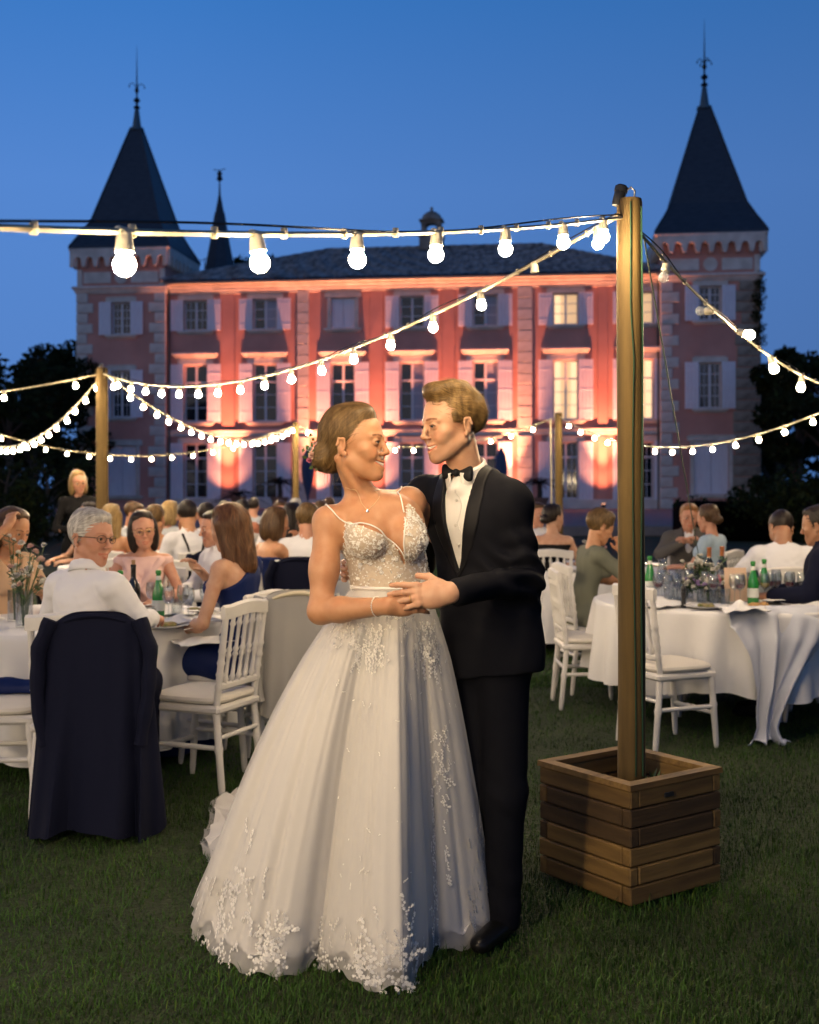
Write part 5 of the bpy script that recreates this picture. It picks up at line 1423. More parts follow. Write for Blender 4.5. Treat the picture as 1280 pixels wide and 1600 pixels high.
def person(label, loc, rz, fig, skin_, hair, outfit, h=(.016, .006, .0055), head=None, tint=None, group=None, glasses=None, eyecol=(.05, .03, .015), nstr=260, hairL=.07, brow=(.22, .15, .10), earring=False):
    """builds the figure and its clothes; outfit: list of (name, field, material, cell)"""
    head = head or {}; hf = head_sdf(fig.sex, **head)
    t = thing('person', label, 'person', loc, rad(rz), group, fig.sc)
    f = fig.skinfield(hf)
    lo, hi = fig.bounds(); hc = fig.J['head']
    pats = [(hc - .15, hc + .15, h[1])]
    for nm in 'LR':
        o, R = fig.hand_fields[nm][2], fig.hand_fields[nm][1]; c = o + R[:, 0] * .085
        pats.append((c - .115, c + .115, h[2]))
    V, F = merge_patches(f, lo, hi, h[0], pats)
    tn = np.ones((len(V), 3)); Q = (V - hc) @ fig.Rh; mk = np.linalg.norm(Q, axis=1) < .16
    tn[mk] = head_tint(Q[mk], brow, smile=head.get('smile', 0), **(tint or {}))
    link('body', np_mesh('body', V, F, SK[skin_], True, tn), t)
    # eyes
    for s in (-1, 1):
        m = MB(); m.lathe([(.0128 * math.sin(q), -.0128 * math.cos(q)) for q in np.linspace(0.02, math.pi - .02, 11)], 16)
        c = hc + fig.Rh @ V3(s * .031, -.0838, .003)
        ob = link('eye', m.mesh('eye', eyew, True), t, c); ob.data.materials.append(iris(eyecol)); ob.data.materials.append(blackm)
        gz = fig.Rh @ V3(0, -1, -.02); ob.data.transform(Matrix(frame_from(gz).tolist()).to_4x4())
        for p in ob.data.polygons:
            cc = p.center.normalized().dot(Vector(gz)); p.material_index = 2 if cc > .95 else 1 if cc > .86 else 0
    if head.get('teeth'):
        g = SDF(); sm = head.get('smile', 0)
        for s in (-1, 1): g.rc((0, -.0935, -.0680), (s * (.021 + sm * .6), -.0835 + .3 * sm, -.0665 + sm), .0052, .0036, k=.003)
        v, q = polygonise(g, (-.04, -.12, -.09), (.04, -.07, -.04), .0025); link('teeth', np_mesh('teeth', v @ fig.Rh.T + hc, q, toothm), t)
    # hair
    style, hm_ = hair[:2]
    if style:
        g = hair_sdf(style, *(hair[2:3]))
        v, q = polygonise(g, (-.16, -.16, -.30), (.16, .20, .18), .006 if h[1] < .005 else .008)
        ob = link('hair', np_mesh('hair', v @ fig.Rh.T + hc, q, HM[hm_], True, np.full((len(v), 3), .8)), t)
        if nstr:
            sv, sq, st = strands(g, v, q, style, nstr, hairL, .0045 if h[1] > .005 else .0030, 3, 8, .004, wave=.45 if style in ('long', 'pony') else .12)
            props(link('hair_strands', np_mesh('hair_strands', sv @ fig.Rh.T + hc, sq, HM[hm_], True, st), ob), kind='stuff')
    if glasses:
        m = MB()
        for s in (-1, 1):
            a = np.linspace(0, 2 * np.pi, 21); P = np.stack([s * .032 + .023 * np.cos(a), np.full(21, -.106) + .010 * ((.023 * np.cos(a) * s + .032) / .055) ** 2, .002 + .0165 * np.sin(a)], 1)
            m.tube(P, .0014, 5); m.tube([(s * .055, -.098, .006), (s * .074, -.06, .006), (s * .080, .01, .004), (s * .078, .03, -.012)], .0016, 5)
        m.tube([(-.009, -.108, .006), (0, -.110, .008), (.009, -.108, .006)], .0014, 5)
        m.xform(fig.Rh, hc); m.build('glasses', glasses, t, True)
    if earring:
        for s in (-1, 1): m = MB(); m.lathe([(.0, -.004), (.004, 0), (0, .004)], 8, hc + fig.Rh @ V3(s * .082, -.002, -.044)); m.build('earring', silverm, t, True)
    for nm, ff, mt, cell in outfit:
        lo2, hi2 = ff.box if hasattr(ff, 'box') else (lo - .06, hi + .06)
        v, q = polygonise(ff, lo2, hi2, cell)
        if len(q): link(nm, np_mesh(nm, v, q, mt, True), t)
    return t

# ---- clothes as fields over a figure
def shirt(fig, g=.008, sleeves=2.0, wr=.0052, neck=.075, collar=True, hem=None, seed=1, cuff=.004):
    f = SDF(); fig.torso(f, g, low=True)
    for nm in 'LR': fig.arm(f, nm, g + (.004 if sleeves > 1 else .012), sleeves - (.10 if sleeves > 1 else 0), k=.03, g2=g + cuff)
    n = fig.J['neck']; up = fig.J['head'] + fig.Rh @ V3(0, .016, -.055) - n; up /= np.linalg.norm(up)
    if collar: f.rc(n - up * .02, n + up * .02, .070, .064, k=.02); f.rc(n + up * .022, n + up * .3, .060, .060, k=.006, sub=True)
    else:
        f.el(n + fig.Rt @ V3(0, -.05, .035), (neck + .02, neck + .03, neck), k=.01, sub=True)
    p = fig.J['pelvis']; f.cut((0, 0, -1), (0, 0, p[2] - .10 if hem is None else hem), k=.01)
    f.post.append(wrinkle(wr, 27, seed, (1, 1, 1.3)))
    return f
def collar(fig, name='collar', mt=None, parent=None, r=.060, gap=.25, hgt=.042, spread=.032):
    """a folded shirt collar round the neck"""
    n = fig.J['neck']; up = fig.J['head'] + fig.Rh @ V3(0, .016, -.055) - n; up /= np.linalg.norm(up); up = up * .75 + fig.Rt @ V3(0, 0, .25); up /= np.linalg.norm(up)
    fw_ = fig.Rt @ V3(0, -1, 0); fw_ = fw_ - up * (fw_ @ up); fw_ /= np.linalg.norm(fw_); sd = np.cross(up, fw_)
    a = np.linspace(gap, 2 * np.pi - gap, 41); c = np.abs(np.abs(a - np.pi) / np.pi) ** 6
    rows = []
    for rr, hh in ((r - .001, -.030), (r - .001, hgt), (r + .002, hgt + .004), (r + .006, hgt), (r + .012, hgt * .5), (r + .015, .0)):
        out = rr + (c * spread * .5 if rr > r + .005 else 0 * c); h = hh - (.010 if hh > 0 else 0) * np.cos(a * 0) * (np.cos(a) * .5 + .5) - (c * spread if rr > r + .011 else 0)
        rows.append(n + np.outer(np.cos(a) * out, fw_) + np.outer(np.sin(a) * out, sd) + np.outer(h, up))
    m = MB(); m.grid(np.stack(rows)); o = m.build(name, mt, parent, True); md = o.modifiers.new('thick', 'SOLIDIFY'); md.thickness = .0025; return o
def dress(fig, g=.010, top=.05, straps=None, one=False, wr=.0042, seed=2, sleeves=0, skirt=True):
    """top: height of the neckline above the chest joint"""
    f = SDF(); fig.torso(f, g)
    c = fig.J['chest']; U = fig.Rt @ V3(0, 0, 1)
    if sleeves:
        for nm in 'LR': fig.arm(f, nm, g + .008, sleeves, k=.03)
        n = fig.J['neck']; f.el(n + fig.Rt @ V3(0, -.07, .02), (.085, .13, .09), k=.01, sub=True)
    elif one:
        nrm = fig.Rt @ V3(.75 * one, 0, 1); f.cut(nrm, c + U * (top + .04), k=.006)
    else: f.cut(U, c + U * top, k=.006)
    if skirt:
        for hp, kn, an in fig.legs: f.rc(hp, kn, .118, .092, k=.06); f.rc(kn, an + V3(0, .02, 0), .092, .125, k=.06)
        f.rc(fig.legs[0][1] + V3(0, .02, 0), fig.legs[1][1] + V3(0, .02, 0), .07, k=.06); f.rc(fig.legs[0][2], fig.legs[1][2], .10, k=.06); f.rc(fig.legs[0][0], fig.legs[1][0], .11, k=.06); f.cut((0, 0, -1), (0, 0, .03))
    f.post.append(wrinkle(wr, 20, seed, (1, 1, .5)))
    return f
def trousers(fig, g=.014, seed=3):
    f = SDF(); j = fig.J; b = fig.b
    f.rc(j['pelvis'], j['pelvis'] + (j['waist'] - j['pelvis']) * .45, .152 * b + g, .142 * b + g, k=.04, flat=(Y_, 1.4))
    for hp, kn, an in fig.legs: f.rc(hp, kn, .088 * b + g, .060 * b + g + .006, k=.03); f.rc(kn, an, .058 * b + g + .006, .050 + g, k=.02)
    f.post.append(wrinkle(.003, 22, seed, (1, 1, .6)))
    return f
def shoes(fig):
    f = SDF()
    for hp, kn, an in fig.legs: f.rc(an + V3(0, .035, -.042), an + V3(0, -.15, -.052), .042, .032, k=.02); f.rc(an, an + V3(0, .02, -.05), .045, .043, k=.02)
    f.cut((0, 0, -1), (0, 0, .002)); return f
def jacket(fig, g=.026, seed=4, hem=None):
    f = SDF(); fig.torso(f, g)
    for nm in 'LR': fig.arm(f, nm, g - .004, 1.93, k=.03, g2=g - .008)
    n = fig.J['neck']; up = fig.Rt @ V3(0, 0, 1)
    f.rc(n - up * .01, n + up * .025, .082, .078, k=.02); f.rc(n - up * .2, n + up * .3, .067, .067, k=.002, sub=True)
    c = fig.J['chest']; f.rc(n + fig.Rt @ V3(0, -.12, .06), c + fig.Rt @ V3(0, -.20, -.22), .085, .012, k=.01, sub=True)
    f.cut((0, 0, -1), (0, 0, (fig.J['pelvis'][2] - .12) if hem is None else hem), k=.01)
    f.post.append(wrinkle(.004, 20, seed, (1, 1, .7)))
    return f
def cloth(name, col, rough=.85, **k): return mat(name, col, rough, bump=k.pop('bump', .15), bscale=150, bdist=.001, spec=k.pop('spec', .12), **k)
C_WHITE = cloth('white_shirt_cotton', (.66, .66, .68)); C_NAVY = cloth('navy_cloth', (.006, .0075, .020)); C_ROYAL = cloth('royal_blue_satin', (.008, .017, .080), .5); C_BLACK = cloth('black_cloth', (.010, .010, .011))
C_PINK = cloth('blush_satin', (.62, .42, .38), .55); C_BEIGE = cloth('beige_chiffon', (.46, .31, .20)); C_SAGE = cloth('sage_jersey', (.135, .14, .105)); C_SKYB = cloth('pale_blue_satin', (.34, .44, .52), .55); C_GREY = cloth('grey_suit_cloth', (.09, .085, .08)); C_LINEN = cloth('grey_linen_cloth', (.33, .32, .30)); C_CORAL = cloth('coral_cloth', (.50, .20, .12)); C_LGREY = cloth('pale_grey_shirt', (.38, .41, .45)); C_CREAM = cloth('cream_lining', (.56, .50, .36), .6)
# ---------------------------------------------------------------- the guests, each on a chair of their own
def X(p, d): return (p - 640) * d / FPX
NEAR, FAR, VFAR = (.014, .0042, .0050), (.020, .0065, .0065), (.026, .0085, .0085)
def guest(label, p, d, rz, fig, sk, hair, outfit, h=FAR, chairl=None, grp=None, stand=False, **k):
    x = X(p, d)
    t = person(label, (x, d, 0), rz, fig, sk, hair, outfit(fig), h, group=grp, **k)
    if not stand: chair(x, d, rz, chairl or 'white chair under the ' + label)
    return t
def man(cell=.013, shirt_=C_WHITE, trou=C_NAVY, jk=None, col=True):
    def o(f):
        L = [('shirt', shirt(f), shirt_, cell), ('trousers', trousers(f), trou, cell + .003), ('shoes', shoes(f), C_BLACK, .014)]
        if jk: L.append(('jacket', jacket(f), jk, cell))
        return L
    return o
def woman(m_, cell=.013, **k):
    def o(f): return [('dress', dress(f, **k), m_, cell)]
    return o
f = Fig('m', lean=2, twist=-26, head=(-88, 4, 3), R=((-.265, .07, .87), (-.22, -.20, .85)), L=((.24, -.10, .83), (.10, -.33, .80)), sc=1.04, build=.96)
g1 = guest('grey haired man in glasses and white shirt looking over his shoulder to the right', 140, 5.52, 172, f, 'rosy', ('short', 'grey', .004), man(.009), NEAR, 'white chair hidden under the long navy coat of the grey haired man', head=dict(smile=.003, age=1, eye=.0024), tint=dict(stub=.25), glasses=blackm, nstr=1800, hairL=.05, brow=(.75, .70, .66))
collar(f, 'collar', C_WHITE, g1, .0625, .3)
f = Fig('f', lean=4, head=(12, 2, -4), sc=1.0)
g2 = guest('woman in a draped blush dress and thin glasses facing the camera across the left table', 224, 7.95, 6, f, 'rosy', ('bob', 'dark'), lambda f: [('dress', dress(f, top=.13, wr=.005), C_PINK, .010)], NEAR, 'white chair behind the woman in the blush dress', head=dict(eye=.0026), glasses=goldm, nstr=700, hairL=.10, earring=True)
m = MB(); c = f.J['chest']; ps = [V3(.13, .02, .13), V3(.115, -.085, .10), V3(.06, -.135, .03), V3(-.02, -.140, -.07), V3(-.09, -.11, -.16)]; ps2 = [V3(-.12, .02, .13), V3(-.10, -.085, .10), V3(-.05, -.130, .02), V3(.02, -.138, -.07), V3(.09, -.11, -.16)]
for P in (ps, ps2):
    q = along([c + f.Rt @ p_ for p_ in P], 24) if 'along' in globals() else np.array([c + f.Rt @ p_ for p_ in P]); m.tube(q, np.linspace(.024, .034, len(q)), 8, .5)
m.build('draped_neckline', C_PINK, g2, True)
f = Fig('f', lean=5, head=(-6, 3, 4), L=((.24, -.02, .74), (.13, -.24, .68)), R=((-.19, -.20, .83), (-.03, -.24, .98)), sc=1.05)
g3 = guest('woman with long auburn hair in a one shoulder navy blue dress, back to the camera', 366, 6.58, -118, f, 'fair', ('long', 'auburn'), lambda f: [('dress', dress(f, one=1.0), C_ROYAL, .010)], NEAR, 'white chair under the woman in the one shoulder navy dress', nstr=1400, hairL=.14)
f = Fig('m', lean=2, head=(-10, 4, 0))
guest('dark haired man half hidden behind the woman with auburn hair', 337, 8.15, -55, f, 'rosy', ('short', 'dark'), man(), FAR, 'white chair of the man hidden behind the auburn haired woman')
f = Fig('f', lean=8, head=(5, 10, 5), R=((-.30, -.18, 1.10), (-.13, -.20, 1.24)), hands=dict(R=dict(dir=(.5, .35, .6), curl=.5)), sc=1.03)
guest('woman in beige raising a hand to her long brown hair at the left edge', 8, 7.2, 55, f, 'tan', ('long', 'brown'), woman(C_BEIGE, .011, sleeves=.7, wr=.006), NEAR, 'white chair at the left edge under the woman in beige', nstr=900, hairL=.14)
f = Fig('f', 'stand', lean=5, head=(8, 6, -4), L=((.22, -.08, 1.10), (.06, -.26, 1.12)), R=((-.23, -.08, 1.10), (-.04, -.27, 1.10)), sc=.965)
guest('standing waitress with fair hair in black beside the left post', 121, 12.6, 22, f, 'rosy', ('bob', 'blonde'), lambda f: [('shirt', shirt(f, seed=8), C_BLACK, .012), ('trousers', trousers(f), C_BLACK, .015), ('shoes', shoes(f), C_BLACK, .015)], FAR, stand=True, glasses=goldm)
ROW = 'guests at the back tables'
f = Fig('f', head=(-10, 5, 0)); guest('dark haired woman in black seated just left of the left post', 136, 12.0, -40, f, 'fair', ('bun', 'dark'), woman(C_BLACK, .016), FAR, 'white chair just left of the left post', ROW)
f = Fig('f', lean=3, head=(5, 4, 0)); guest('woman with long blonde hair and coral dress just right of the left post', 173, 10.75, 172, f, 'tan', ('long', 'blonde'), woman(C_CORAL, .014, top=.02), FAR, 'white chair of the blonde woman in coral', ROW, nstr=400, hairL=.14)
f = Fig('m', lean=6, head=(10, 8, 0), R=((-.22, -.20, .90), (-.05, -.25, 1.06)), hands=dict(R=dict(dir=(.1, .3, 1), curl=.6))); guest('man in a pale grey shirt resting his chin on his hand', 204, 12.6, 70, f, 'rosy', ('short', 'brown'), man(.016, C_LGREY), FAR, 'white chair of the man resting his chin', ROW)
f = Fig('f', lean=8, head=(-22, 2, 4), R=((-.34, -.05, .86), (-.40, -.30, .84))); guest('woman with a fair updo and a bare back in an orange dress', 243, 10.7, 192, f, 'tan', ('updo', 'fairbrown'), woman(C_CORAL, .014, top=-.10), FAR, 'white chair of the woman with the bare back', ROW, nstr=420)
f = Fig('m', lean=7, head=(-25, 10, 0), R=((-.25, -.18, .92), (-.05, -.27, 1.08)), hands=dict(R=dict(dir=(.2, .3, 1), curl=.7)), sc=1.03)
g = guest('bearded man in white shirt and dark braces seated with his back to us', 297, 10.55, 214, f, 'tan', ('short', 'dark'), man(.012), FAR, 'white chair of the man in braces', ROW, tint=dict(stub=1.6))
m = MB(); sfb = shirt(f)
for s in (-1, 1): m.tube(onto(along([f.J['neck'] + f.Rt @ V3(s * .09, .06, -.02), f.J['chest'] + f.Rt @ V3(s * .06, .16, -.04), f.J['waist'] + f.Rt @ V3(s * .02, .16, .02), f.J['pelvis'] + f.Rt @ V3(0, .16, .06)], 20), sfb, .002), .013, 6, .35)
m.build('braces', C_BLACK, g, True)
f = Fig('m', lean=3, head=(10, 4, 0)); guest('dark haired man in white shirt right of the man in braces', 322, 11.7, 182, f, 'rosy', ('short', 'dark'), man(.015), FAR, 'white chair right of the man in braces', ROW)
f = Fig('m', lean=3, head=(-10, 2, 0)); guest('distant man in a grey shirt seated below the left uplight', 396, 17.0, 185, f, 'rosy', ('short', 'dark'), man(.022, C_LGREY), VFAR, 'white chair below the left uplight', ROW, nstr=120)
f = Fig('f', lean=6, head=(-8, 3, 0), R=((-.22, -.18, .86), (-.04, -.24, 1.04)), hands=dict(R=dict(dir=(.1, .3, 1), curl=.6))); guest('woman with a brown bob in a strapless royal blue dress', 424, 9.55, 128, f, 'tan', ('bob', 'brown'), woman(C_ROYAL, .013, top=.03), FAR, 'white chair of the woman in strapless blue', ROW, nstr=420, hairL=.1)
f = Fig('f', lean=2, head=(10, 3, 0)); guest('dark haired woman in black behind the woman with the brown bob', 457, 12.0, 150, f, 'fair', ('long', 'dark'), woman(C_BLACK, .016), FAR, 'white chair behind the woman with the brown bob', ROW)
f = Fig('m', lean=5, head=(-12, 6, 0), sc=1.02); guest('fair haired man in white shirt seated left of the bride, back to us', 480, 9.5, 172, f, 'rosy', ('short', 'fairbrown', .004), man(.012), FAR, 'white chair left of the bride, under a navy jacket', ROW, nstr=420)
f = Fig('m', lean=3, head=(0, 0, 0)); guest('distant grey haired man at the foot of the middle post', 462, 16.4, 170, f, 'rosy', ('short', 'grey'), man(.022, C_LGREY), VFAR, 'white chair at the foot of the middle post', ROW, nstr=120)
f = Fig('m', lean=3, head=(20, 0, 0)); guest('distant dark haired man in black against the bright uplight left of the bride', 514, 17.6, 150, f, 'rosy', ('short', 'brown'), man(.022, C_BLACK), VFAR, 'white chair against the bright uplight', ROW, nstr=120)
f = Fig('f', lean=4, head=(-38, 2, 0)); guest('woman with a black bun in an off shoulder black dress, right of the groom', 864, 10.9, 168, f, 'fair', ('bun', 'dark'), woman(C_BLACK, .013, top=.06), FAR, 'white chair of the woman with the black bun', ROW, nstr=300)
f = Fig('m', lean=2, head=(10, 4, 0)); guest('man in white shirt half hidden behind the shoulder of the groom', 840, 12.1, 20, f, 'rosy', ('short', 'brown'), man(.016), FAR, 'white chair beside the shoulder of the groom', ROW)
f = Fig('f', lean=9, head=(6, 16, 0), R=((-.20, -.26, .82), (-.02, -.24, 1.02)), L=((.24, -.18, .80), (.16, -.40, .79)), hands=dict(R=dict(dir=(.05, .2, 1), curl=.7)), sc=1.0)
guest('woman with short streaked hair in a sage green dress resting her head on her hand', 922, 8.85, 102, f, 'tan', ('short', 'fairbrown', .007), woman(C_SAGE, .010, sleeves=.75, wr=.006), NEAR, 'white chair under the woman in the sage dress', nstr=700, hairL=.06)
f = Fig('m', lean=3, head=(5, 3, 4), R=((-.26, -.10, .88), (-.06, -.25, 1.0)), L=((.26, -.10, .88), (.02, -.27, 1.0))); guest('ginger haired man in a dark grey suit facing the camera on the right', 1077, 11.2, -12, f, 'rosy', ('short', 'ginger', .003), man(.013, C_WHITE, C_GREY, C_GREY), FAR, 'white chair of the ginger haired man', ROW, nstr=320)
f = Fig('f', lean=4, head=(-18, 3, 0)); guest('woman with brown hair tied back in a pale blue satin dress', 1110, 10.75, -128, f, 'rosy', ('bun', 'brown'), woman(C_SKYB, .013, sleeves=.5), FAR, 'white chair of the woman in pale blue', ROW, nstr=300)
f = Fig('m', lean=19, head=(14, 26, -4), L=((.30, -.12, .86), (.18, -.40, .80)), R=((-.30, -.12, .86), (-.16, -.40, .80)), sc=1.02, build=1.08)
guest('man in a white shirt bending over the right table', 1228, 8.55, 172, f, 'olive', ('short', 'dark'), man(.010), NEAR, 'white chair of the man bending over the right table', nstr=400)
f = Fig('m', lean=4, head=(-15, 6, 0), sc=1.03, build=1.05); guest('man in a navy suit cut off by the right edge', 1285, 7.75, -112, f, 'olive', ('short', 'dark'), man(.012, C_WHITE, C_NAVY, C_NAVY), FAR, 'white chair at the right edge under the man in navy', ROW)
for lb, p_, d_, rz_, sx_, hr_, mt_ in (('blonde woman in pale grey at the back, left of the man in braces', 264, 13.0, 160, 'f', ('bob', 'blonde'), C_LGREY), ('dark man in black behind the auburn hair', 352, 13.4, 30, 'm', ('short', 'dark'), C_BLACK),
                            ('woman in coral with dark bun far behind the auburn hair', 379, 14.6, 200, 'f', ('bun', 'dark'), C_CORAL), ('brown haired man in white far behind the bob', 438, 14.2, 15, 'm', ('short', 'brown'), C_WHITE), ('woman in blush with long fair hair, back left of the bride', 501, 13.2, 190, 'f', ('long', 'fairbrown'), C_PINK)):
    f = Fig(sx_, lean=4, head=(rz_ % 37 - 18, 5, 0)); guest(lb, p_, d_, rz_, f, 'rosy', hr_, man(.018, mt_) if sx_ == 'm' else woman(mt_, .018, sleeves=.5), VFAR, 'white chair of the ' + ' '.join(lb.split()[:11]), ROW, nstr=200)
# spare chairs at the back tables
for p, d, rz, lb in ((276, 9.35, 178, 'cream lit white chair behind the woman in blush, left one of two'), (184, 9.6, 200, 'white chair between the grey haired man and the blush dress'), (322, 8.9, -80, 'white chair seen edge on left of the auburn haired woman'), (290, 8.75, 150, 'white chair with bowed back just behind the blush dress'), (412, 8.1, 100, 'white chair right of the auburn haired woman'),
                     (846, 11.6, 75, 'white chair half hidden behind the elbow of the groom'), (962, 10.9, 95, 'white chair behind the planter post')): chair(X(p, d), d, rz, lb)
# clothes hung over chairs
def coat(name, label, x, y, rz, mt, w0, w1, z1, seed, lining=None, flare=.08, cat='coat', ztop=.965, sleeves=True):
    t = thing(name, label, cat, (x, y, 0), rad(rz))
    a = np.linspace(0, 2 * np.pi, 121); r = np.random.default_rng(seed); ph = r.uniform(0, 6, 4); rows = []
    for q in np.linspace(0, 1, 40):
        z = ztop + (z1 - ztop) * q; w = w0 + (w1 - w0) * q ** .8; dd = .030 + flare * q
        sh = min(1.0, .72 + q * 6)
        fo = 1 + (.03 + .22 * q) * np.sin(8 * a + ph[0] + 1.2 * np.sin(2 * a + 2 * q)) + (.02 + .10 * q) * np.sin(15 * a + ph[1] + 2 * q)
        rows.append(np.stack([w * sh * np.sign(np.cos(a)) * np.abs(np.cos(a)) ** .7 * (1 + .05 * q * np.sin(5 * a + ph[2])), .225 + dd * fo * np.sin(a), z - .025 * np.abs(np.cos(a)) ** 3 * (1 - q) + .025 * q * np.sin(3 * a + ph[3])], 1))
    m = MB(); m.grid(np.stack(rows)); m.build('body', mt, t, True)
    for s in (-1, 1) if sleeves else ():
        P = [V3(s * w0 * .92, .235, ztop - .035), V3(s * (w0 + .035), .255, ztop - .16), V3(s * (w0 + .03), .29, ztop - .36), V3(s * (w0 + .0), .30, ztop - .56)]
        P = along(P, 20); k = np.linspace(0, 1, 20); m = MB(); m.tube(P, .058 - .014 * k + .004 * np.sin(k * 26), 12, .62); m.build('sleeve', mt, t, True)
    if not sleeves: return t
    m = MB(); q = np.linspace(-.13, .13, 15); m.tube(np.stack([q, .235 + .02 * np.cos(q * 10), ztop - .014 - q * q * 1.6], 1), .021, 8, .6); m.build('collar', lining or mt, t, True)
    if lining:
        m = MB(); q = np.linspace(0, 1, 20); m.tube(np.stack([.05 + .10 * q, .16 - .05 * q + .012 * np.sin(q * 14), ztop - .02 + (z1 + .1 - ztop) * q], 1), .03 + .05 * q, 8, .3); m.build('lining', lining, t, True)
    return t
gx, gy = X(168, 5.42), 5.42
coat('long_coat', 'long navy coat draped over the chair of the grey haired man down to the grass', gx, gy, 182, C_NAVY, .205, .29, .03, 3, flare=.16)
coat('linen_jacket', 'pale grey linen jacket with cream lining hung over a chair beside the wedding dress', X(452, 6.5), 6.5, 196, C_LINEN, .21, .23, .34, 5, C_CREAM)
chair(X(452, 6.5), 6.5, 196, 'white chair under the pale grey linen jacket')
coat('navy_jacket', 'navy jacket hung on the chair of the man in braces', X(322, 10.4), 10.35, 205, C_NAVY, .20, .22, .40, 7)
coat('navy_jacket', 'navy jacket hung on the chair of the fair haired man left of the bride', X(480, 9.5), 9.46, 172, C_NAVY, .21, .23, .38, 9)
t = thing('blue_wrap', 'navy blue wrap heaped along the seat of the chair cut off by the left edge', 'wrap', (-1.93, 5.80, .50))
g = SDF(); g.rc((-.22, .02, .03), (.17, .04, .035), .045, .035, k=.03, flat=((0, 0, 1), 1.1)); g.rc((-.2, .10, .02), (.12, .12, .02), .04, .03, k=.04); g.post.append(wrinkle(.012, 24, 6, (.6, 1.4, 1))); g.cut((0, 0, -1), (0, 0, .001), k=.004)
v, q = polygonise(g, (-.36, -.1, -.02), (.3, .26, .12), .008); link('cloth', np_mesh('cloth', v, q, C_ROYAL, True), t)
t = napkin(-1.12, 6.42, 'white napkin on the lap of the woman in the navy dress', z=.665, s=.15, crumple=.5, rz=.5)
# ---------------------------------------------------------------- the couple
OB = V3(-.05, 3.85, 0)
def px(x, y, d): return at(x, y, d) - OB
lace_base = mat('champagne_lace_ground', (.50, .41, .31), .75, col2=(.60, .52, .42), nscale=90, bump=.3, bscale=220, bdist=.002)
lacew = mat('ivory_lace', (.80, .78, .73), .6, bump=.25, bscale=400, bdist=.001)
satin = mat('ivory_satin', (.72, .69, .64), .5, sheen=.3, bump=.05, bscale=300, bdist=.0005)
tulle = mat('ivory_tulle', (.74, .72, .68), .8, alpha=.42, sheen=.4)
tuxm = mat('midnight_wool', (.007, .0075, .011), .75, spec=.10, bump=.12, bscale=500, bdist=.0006)
satinb = mat('black_satin', (.006, .006, .008), .55, spec=.22)
shirtw = mat('dress_shirt_white', (.68, .66, .62), .7, bump=.08, bscale=300, bdist=.0006)

# ---- bride
fb = Fig('f', pose='stand')
Rtb = rotm(0, 3, 14)
fb.Rt = Rtb
fb.b = .98
fb.J = dict(pelvis=px(614, 1008, 3.88), waist=px(611, 912, 3.88), chest=px(596, 842, 3.87), neck=px(574, 776, 3.89), head=px(553, 695, 3.855), shL=px(641, 786, 3.97), shR=px(513, 816, 3.83))
fb.Rh = rotm(0, 4, 0) @ rotm(0, 0, 71) @ rotm(-6, 0, 0)
fb.arms = dict(R=(px(501, 955, 3.76), px(606, 947, 3.625)), L=(px(700, 850, 4.27), px(770, 900, 4.33)))
fb.legs = [(px(592, 1020, 3.90), px(592, 1230, 3.90), px(592, 1420, 3.90)), (px(622, 1020, 3.90), px(618, 1230, 3.9), px(618, 1415, 3.92))]
fb.hands = dict(R=dict(dir=(1, .16, .07), back=(.10, -1, .35), curl=.34, sc=.88, thumb=.7, side=1), L=dict(dir=(1, -.2, 0), back=(0, 1, 0), curl=.3, sc=.9))
bride_head = dict(smile=.010, teeth=True, eye=.0017)
hfb = head_sdf('f', **bride_head)
bf = SDF()
j = fb.J
fl = (Rtb @ Y_, 1.35)
bf.rc(j['pelvis'] + V3(-.02, .03, 0), j['waist'], .098, .110, k=.05, flat=fl)
bf.rc(j['waist'], j['chest'] + Rtb @ V3(0, .01, .01), .110, .132, k=.05, flat=fl)
bf.rc(j['chest'] + Rtb @ V3(.05, .012, .05), j['chest'] + Rtb @ V3(-.05, .012, .05), .086, k=.05)
for q, nm in ((1, 'L'), (-1, 'R')):
    sh = j['sh' + nm]
    bf.rc(j['neck'] + Rtb @ V3(q * .012, .010, -.012), sh + Rtb @ V3(-q * .02, 0, .004), .032, .039, k=.035); bf.el(sh, np.full(3, .045), k=.035)
    bf.el(j['chest'] + Rtb @ V3(q * .066, -.086, .006), (.058, .054, .060), k=.04)
    bf.rc(j['neck'] + Rtb @ V3(q * .018, -.040, -.018), sh + Rtb @ V3(-q * .03, -.030, .004), .0075, .0070, k=.016)   # collar bones
    bf.rc(j['neck'] + Rtb @ V3(q * .010, -.046, -.025), j['head'] + fb.Rh @ V3(q * .062, .030, -.045), .0095, .014, k=.018)   # neck muscles
bf.rc(j['neck'] + Rtb @ V3(0, .008, -.04), j['head'] + fb.Rh @ V3(0, .020, -.055), .0475, .0435, k=.03)
e, w = fb.arms['R']; sh = j['shR']
bf.rc(sh, sh + (e - sh) * .55, .046, .0435, k=.03); bf.rc(sh + (e - sh) * .5, e, .0435, .0365, k=.03)
bf.el(e + V3(.004, .004, .002), np.full(3, .0365), k=.02); bf.rc(e, e + (w - e) * .32, .036, .0385, k=.025); bf.rc(e + (w - e) * .3, w, .0385, .0255, k=.02)
e2, w2 = fb.arms['L']; bf.rc(j['shL'], e2, .046, .040, k=.03); bf.rc(e2, w2, .038, .028, k=.02)
for nm in 'RL':
    h = fb.hands[nm]; ww = fb.arms[nm][1]; hf = hand_sdf(h['curl'], .08, h.get('side', -1), h['sc'], None, h.get('thumb', .4)); d = V3(*h['dir']); R = hand_frame(d, h['back'])
    bf.child(hf, R, ww + d / np.linalg.norm(d) * .012, .2, k=.018); fb.hand_fields[nm] = (hf, R, ww, h['sc'])
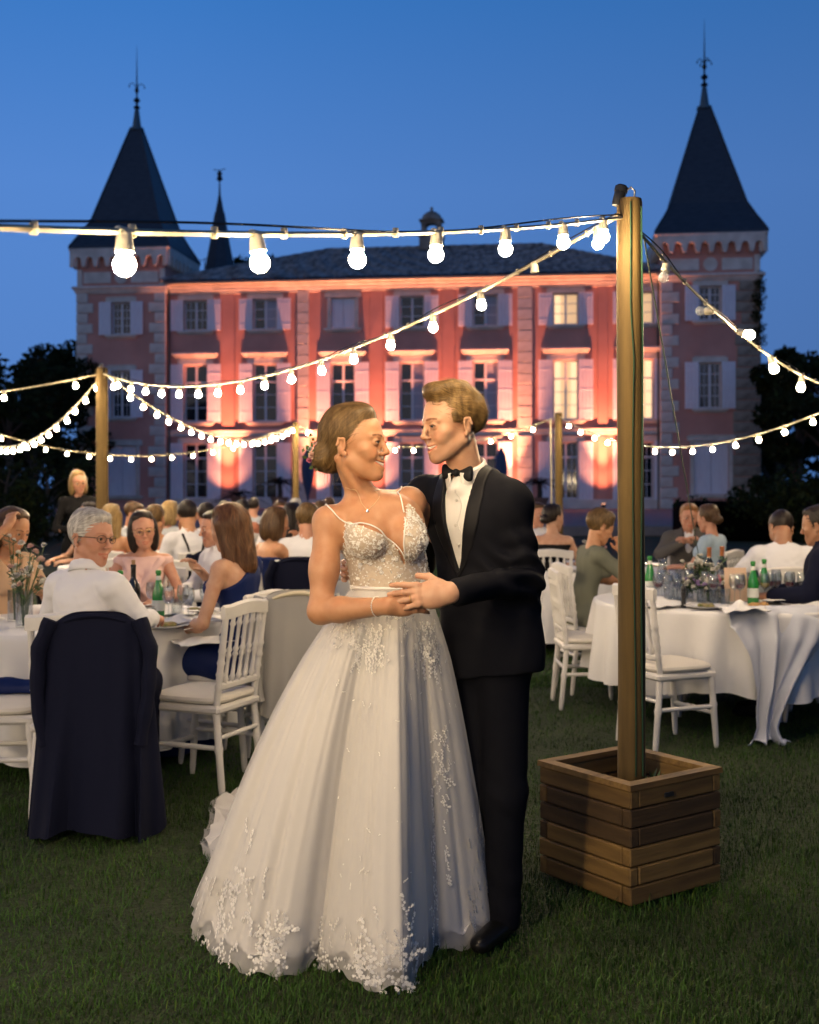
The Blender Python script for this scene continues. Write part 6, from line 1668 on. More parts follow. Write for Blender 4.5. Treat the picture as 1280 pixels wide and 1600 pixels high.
for hp, kn, an in fb.legs:
    bf.rc(hp + V3(0, .03, -.02), kn, .058, .045, k=.04); bf.rc(kn, an, .046, .034, k=.02); bf.rc(an + V3(0, .03, -.03), an + V3(0, -.13, -.05), .034, .026, k=.02)
bf.child(lambda P, fast=False: hfb(P, fast), fb.Rh, j['head'], .155, k=.012)
bride = thing('person', 'bride in a white lace gown with a long train, smiling up at the groom', 'person', OB)
hc = j['head']
lo, hi = V3(-.42, -.42, -.0), V3(.50, .62, 1.95)
wr = fb.arms['R'][1]
V, F = merge_patches(bf, lo, hi, .012, [(hc - .15, hc + .15, .0026), (wr + V3(-.06, -.10, -.10), wr + V3(.22, .14, .10), .0036), (V3(-.32, -.26, 1.02), V3(.14, .24, 1.56), .0065)])
tn = np.ones((len(V), 3)); Q = (V - hc) @ fb.Rh; mk = np.linalg.norm(Q, axis=1) < .16
tn[mk] = head_tint(Q[mk], (.28, .19, .13), (.88, .50, .46), smile=.010, blush=.45)
link('body', np_mesh('body', V, F, SK['tan'], True, tn), bride)
def add_eyes(parent, hc, Rh, gaze, col):
    for s in (-1, 1):
        m = MB(); m.lathe([(.0128 * math.sin(q), -.0128 * math.cos(q)) for q in np.linspace(0.02, math.pi - .02, 17)], 24)
        me = m.mesh('eye', eyew, True); me.materials.append(iris(col)); me.materials.append(blackm)
        g = Rh @ np.array(gaze); me.transform(Matrix(frame_from(g).tolist()).to_4x4()); gv = Vector(g).normalized()
        for p in me.polygons:
            cc = p.center.normalized().dot(gv); p.material_index = 2 if cc > .955 else 1 if cc > .86 else 0
        link('eye', me, parent, hc + Rh @ V3(s * .031, -.0838, .003))
def lashes(parent, hc, Rh, m_, f, thick=.0011):
    m = MB()
    for sd in (-1, 1):
        a = np.linspace(.10, math.pi - .05, 14); P = np.stack([sd * .031 + .0125 * np.cos(a), np.full(14, -.094), .0012 + .0030 * np.sin(a)], 1)
        P = onto(P @ Rh.T + hc, f, .0006); m.tube(P, thick * (.6 + .6 * np.sin(np.linspace(.2, 2.9, 14))), 5)
        for k in range(2, 13):
            d = Rh @ V3(sd * .35 * math.cos(a[k]), -.75, .55); m.tube(np.array([P[k], P[k] + d * .0035, P[k] + d * .006 + Rh @ V3(0, 0, .002)]), [.0006, .0005, .0002], 4)
    props(m.build('eyelashes', m_, parent, True), kind='stuff')
add_eyes(bride, hc, fb.Rh, (0, -1, .05), (.06, .09, .12))
lashes(bride, hc, fb.Rh, blackm, bf)
g = SDF(); sm = .010
for s in (-1, 1): g.rc((0, -.0938, -.0670), (s * (.021 + sm * .6), -.0845 + .3 * sm, -.0660 + sm), .0062, .0036, k=.003)
v, q = polygonise(g, (-.04, -.12, -.09), (.04, -.07, -.04), .002); link('teeth', np_mesh('teeth', v @ fb.Rh.T + hc, q, toothm), bride)
# hair swept back into a low chignon
hb = SDF()
hb.el((0, .017, .045), (.0805, .101, .092), k=.01); hb.el((0, -.022, .099), (.061, .052, .034), k=.02)
hb.el((0, .088, -.030), (.062, .048, .056), k=.03); hb.el((.012, .103, -.062), (.045, .036, .034), k=.02); hb.el((-.025, .098, -.045), (.040, .034, .034), k=.02)
hb.el((0, -.126, -.015), (.068, .080, .100), k=.012, sub=True)
for s in (-1, 1): hb.el((s * .094, -.014, -.052), (.034, .040, .050), k=.012, sub=True); hb.rc((s * .088, .006, -.02), (s * .088, .010, .01), .012, k=.008, sub=True)
hb.cut((0, .25, -1), (0, .085, -.090), k=.02)
hb.post.append(lambda P: .0008 * np.sin(wob(P * V3(1, .35, .6), 70, 3) * 6) + .0014 * wob(P, 40, 5))
v, q = polygonise(hb, (-.15, -.15, -.16), (.15, .20, .18), .0045)
hair_b = link('hair', np_mesh('hair', v @ fb.Rh.T + hc, q, HM['fairbrown'], True, np.full((len(v), 3), .75)), bride)
def flow_b(style, P, N):
    tgt = V3(0, .108, -.040); d = tgt - P; near = (np.linalg.norm(d, axis=1) < .050)[:, None]
    c = P - tgt; sw = np.stack([-c[:, 2], .2 * c[:, 0], c[:, 0]], 1) + .3 * np.cross(c, V3(1, 0, 0))
    d = d / (np.linalg.norm(d, axis=1, keepdims=True) + 1e-9) + V3(0, 0, .25) * np.clip((-.0 - P[:, 1:2]) / .06, 0, 1)
    d = np.where(near, sw / (np.linalg.norm(sw, axis=1, keepdims=True) + 1e-9), d); d = d - N * np.sum(d * N, 1, keepdims=True)
    return d / (np.linalg.norm(d, axis=1, keepdims=True) + 1e-9)
a1 = strands(hb, v, q, 'bun', 5200, .10, .0015, 3, 9, .0022, flow_b); a2 = strands(hb, v, q, 'bun', 420, .09, .0007, 5, 9, .009, flow_b, wave=.5)
V = np.concatenate([a1[0], a2[0]]); F = np.concatenate([a1[1], a2[1] + len(a1[0])]); T = np.concatenate([a1[2], a2[2] * 1.2])
props(link('hair_strands', np_mesh('hair_strands', V @ fb.Rh.T + hc, F, HM['fairbrown'], True, T), hair_b), kind='stuff')
m = MB(); r = random.Random(8)
for k in range(4, 16):     # loose wisps at the temple and the nape
    nape = k > 6
    p0 = V3(r.uniform(-.078, -.060), .012 + r.uniform(-.02, .01), .012) if not nape else V3(r.uniform(-.06, .05), .075 + r.uniform(-.01, .02), -.075)
    if not nape and k % 2: p0 = V3(-.066, -.040, .045)
    P = [p0]; d = V3(r.uniform(-.3, .05), r.uniform(-.3, .25), -1.0)
    for q_ in range(9): d = d + V3(r.gauss(0, .16), r.gauss(0, .16), 0); P.append(P[-1] + d / np.linalg.norm(d) * (.011 if not nape else .008))
    m.tube(np.array(P), np.linspace(.0006, .0002, 10), 4)
m.xform(fb.Rh, hc); lh = m.mesh('loose_hair', HM['fairbrown'], True); ca = lh.color_attributes.new('tint', 'FLOAT_COLOR', 'POINT'); ca.data.foreach_set('color', np.full(len(lh.vertices) * 4, 1.2, np.float32)); props(link('loose_hair', lh, hair_b), kind='stuff')
for s in (-1, 1): m = MB(); m.lathe([(0, -.0045), (.0045, 0), (0, .0045)], 10, hc + fb.Rh @ V3(s * .083, -.002, -.042)); m.build('earring', silverm, bride, True)
# flowers pinned in the chignon
hp_ = thing('hair_flowers', 'small spray of pink buds and leaves pinned in the chignon of the bride', 'flowers', OB + hc + fb.Rh @ V3(-.045, .118, -.020))
m = MB(); r = random.Random(5)
for k in range(26):
    c = V3(r.gauss(0, .014), r.gauss(0, .014), r.gauss(0, .026)); d = V3(-.5, r.gauss(.5, .5), r.gauss(0, .9)); d /= np.linalg.norm(d); sd = np.cross(d, V3(.3, 1, .2)); sd = sd / np.linalg.norm(sd) * .006; L = r.uniform(.016, .03)
    m.add([c, c + d * L * .5 + sd, c + d * L, c + d * L * .5 - sd], [(0, 1, 2, 3)])
props(m.build('leaves', leafm, hp_), kind='stuff')
for k, (c, mm, R0) in enumerate((((-.012, .004, -.012), fb_, .014), ((-.008, .014, .010), fw, .010), ((-.006, -.004, .028), fb_, .008), ((-.010, .016, -.026), fp, .010))):
    m = MB()
    for ly, (rr, el) in enumerate(((.45, 1.25), (.75, .8), (1, .25))):
        for jx in range(6):
            a = jx * math.pi / 3 + ly * .5; d = V3(math.cos(a) * math.cos(el), math.sin(a) * math.cos(el), math.sin(el)); sd = V3(-math.sin(a), math.cos(a), 0) * R0 * .6
            m.add([(0, 0, 0), d * R0 * .6 + sd, d * R0 * 1.1, d * R0 * .6 - sd], [(0, 1, 2, 3)])
    m.xform(fb.Rh @ rotm(0, -70, 20), fb.Rh @ V3(*c)); m.build('flower', mm, hp_)

# bodice: a plunging lace top cut along the photo's neckline
bo = SDF()
bo.rc(j['waist'] - V3(0, 0, .03), j['waist'], .120, .116, k=.04, flat=fl)
bo.rc(j['waist'], j['chest'] + Rtb @ V3(0, .01, .01), .114, .136, k=.05, flat=fl)
bo.rc(j['chest'] + Rtb @ V3(.05, .012, .05), j['chest'] + Rtb @ V3(-.05, .012, .05), .0895, k=.05)
for q in (1, -1): bo.el(j['chest'] + Rtb @ V3(q * .066, -.086, .006), (.0625, .0585, .0645), k=.035)
K = 496.5
zl = np.array([((x_ - 640) / K - OB[0], 1.51 - (y_ - 760) / K) for x_, y_ in ((500, 812), (542, 814), (565, 821), (591, 831), (610, 843), (623, 862), (633, 888))])
zr = np.array([((x_ - 640) / K - OB[0], 1.51 - (y_ - 760) / K) for x_, y_ in ((633, 888), (630.5, 852), (632.5, 815), (636, 787))])
zo = np.array([((x_ - 640) / K - OB[0], 1.51 - (y_ - 760) / K) for x_, y_ in ((630, 787), (640, 787), (655, 806), (670, 834), (700, 842))])
def keep(P):
    L_ = np.maximum(P[:, 0] - zl[-1, 0], P[:, 2] - np.interp(P[:, 0], zl[:, 0], zl[:, 1]))
    xr = np.interp(P[:, 2], zr[:, 1], zr[:, 0])
    R_ = np.maximum(xr - P[:, 0], P[:, 2] - np.interp(P[:, 0], zo[:, 0], zo[:, 1]))
    fr = np.minimum(L_, R_)
    low = P[:, 2] - (1.51 - (888 - 760) / K)
    bk = np.maximum(.10 - P[:, 1], P[:, 2] - 1.30)
    return np.minimum(np.where(P[:, 1] > .07, P[:, 2] - 1.36, fr), low)
bo.clip(keep, .003); bo.cut((0, 0, -1), j['waist'] - V3(0, 0, .02), k=.004)
v, q = polygonise(bo, (-.30, -.28, 1.10), (.20, .24, 1.52), .0042)
bodice = link('bodice', np_mesh('bodice', v, q, lace_base, True), bride)
def petal(m, p, n, d, L, w, lift=.003):
    d = d - n * (d @ n); d /= np.linalg.norm(d) + 1e-9; s = np.cross(n, d)
    p = p + n * .0012
    m.add([p, p + d * L * .35 + s * w + n * lift * .6, p + d * L + n * lift, p + d * L * .35 - s * w + n * lift * .6, p + d * L * .45 + n * lift * 1.5], [(0, 1, 4), (1, 2, 4), (2, 3, 4), (3, 0, 4)])
def normals(V, F):
    n = np.cross(V[F[:, 2]] - V[F[:, 0]], V[F[:, 3]] - V[F[:, 1]]); n /= np.linalg.norm(n, axis=1, keepdims=True) + 1e-12; return n
cen = v[q].mean(1); nn = normals(v, q)
og = bo(cen + nn * .004); nn[og < bo(cen)] *= -1
front = np.nonzero((cen[:, 1] < .12) & (np.abs(bo(cen)) < .003))[0]
m = MB(); r = np.random.default_rng(4)
for i in r.choice(front, 4200):
    c, n = cen[i], nn[i]
    if keep(c[None])[0] > -.001: continue
    band = j['waist'][2] - .01 < c[2] < j['waist'][2] + .075
    if band and r.uniform() > .38: continue
    petal(m, c, n, r.normal(size=3), r.uniform(.005, .011), r.uniform(.002, .0034), r.uniform(.0005, .0025))
for i in r.choice(front, 260):      # small sprigs
    c, n = cen[i], nn[i]; d0 = r.normal(size=3)
    if keep(c[None])[0] > -.008: continue
    for k in range(6):
        a = k * 1.05; d = d0 * math.cos(a) + np.cross(n, d0) * math.sin(a); petal(m, c, n, d, .009, .0030, .0030)
props(m.build('lace_petals', lacew, bodice), kind='stuff')
# edging of the neckline and straps
for pts in ([(500 + 42, 814), (565, 821), (591, 831), (610, 843), (623, 862), (633, 888)], [(633, 888), (630.5, 852), (632.5, 815), (636, 787)]):
    P = onto(along([px(x_, y_, 3.74) for x_, y_ in pts], 40), bo if False else bf, .007); m = MB(); m.tube(P, .0023, 6); m.build('neckline_trim', lacew, bodice, True)
for pts in ([px(542, 815, 3.74), px(528, 800, 3.76), px(512, 788, 3.80), px(508, 792, 3.86), px(515, 812, 3.93), px(530, 850, 3.98)], [px(636, 787, 3.78), px(629, 768, 3.84), px(624, 756, 3.90), px(630, 765, 3.99), px(630, 800, 4.03)]):
    P = onto(along(pts, 30), bf, .0022); m = MB(); m.tube(P, .0023, 6); m.build('strap', lacew, bride, True)
P = onto(along([px(548, 752, 3.90), px(553, 764, 3.82), px(562, 777, 3.78), px(573, 786, 3.76), px(586, 778, 3.77), px(598, 764, 3.82), px(600, 752, 3.90)], 40), bf, .0012)
t = thing('necklace', 'fine gold necklace with a small pendant round the neck of the bride', 'necklace', OB)
m = MB(); m.tube(P, .0007, 5); m.build('chain', mat('pale_gold', (.75, .6, .38), .35, metal=.5), t, True); m = MB(); m.lathe([(0, -.007), (.0055, -.002), (.004, .004), (0, .006)], 10, P[20] + V3(0, -.003, -.005)); m.build('pendant', silverm, t, True)
t = thing('bracelet', 'beaded pearl bracelet on the right wrist of the bride', 'bracelet', OB)
e, w = fb.arms['R']; ax = (w - e) / np.linalg.norm(w - e); c0 = w - ax * .040; m = MB(); fr = frame_from(ax)
rp = onto(np.array([c0 + fr @ V3(.034 * math.cos(a), .034 * math.sin(a), 0) for a in np.linspace(0, 2 * np.pi, 27)[:-1]]), bf, .0015)
for p in rp: m.lathe([(0, -.0030), (.0030, 0), (0, .0030)], 7, p)
m.tube(np.concatenate([rp, rp[:1]]), .0012, 5)
props(m.build('beads', mat('pearl', (.70, .66, .58), .25), t, True), kind='stuff')

# skirt: waist ellipse to the hem outline read off the lawn, with the train drawn out behind
hem = [(620, 1549), (590, 1552), (553, 1545), (532, 1526), (505, 1513), (484, 1514), (437, 1534), (398, 1529), (361, 1516), (317, 1481), (307, 1445), (323, 1378), (321, 1312), (332, 1258)]
H = [gnd(x_, y_)[:2] for x_, y_ in hem] + [V3(-.86, 5.85), V3(-.66, 5.75), V3(-.40, 5.25), V3(-.10, 4.70), V3(.12, 4.32), V3(.235, 4.12)] + [gnd(x_, y_)[:2] for x_, y_ in ((757, 1466), (742, 1486), (704, 1490), (686, 1484), (669, 1500), (648, 1540))]
H = np.array(H) - OB[:2]
seg = np.linalg.norm(np.roll(H, -1, 0) - H, axis=1); wt = np.minimum(seg, .30) + .015; cu = np.concatenate([[0], np.cumsum(wt)]); cu /= cu[-1]
NU, NT = 420, 74
uu = np.arange(NU) / NU
def periodic(u):        # Catmull-Rom through the hem points
    u = u % 1.0; i = np.clip(np.searchsorted(cu, u, 'right') - 1, 0, len(H) - 1); f = ((u - cu[i]) / (cu[i + 1] - cu[i]))[:, None]
    n = len(H); a, b, c, d = H[(i - 1) % n], H[i], H[(i + 1) % n], H[(i + 2) % n]
    return .5 * (2 * b + (c - a) * f + (2 * a - 5 * b + 4 * c - d) * f ** 2 + (3 * b - a - 3 * c + d) * f ** 3)
wc = j['waist'] + V3(0, 0, -.012)
def skirt_grid(off, hemz, top_off=.0, seed=0, tmax=1.0, fold=1.0):
    hp = periodic(uu); ang = -np.pi / 2 - 2 * np.pi * uu        # clockwise seen from above: front, left, back, right
    ell = np.stack([(.126 + top_off) * np.cos(ang), (.104 + top_off) * np.sin(ang)], 1); Rz = Rtb[:2, :2]
    wp = ell @ Rz.T + wc[:2]
    D = np.linalg.norm(hp - wp, axis=1); p = 1.0 + 1.25 * np.clip((D - .55) / 1.1, 0, 1)
    nrm = (wp - wc[:2]); nrm /= np.linalg.norm(nrm, axis=1, keepdims=True)
    hn = np.stack([np.gradient(hp[:, 1]), -np.gradient(hp[:, 0])], 1); hn /= np.linalg.norm(hn, axis=1, keepdims=True) + 1e-9
    if np.sum(hn * (hp - hp.mean(0))) < 0: hn = -hn
    r = np.random.default_rng(seed); G = []
    for t in np.linspace(0, tmax, NT):
        hfrac = .76 * t + .24 * (1 - (1 - t) ** 3.5)
        xy = wp + (hp - wp) * hfrac[..., None] if np.ndim(hfrac) else wp + (hp - wp) * hfrac
        z = hemz + (wc[2] - hemz) * (1 - t) ** p
        k = 1.6 * np.sin(2 * np.pi * (9 * uu) + 2.2 * np.sin(6.28 * 2 * uu + .5) + .4 * t) + 1.2 * np.sin(2 * np.pi * 15 * uu + 2.6 * np.sin(6.28 * 3 * uu + 1) - .5 * t) + .55 * np.sin(2 * np.pi * 33 * uu + 3 * np.sin(6.28 * 5 * uu + t)) + .25 * np.sin(2 * np.pi * 71 * uu + 3 * np.sin(6.28 * 4 * uu) + 1.7 * t)
        amp = fold * (.0035 * min(1, t * 5) + .0075 * t) * (1 - .5 * (t > .97))
        N2 = nrm * (1 - t) + hn * t; N2 /= np.linalg.norm(N2, axis=1, keepdims=True) + 1e-9
        xy = xy + N2 * (amp * k + off * (.2 + .8 * t))[:, None]
        zz = z + .006 * np.sin(6.28 * 31 * uu + 9 * t) * t + np.clip((t - .9) / .1, 0, 1) * .010 * (np.sin(6.28 * 37 * uu) + np.sin(6.28 * 23 * uu + 1))
        G.append(np.stack([xy[:, 0], xy[:, 1], np.maximum(zz, .004)], 1))
    return np.array(G)
def close_grid(G):
    nt, nu = G.shape[:2]; i = np.arange(nt - 1)[:, None] * nu; jx = np.arange(nu)[None]; jn = (jx + 1) % nu
    return G.reshape(-1, 3), np.stack([i + jx, i + jn, i + nu + jn, i + nu + jx], 2).reshape(-1, 4)
G1 = skirt_grid(-.012, .035, 0, 1, .975); V, F = close_grid(G1); skirt = link('skirt', np_mesh('skirt', V, F, satin), bride)
G2 = skirt_grid(.004, .012, .004, 1, 1.0, 1.15); V2, F2 = close_grid(G2); tl = link('tulle_overskirt', np_mesh('tulle_overskirt', V2, F2, tulle), bride)
# lace sprigs sewn on the skirt: where the photo shows them
n2 = normals(close_grid(skirt_grid(.004, .012, .004, 1, 1.0, 0.0))[0], F2); c2 = V2[F2].mean(1); cw = c2 + OB
outw = c2[:, :2] - wc[:2]; fl_ = np.sum(n2[:, :2] * outw, 1) < 0; n2[fl_] *= -1
sx = 640 + (cw[:, 0]) / cw[:, 1] * FPX; sy = HOR - (cw[:, 2] - CAMH) / cw[:, 1] * FPX
facing = np.sum(n2 * (V3(0, 0, CAMH) - cw), 1) > 0
m = MB(); r = np.random.default_rng(11)
def sprig(ix, size, d0):
    c, n = c2[ix], n2[ix]; d0 = d0 - n * (d0 @ n); d0 /= np.linalg.norm(d0) + 1e-9; s = np.cross(n, d0)
    p = c.copy(); bend = r.uniform(-.6, .6); stem = [p]
    for k in range(5):          # a curved stem with hand-shaped leaves to its sides
        a0 = bend * k * .35; d = d0 * math.cos(a0) + s * math.sin(a0); e = np.cross(n, d); sg = 1 if k % 2 else -1
        for jx in range(5):
            a = sg * .75 + (jx - 2) * .42; petal(m, p, n, d * math.cos(a) + e * math.sin(a), size * (1.35 - .16 * abs(jx - 2) - .1 * k), size * .20, .0005)
        p = p + d * size * .95; stem.append(p)
    for k in range(6): a = k * 1.05; petal(m, p, n, d0 * math.cos(a) + s * math.sin(a), size * .75, size * .28, .0008)
def scatter(x0, x1, y0, y1, n, size, up=None):
    k = np.nonzero(facing & (sx > x0) & (sx < x1) & (sy > y0) & (sy < y1))[0]
    if not len(k): return
    for ix in r.choice(k, n): sprig(ix, size * r.uniform(.7, 1.3), V3(*(up or r.normal(size=3))) + r.normal(size=3) * .4)
scatter(306, 420, 1370, 1500, 110, 0.0103); scatter(320, 400, 1255, 1340, 28, 0.0087); scatter(400, 480, 1440, 1520, 46, 0.0098); scatter(480, 560, 1440, 1510, 28, 0.0082); scatter(555, 665, 1470, 1545, 72, 0.0103); scatter(590, 650, 1410, 1480, 17, 0.0082, (0, 0, 1))
for y_ in range(1130, 1480, 14): scatter(674, 702, y_, y_ + 16, 4, 0.0056, (0, 0, -1))
scatter(735, 766, 1290, 1470, 61, 0.0077, (0, 0, 1)); scatter(552, 600, 968, 1045, 79, 0.0061, (0, 0, -1)); scatter(520, 560, 975, 1010, 13, 0.0051); scatter(648, 690, 965, 1050, 55, 0.0067, (0, 0, -1)); scatter(600, 650, 965, 1000, 13, 0.0051); scatter(520, 740, 1000, 1480, 46, 0.0031)
props(m.build('lace_applique', lacew, tl), kind='stuff')
m = MB(); wb = np.array([[.128 * math.cos(a), .106 * math.sin(a)] for a in np.linspace(0, 2 * np.pi, 61)]) @ Rtb[:2, :2].T + wc[:2]
m.tube(np.stack([wb[:, 0], wb[:, 1], np.full(61, wc[2] + .004)], 1), .007, 6); m.build('waistband', satin, bride, True)

# ---- groom
OG = V3(.25, 4.0, 0)
def pg(x, y, d): return at(x, y, d) - OG
fg = Fig('m', pose='stand')
Rtg = rotm(0, -1, -30)
fg.Rt = Rtg; fg.b = 1.0
fg.J = dict(pelvis=pg(768, 1003, 4.02), waist=pg(765, 915, 4.03), chest=pg(748, 820, 4.02), neck=pg(731, 750, 4.02), head=pg(707, 664, 3.955), shL=pg(798, 787, 3.93), shR=pg(668, 778, 4.15))
fg.Rh = rotm(0, -3, 0) @ rotm(0, 0, -62) @ rotm(4, 0, 0)
fg.arms = dict(L=(pg(822, 905, 3.93), pg(706, 926, 3.615)), R=(pg(655, 880, 4.32), pg(585, 892, 4.13)))
fg.legs = [(pg(742, 1010, 4.05), pg(735, 1240, 4.06), pg(733, 1430, 4.10)), (pg(787, 1010, 3.99), pg(789, 1240, 3.98), pg(786, 1425, 4.0))]
fg.hands = dict(L=dict(dir=(-1, -.06, -.07), back=(.12, -1, .30), curls=(.20, .22, .28, .40), spread=.16, sc=1.10, thumb=.2, side=-1), R=dict(dir=(-1, -.55, .06), back=(-.6, .8, .1), curl=.55, spread=.14, sc=1.0, side=1))
groom_head = dict(smile=.006, teeth=True, eye=.0017, age=.5, nose=.90)
hfg = head_sdf('m', **groom_head)
gf = fg.skinfield.__func__(fg, hfg) if False else None
gf = SDF(); fg.torso(gf); j2 = fg.J
gf.rc(j2['neck'] + Rtg @ V3(0, .010, -.04), j2['head'] + fg.Rh @ V3(0, .018, -.055), .060, .056, k=.03)
for nm, q in (('L', 1), ('R', -1)):
    fg.arm(gf, nm, to=2.0); h = fg.hands[nm]; ww = fg.arms[nm][1]
    hf = hand_sdf(h.get('curl', .3), h['spread'], h['side'], h['sc'], h.get('curls'), h.get('thumb', .4)); d = V3(*h['dir']); R = hand_frame(d, h['back']); o = ww + d / np.linalg.norm(d) * .014
    gf.child(hf, R, o, .22, k=.018); fg.hand_fields[nm] = (hf, R, o, h['sc'])
    gf.rc(ww - (ww - fg.arms[nm][0]) * .2, ww + d * .012, .029, .027, k=.015, flat=(R[:, 2], 1.25))
for hp, kn, an in fg.legs: gf.rc(hp, kn, .086, .058, k=.04); gf.rc(kn, an, .056, .038, k=.02)
gf.child(lambda P, fast=False: hfg(P, fast), fg.Rh, j2['head'], .16, k=.012)
groom = thing('person', 'groom in a black tuxedo and bow tie, smiling down at the bride', 'person', OG)
hg = j2['head']; pats = [(hg - .155, hg + .155, .0026)]
for nm in 'LR':
    o, R = fg.hand_fields[nm][2], fg.hand_fields[nm][1]; c = o + R[:, 0] * .085; pats.append((c - .13, c + .13, .0030))
V, F = merge_patches(gf, V3(-.60, -.60, 0), V3(.40, .50, 1.95), .014, pats)
tn = np.ones((len(V), 3)); Q = (V - hg) @ fg.Rh; mk = np.linalg.norm(Q, axis=1) < .16
tn[mk] = head_tint(Q[mk], (.30, .20, .12), (.86, .52, .47), stub=.35, smile=.006, blush=.55)
link('body', np_mesh('body', V, F, SK['fair'], True, tn), groom)
add_eyes(groom, hg, fg.Rh, (-.1, -1, -.08), (.06, .10, .13))
lashes(groom, hg, fg.Rh, HM['dark'] if False else blackm, gf, .0008)
g = SDF(); sm = .006
for s in (-1, 1): g.rc((0, -.0938, -.0670), (s * (.021 + sm * .6), -.0845 + .3 * sm, -.0660 + sm), .0060, .0036, k=.003)
v, q = polygonise(g, (-.04, -.12, -.09), (.04, -.07, -.04), .002); link('teeth', np_mesh('teeth', v @ fg.Rh.T + hg, q, toothm), groom)
# swept-back wavy hair
hh = SDF()
hh.el((0, .016, .046), (.0800, .098, .091), k=.01); hh.el((.006, -.052, .112), (.052, .040, .027), R=rotm(-18), k=.025); hh.el((-.01, .000, .120), (.062, .070, .026), k=.03); hh.el((0, .082, .03), (.064, .034, .06), k=.03)
hh.el((0, -.128, -.014), (.072, .080, .102), k=.010, sub=True)
for s in (-1, 1): hh.el((s * .094, -.016, -.056), (.032, .046, .052), k=.012, sub=True); hh.rc((s * .088, .010, -.03), (s * .090, .014, .012), .014, k=.008, sub=True); hh.rc((s * .0735, -.030, .03), (s * .0735, -.024, -.012), .011, .007, k=.01)
for s in (-1, 1): hh.el((s * .080, -.032, -.012), (.022, .030, .024), k=.008, sub=True)
hh.cut((0, .30, -1), (0, .090, -.066), k=.02)
hh.post.append(lambda P: .0010 * np.sin(wob(P * V3(1.2, .35, .6), 60, 7) * 6) + .0035 * wob(P, 34, 9))
v, q = polygonise(hh, (-.15, -.15, -.13), (.15, .17, .20), .0045)
hair_g = link('hair', np_mesh('hair', v @ fg.Rh.T + hg, q, HM['sandy'], True, np.full((len(v), 3), .62)), groom)
a1 = strands(hh, v, q, 'quiff', 5200, .055, .0015, 13, 9, .0025, wave=.3); a2 = strands(hh, v, q, 'quiff', 700, .050, .0010, 15, 9, .011, wave=.7)
V = np.concatenate([a1[0], a2[0]]); F = np.concatenate([a1[1], a2[1] + len(a1[0])]); T = np.concatenate([a1[2], a2[2]])
props(link('hair_strands', np_mesh('hair_strands', V @ fg.Rh.T + hg, F, HM['sandy'], True, T), hair_g), kind='stuff')
# shirt, jacket with a shawl lapel, trousers
sf = SDF(); fg.torso(sf, .010); nk = j2['neck']; upg = j2['head'] + fg.Rh @ V3(0, .016, -.055) - nk; upg /= np.linalg.norm(upg)
sf.rc(nk + Rtg @ V3(0, -.070, -.03), nk + Rtg @ V3(0, -.052, .02), .030, .020, k=.03); sf.rc(nk + upg * .028, nk + upg * .3, .060, .060, k=.006, sub=True); sf.cut((0, 0, -1), j2['waist'], k=.005)
sf.post.append(wrinkle(.0030, 22, 5, (1, 1, 1.4)))
v, q = polygonise(sf, (-.40, -.35, 1.05), (.30, .30, 1.62), .0065); shirt_g = link('shirt', np_mesh('shirt', v, q, shirtw), groom)
collar(fg, 'collar', shirtw, groom, .0625, .22, .058, .036)
def tf(P): return (P - nk) @ Rtg          # torso frame: x to his left, -y forward, z up
ZB = j2['waist'][2] + .045 - nk[2]          # height of the button below the neck
def half(z): return np.interp(z, [ZB - .01, ZB + .05, -.13, -.05, .0, .05], [-.004, .014, .040, .052, .057, .062])
def wide(z): return np.interp(z, [ZB - .02, ZB + .03, -.22, -.14, -.06, .0, .06], [.004, .022, .040, .050, .050, .040, .030])
CX = .004
def opening(P):
    L = tf(P); return np.maximum(np.abs(L[:, 0] - CX) - half(L[:, 2]), np.maximum(L[:, 1] + .015, ZB - .012 - L[:, 2]))
def base_jacket(gx):
    f = SDF(); fg.torso(f, .022 + gx, k=.06)
    f.rc(j2['waist'], j2['pelvis'] + V3(.005, 0, -.045), .150 + gx, .168 + gx, k=.05, flat=(Rtg @ Y_, 1.32)); f.rc(j2['pelvis'], j2['pelvis'] + V3(.004, .0, -.13), .165 + gx, .172 + gx, k=.04, flat=(Rtg @ Y_, 1.30))
    for nm, q in (('L', 1), ('R', -1)): f.el(j2['sh' + nm] + V3(0, 0, .008), np.full(3, .064 + gx), k=.03)
    return f
jf = base_jacket(0)
for nm in 'LR':
    e, w = fg.arms[nm]; s0 = j2['sh' + nm]
    jf.rc(s0, e, .066, .056, k=.03); jf.el(e, np.full(3, .057), k=.02); jf.rc(e, e + (w - e) * .93, .056, .041, k=.022)
jf.rc(nk - upg * .03, nk + upg * .012, .082, .074, k=.02); jf.rc(nk - upg * .2, nk + upg * .3, .0665, .0665, k=.003, sub=True)
eL, wL = fg.arms['L']; fd = (wL - eL) / np.linalg.norm(wL - eL)
def folds(P):
    o = .0055 * wob(P * V3(1, 1, .7), 15, 41) + .0030 * wob(P, 32, 43)
    for ee, ww, s0 in ((eL, wL, j2['shL']),):
        d = np.linalg.norm(P - ee - V3(-.03, -.03, .02), axis=1); o = o + .0125 * np.sin(((P - ee) @ V3(.35, .3, 1)) * 95 + 2 * np.sin(P[:, 0] * 30)) * np.exp(-(d / .11) ** 2)
        d2 = np.linalg.norm(P - s0 - V3(.01, 0, -.12), axis=1); o = o + .0065 * np.sin(((P - s0) @ V3(1, .4, .75)) * 80) * np.exp(-(d2 / .09) ** 2)
    return o
jf.post.append(folds)
jf.clip(lambda P: -opening(P), .003)
hemz = 1.51 - (1052 - 760) * 4.0 / FPX
jf.clip(lambda P: (hemz + .02 * np.sin(P[:, 0] * 9)) - P[:, 2], .004)
vent = pg(822, 1010, 4.15)
jf.rc(vent + V3(.02, .06, .06), vent + V3(.03, .06, -.16), .006, .02, k=.008, sub=True)
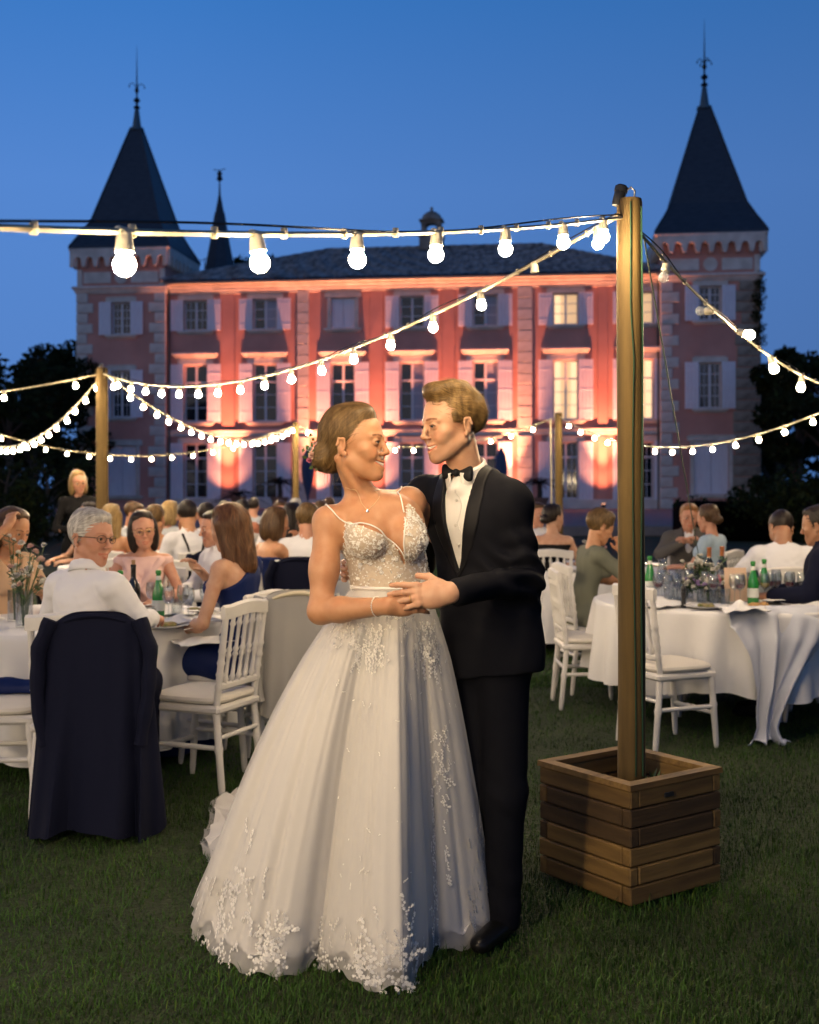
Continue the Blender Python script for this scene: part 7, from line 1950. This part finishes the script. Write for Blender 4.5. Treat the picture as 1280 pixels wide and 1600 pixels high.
v, q = polygonise(jf, (-.60, -.52, .80), (.36, .50, 1.66), .0062)
jk = link('jacket', np_mesh('jacket', v, q, tuxm), groom)
lf = base_jacket(.0055); lf.rc(nk - upg * .03, nk + upg * .012, .088, .080, k=.02); lf.rc(nk - upg * .2, nk + upg * .3, .069, .069, k=.003, sub=True)
def lapel(P):
    L = tf(P); a = np.abs(L[:, 0] - CX); return np.maximum(np.maximum(half(L[:, 2]) - .001 - a, a - half(L[:, 2]) - wide(L[:, 2])), np.maximum(L[:, 1] - .055, ZB - .018 - L[:, 2]))
lf.clip(lapel, .008); lf.post.append(lambda P: .0022 * wob(P * V3(1, 1, .7), 16, 41))
v, q = polygonise(lf, (-.40, -.40, 1.05), (.30, .20, 1.66), .0034); link('lapel', np_mesh('lapel', v, q, satinb), jk)
bp = onto([nk + Rtg @ V3(CX + .012, -.20, ZB - .022)], jf, .002)[0]; m = MB(); m.lathe([(.0, 0), (.011, 0), (.011, .004), (.0, .006)], 14, bp, frame_from(Rtg @ V3(0, -1, 0))); m.build('button', satinb, jk, True, 40)
zz_ = np.linspace(-.02, ZB + .02, 30); PL_ = []
for dx in (-.0155, -.015, .015, .0155): PL_.append(onto(nk + (np.array([(CX + dx, -.2, z) for z in zz_]) @ Rtg.T), sf, .0005 if abs(dx) > .0152 else .0032))
m = MB(); m.grid(np.stack(PL_)); m.build('placket', shirtw, shirt_g, True, 60)
pf = (PL_[1] + PL_[2]) / 2
for k in (8, 16, 24): m = MB(); m.lathe([(0, 0), (.005, 0), (.004, .003), (0, .0035)], 10, pf[k] + Rtg @ V3(0, -.004, 0), frame_from(Rtg @ V3(0, -1, .1))); m.build('shirt_stud', mat('stud_pearl', (.6, .58, .52), .2), shirt_g, True)
bt_ = SDF(); bt_.el((0, 0, 0), (.012, .012, .014), k=.004)
for s in (-1, 1):
    bt_.rc((s * .010, 0, 0), (s * .044, .008, .001), .009, .0265, k=.004, flat=((0, 1, 0), 2.6)); bt_.rc((s * .02, -.022, .012), (s * .07, -.02, .004), .003, k=.006, sub=True)
    bt_.cut((s, 0, .12 * s), (s * .056, 0, 0), k=.003)
v, q = polygonise(bt_, (-.09, -.05, -.05), (.09, .05, .05), .003); bc = nk + Rtg @ V3(.0, -.083, .024); link('bow_tie', np_mesh('bow_tie', v @ (Rtg @ rotm(-8, 6, 0)).T + bc, q, satinb), groom)
tf2 = SDF(); tf2.rc(j2['pelvis'] + V3(0, 0, .06), j2['pelvis'], .158, .170, k=.04, flat=(Rtg @ Y_, 1.35))
for hp, kn, an in fg.legs: tf2.rc(hp, kn, .095, .072, k=.03); tf2.rc(kn, an + V3(0, 0, -.02), .070, .058, k=.03)
tf2.post.append(lambda P: .004 * wob(P * V3(1, 1, .5), 15, 51) + .0025 * np.sin(P[:, 2] * 62 + P[:, 0] * 45 + 2 * np.sin(P[:, 0] * 30)) * np.exp(-((P[:, 2] - .16) / .13) ** 2) + .002 * np.sin(P[:, 2] * 70 + P[:, 0] * 50) * np.exp(-((P[:, 2] - .50) / .10) ** 2)); tf2.cut((0, 0, -1), (0, 0, .03))
v, q = polygonise(tf2, (-.35, -.35, 0), (.40, .40, 1.12), .009); link('trousers', np_mesh('trousers', v, q, tuxm), groom)
for hp, kn, an in fg.legs:
    f_ = SDF(); d = Rtg @ V3(0, -1, 0); b0 = V3(an[0], an[1], .045); f_.rc(b0 - d * .04, b0 + d * .17 + V3(0, 0, -.012), .046, .034, k=.02, flat=((0, 0, 1), 1.15)); f_.cut((0, 0, -1), (0, 0, .004))
    v, q = polygonise(f_, b0 - V3(.3, .3, .06), b0 + V3(.3, .3, .1), .009); link('shoe', np_mesh('shoe', v, q, mat('black_patent', (.007, .007, .007), .35, spec=.3)), groom)
cf = SDF(); cf.rc(wL - fd * .05, wL - fd * .004, .0345, .0325, k=.003); cf.rc(wL - fd * .1, wL + fd * .05, .029, k=.002, sub=True)
hfr = fg.hand_fields['L']; m = MB(); pr = hfr[2] + hfr[1] @ (V3(.086 + .018, .0085, -.001) * hfr[3]); a = np.linspace(0, 2 * np.pi, 25); m.tube(pr + (np.stack([0 * a, .0105 * np.cos(a), .0105 * np.sin(a)], 1) @ hfr[1].T), .0014, 6); m.build('wedding_ring', goldm, groom, True)
# ---------------------------------------------------------------- blades of the lawn
blade = mat('grass_blade', (.026, .068, .009), .6, tint=True, spec=.3)
def grass(n, x0, x1, y0, y1, h, w, seed):
    r = np.random.default_rng(seed)
    u = r.uniform(size=n); y = y0 + (y1 - y0) * u ** 1.5; x = r.uniform(-1, 1, n) * np.minimum(.40 * y + .5, 5); k = (x > x0) & (x < x1); x, y = x[k], y[k]; n = len(x)
    P0 = np.stack([x, y, np.full(n, -.004)], 1)
    cl = wob(P0, 5, 3) * .5 + wob(P0, 14, 4) * .5
    hh = h * r.uniform(.35, 1.25, n) * (1 + .6 * cl) * np.where(r.uniform(size=n) < .03, 1.7, 1); a = r.uniform(0, 6.28, n); le = r.uniform(.15, 1.1, n) * hh
    d = np.stack([np.cos(a), np.sin(a), 0 * a], 1); s = np.stack([-np.sin(a), np.cos(a), 0 * a], 1) * (w * r.uniform(.6, 1.3, n))[:, None]; Z = V3(0, 0, 1)
    m_ = P0 + d * (le * .3)[:, None] + Z * (hh * .6)[:, None]; tip = P0 + d * le[:, None] + Z * (hh * .95)[:, None]
    V = np.stack([P0 - s, P0 + s, m_ - s * .8, m_ + s * .8, tip], 1).reshape(-1, 3)
    F = (np.arange(n)[:, None, None] * 5 + np.array([[0, 1, 3], [0, 3, 2], [2, 3, 4]])[None]).reshape(-1, 3)
    g = r.uniform(.55, 1.45, n) * (1 + .40 * wob(P0, 2.2, 8) + .35 * wob(P0, 7, 9)); dry = (r.uniform(size=n) < .07)
    c = np.stack([g * (1 + .9 * dry), g * (1 + .25 * dry), g * r.uniform(.6, 1.2, n)], 1)
    return V, F, np.repeat(c, 5, 0)
V, F, c = grass(230000, -4, 4, 2.7, 9.5, .030, .0017, 1)
props(link('grass', np_mesh('grass', V, F, blade, False, c)), kind='stuff')
V, F, c = grass(90000, -7, 7, 9.0, 22, .035, .0042, 2)
props(link('far_grass', np_mesh('far_grass', V, F, blade, False, c)), kind='stuff')
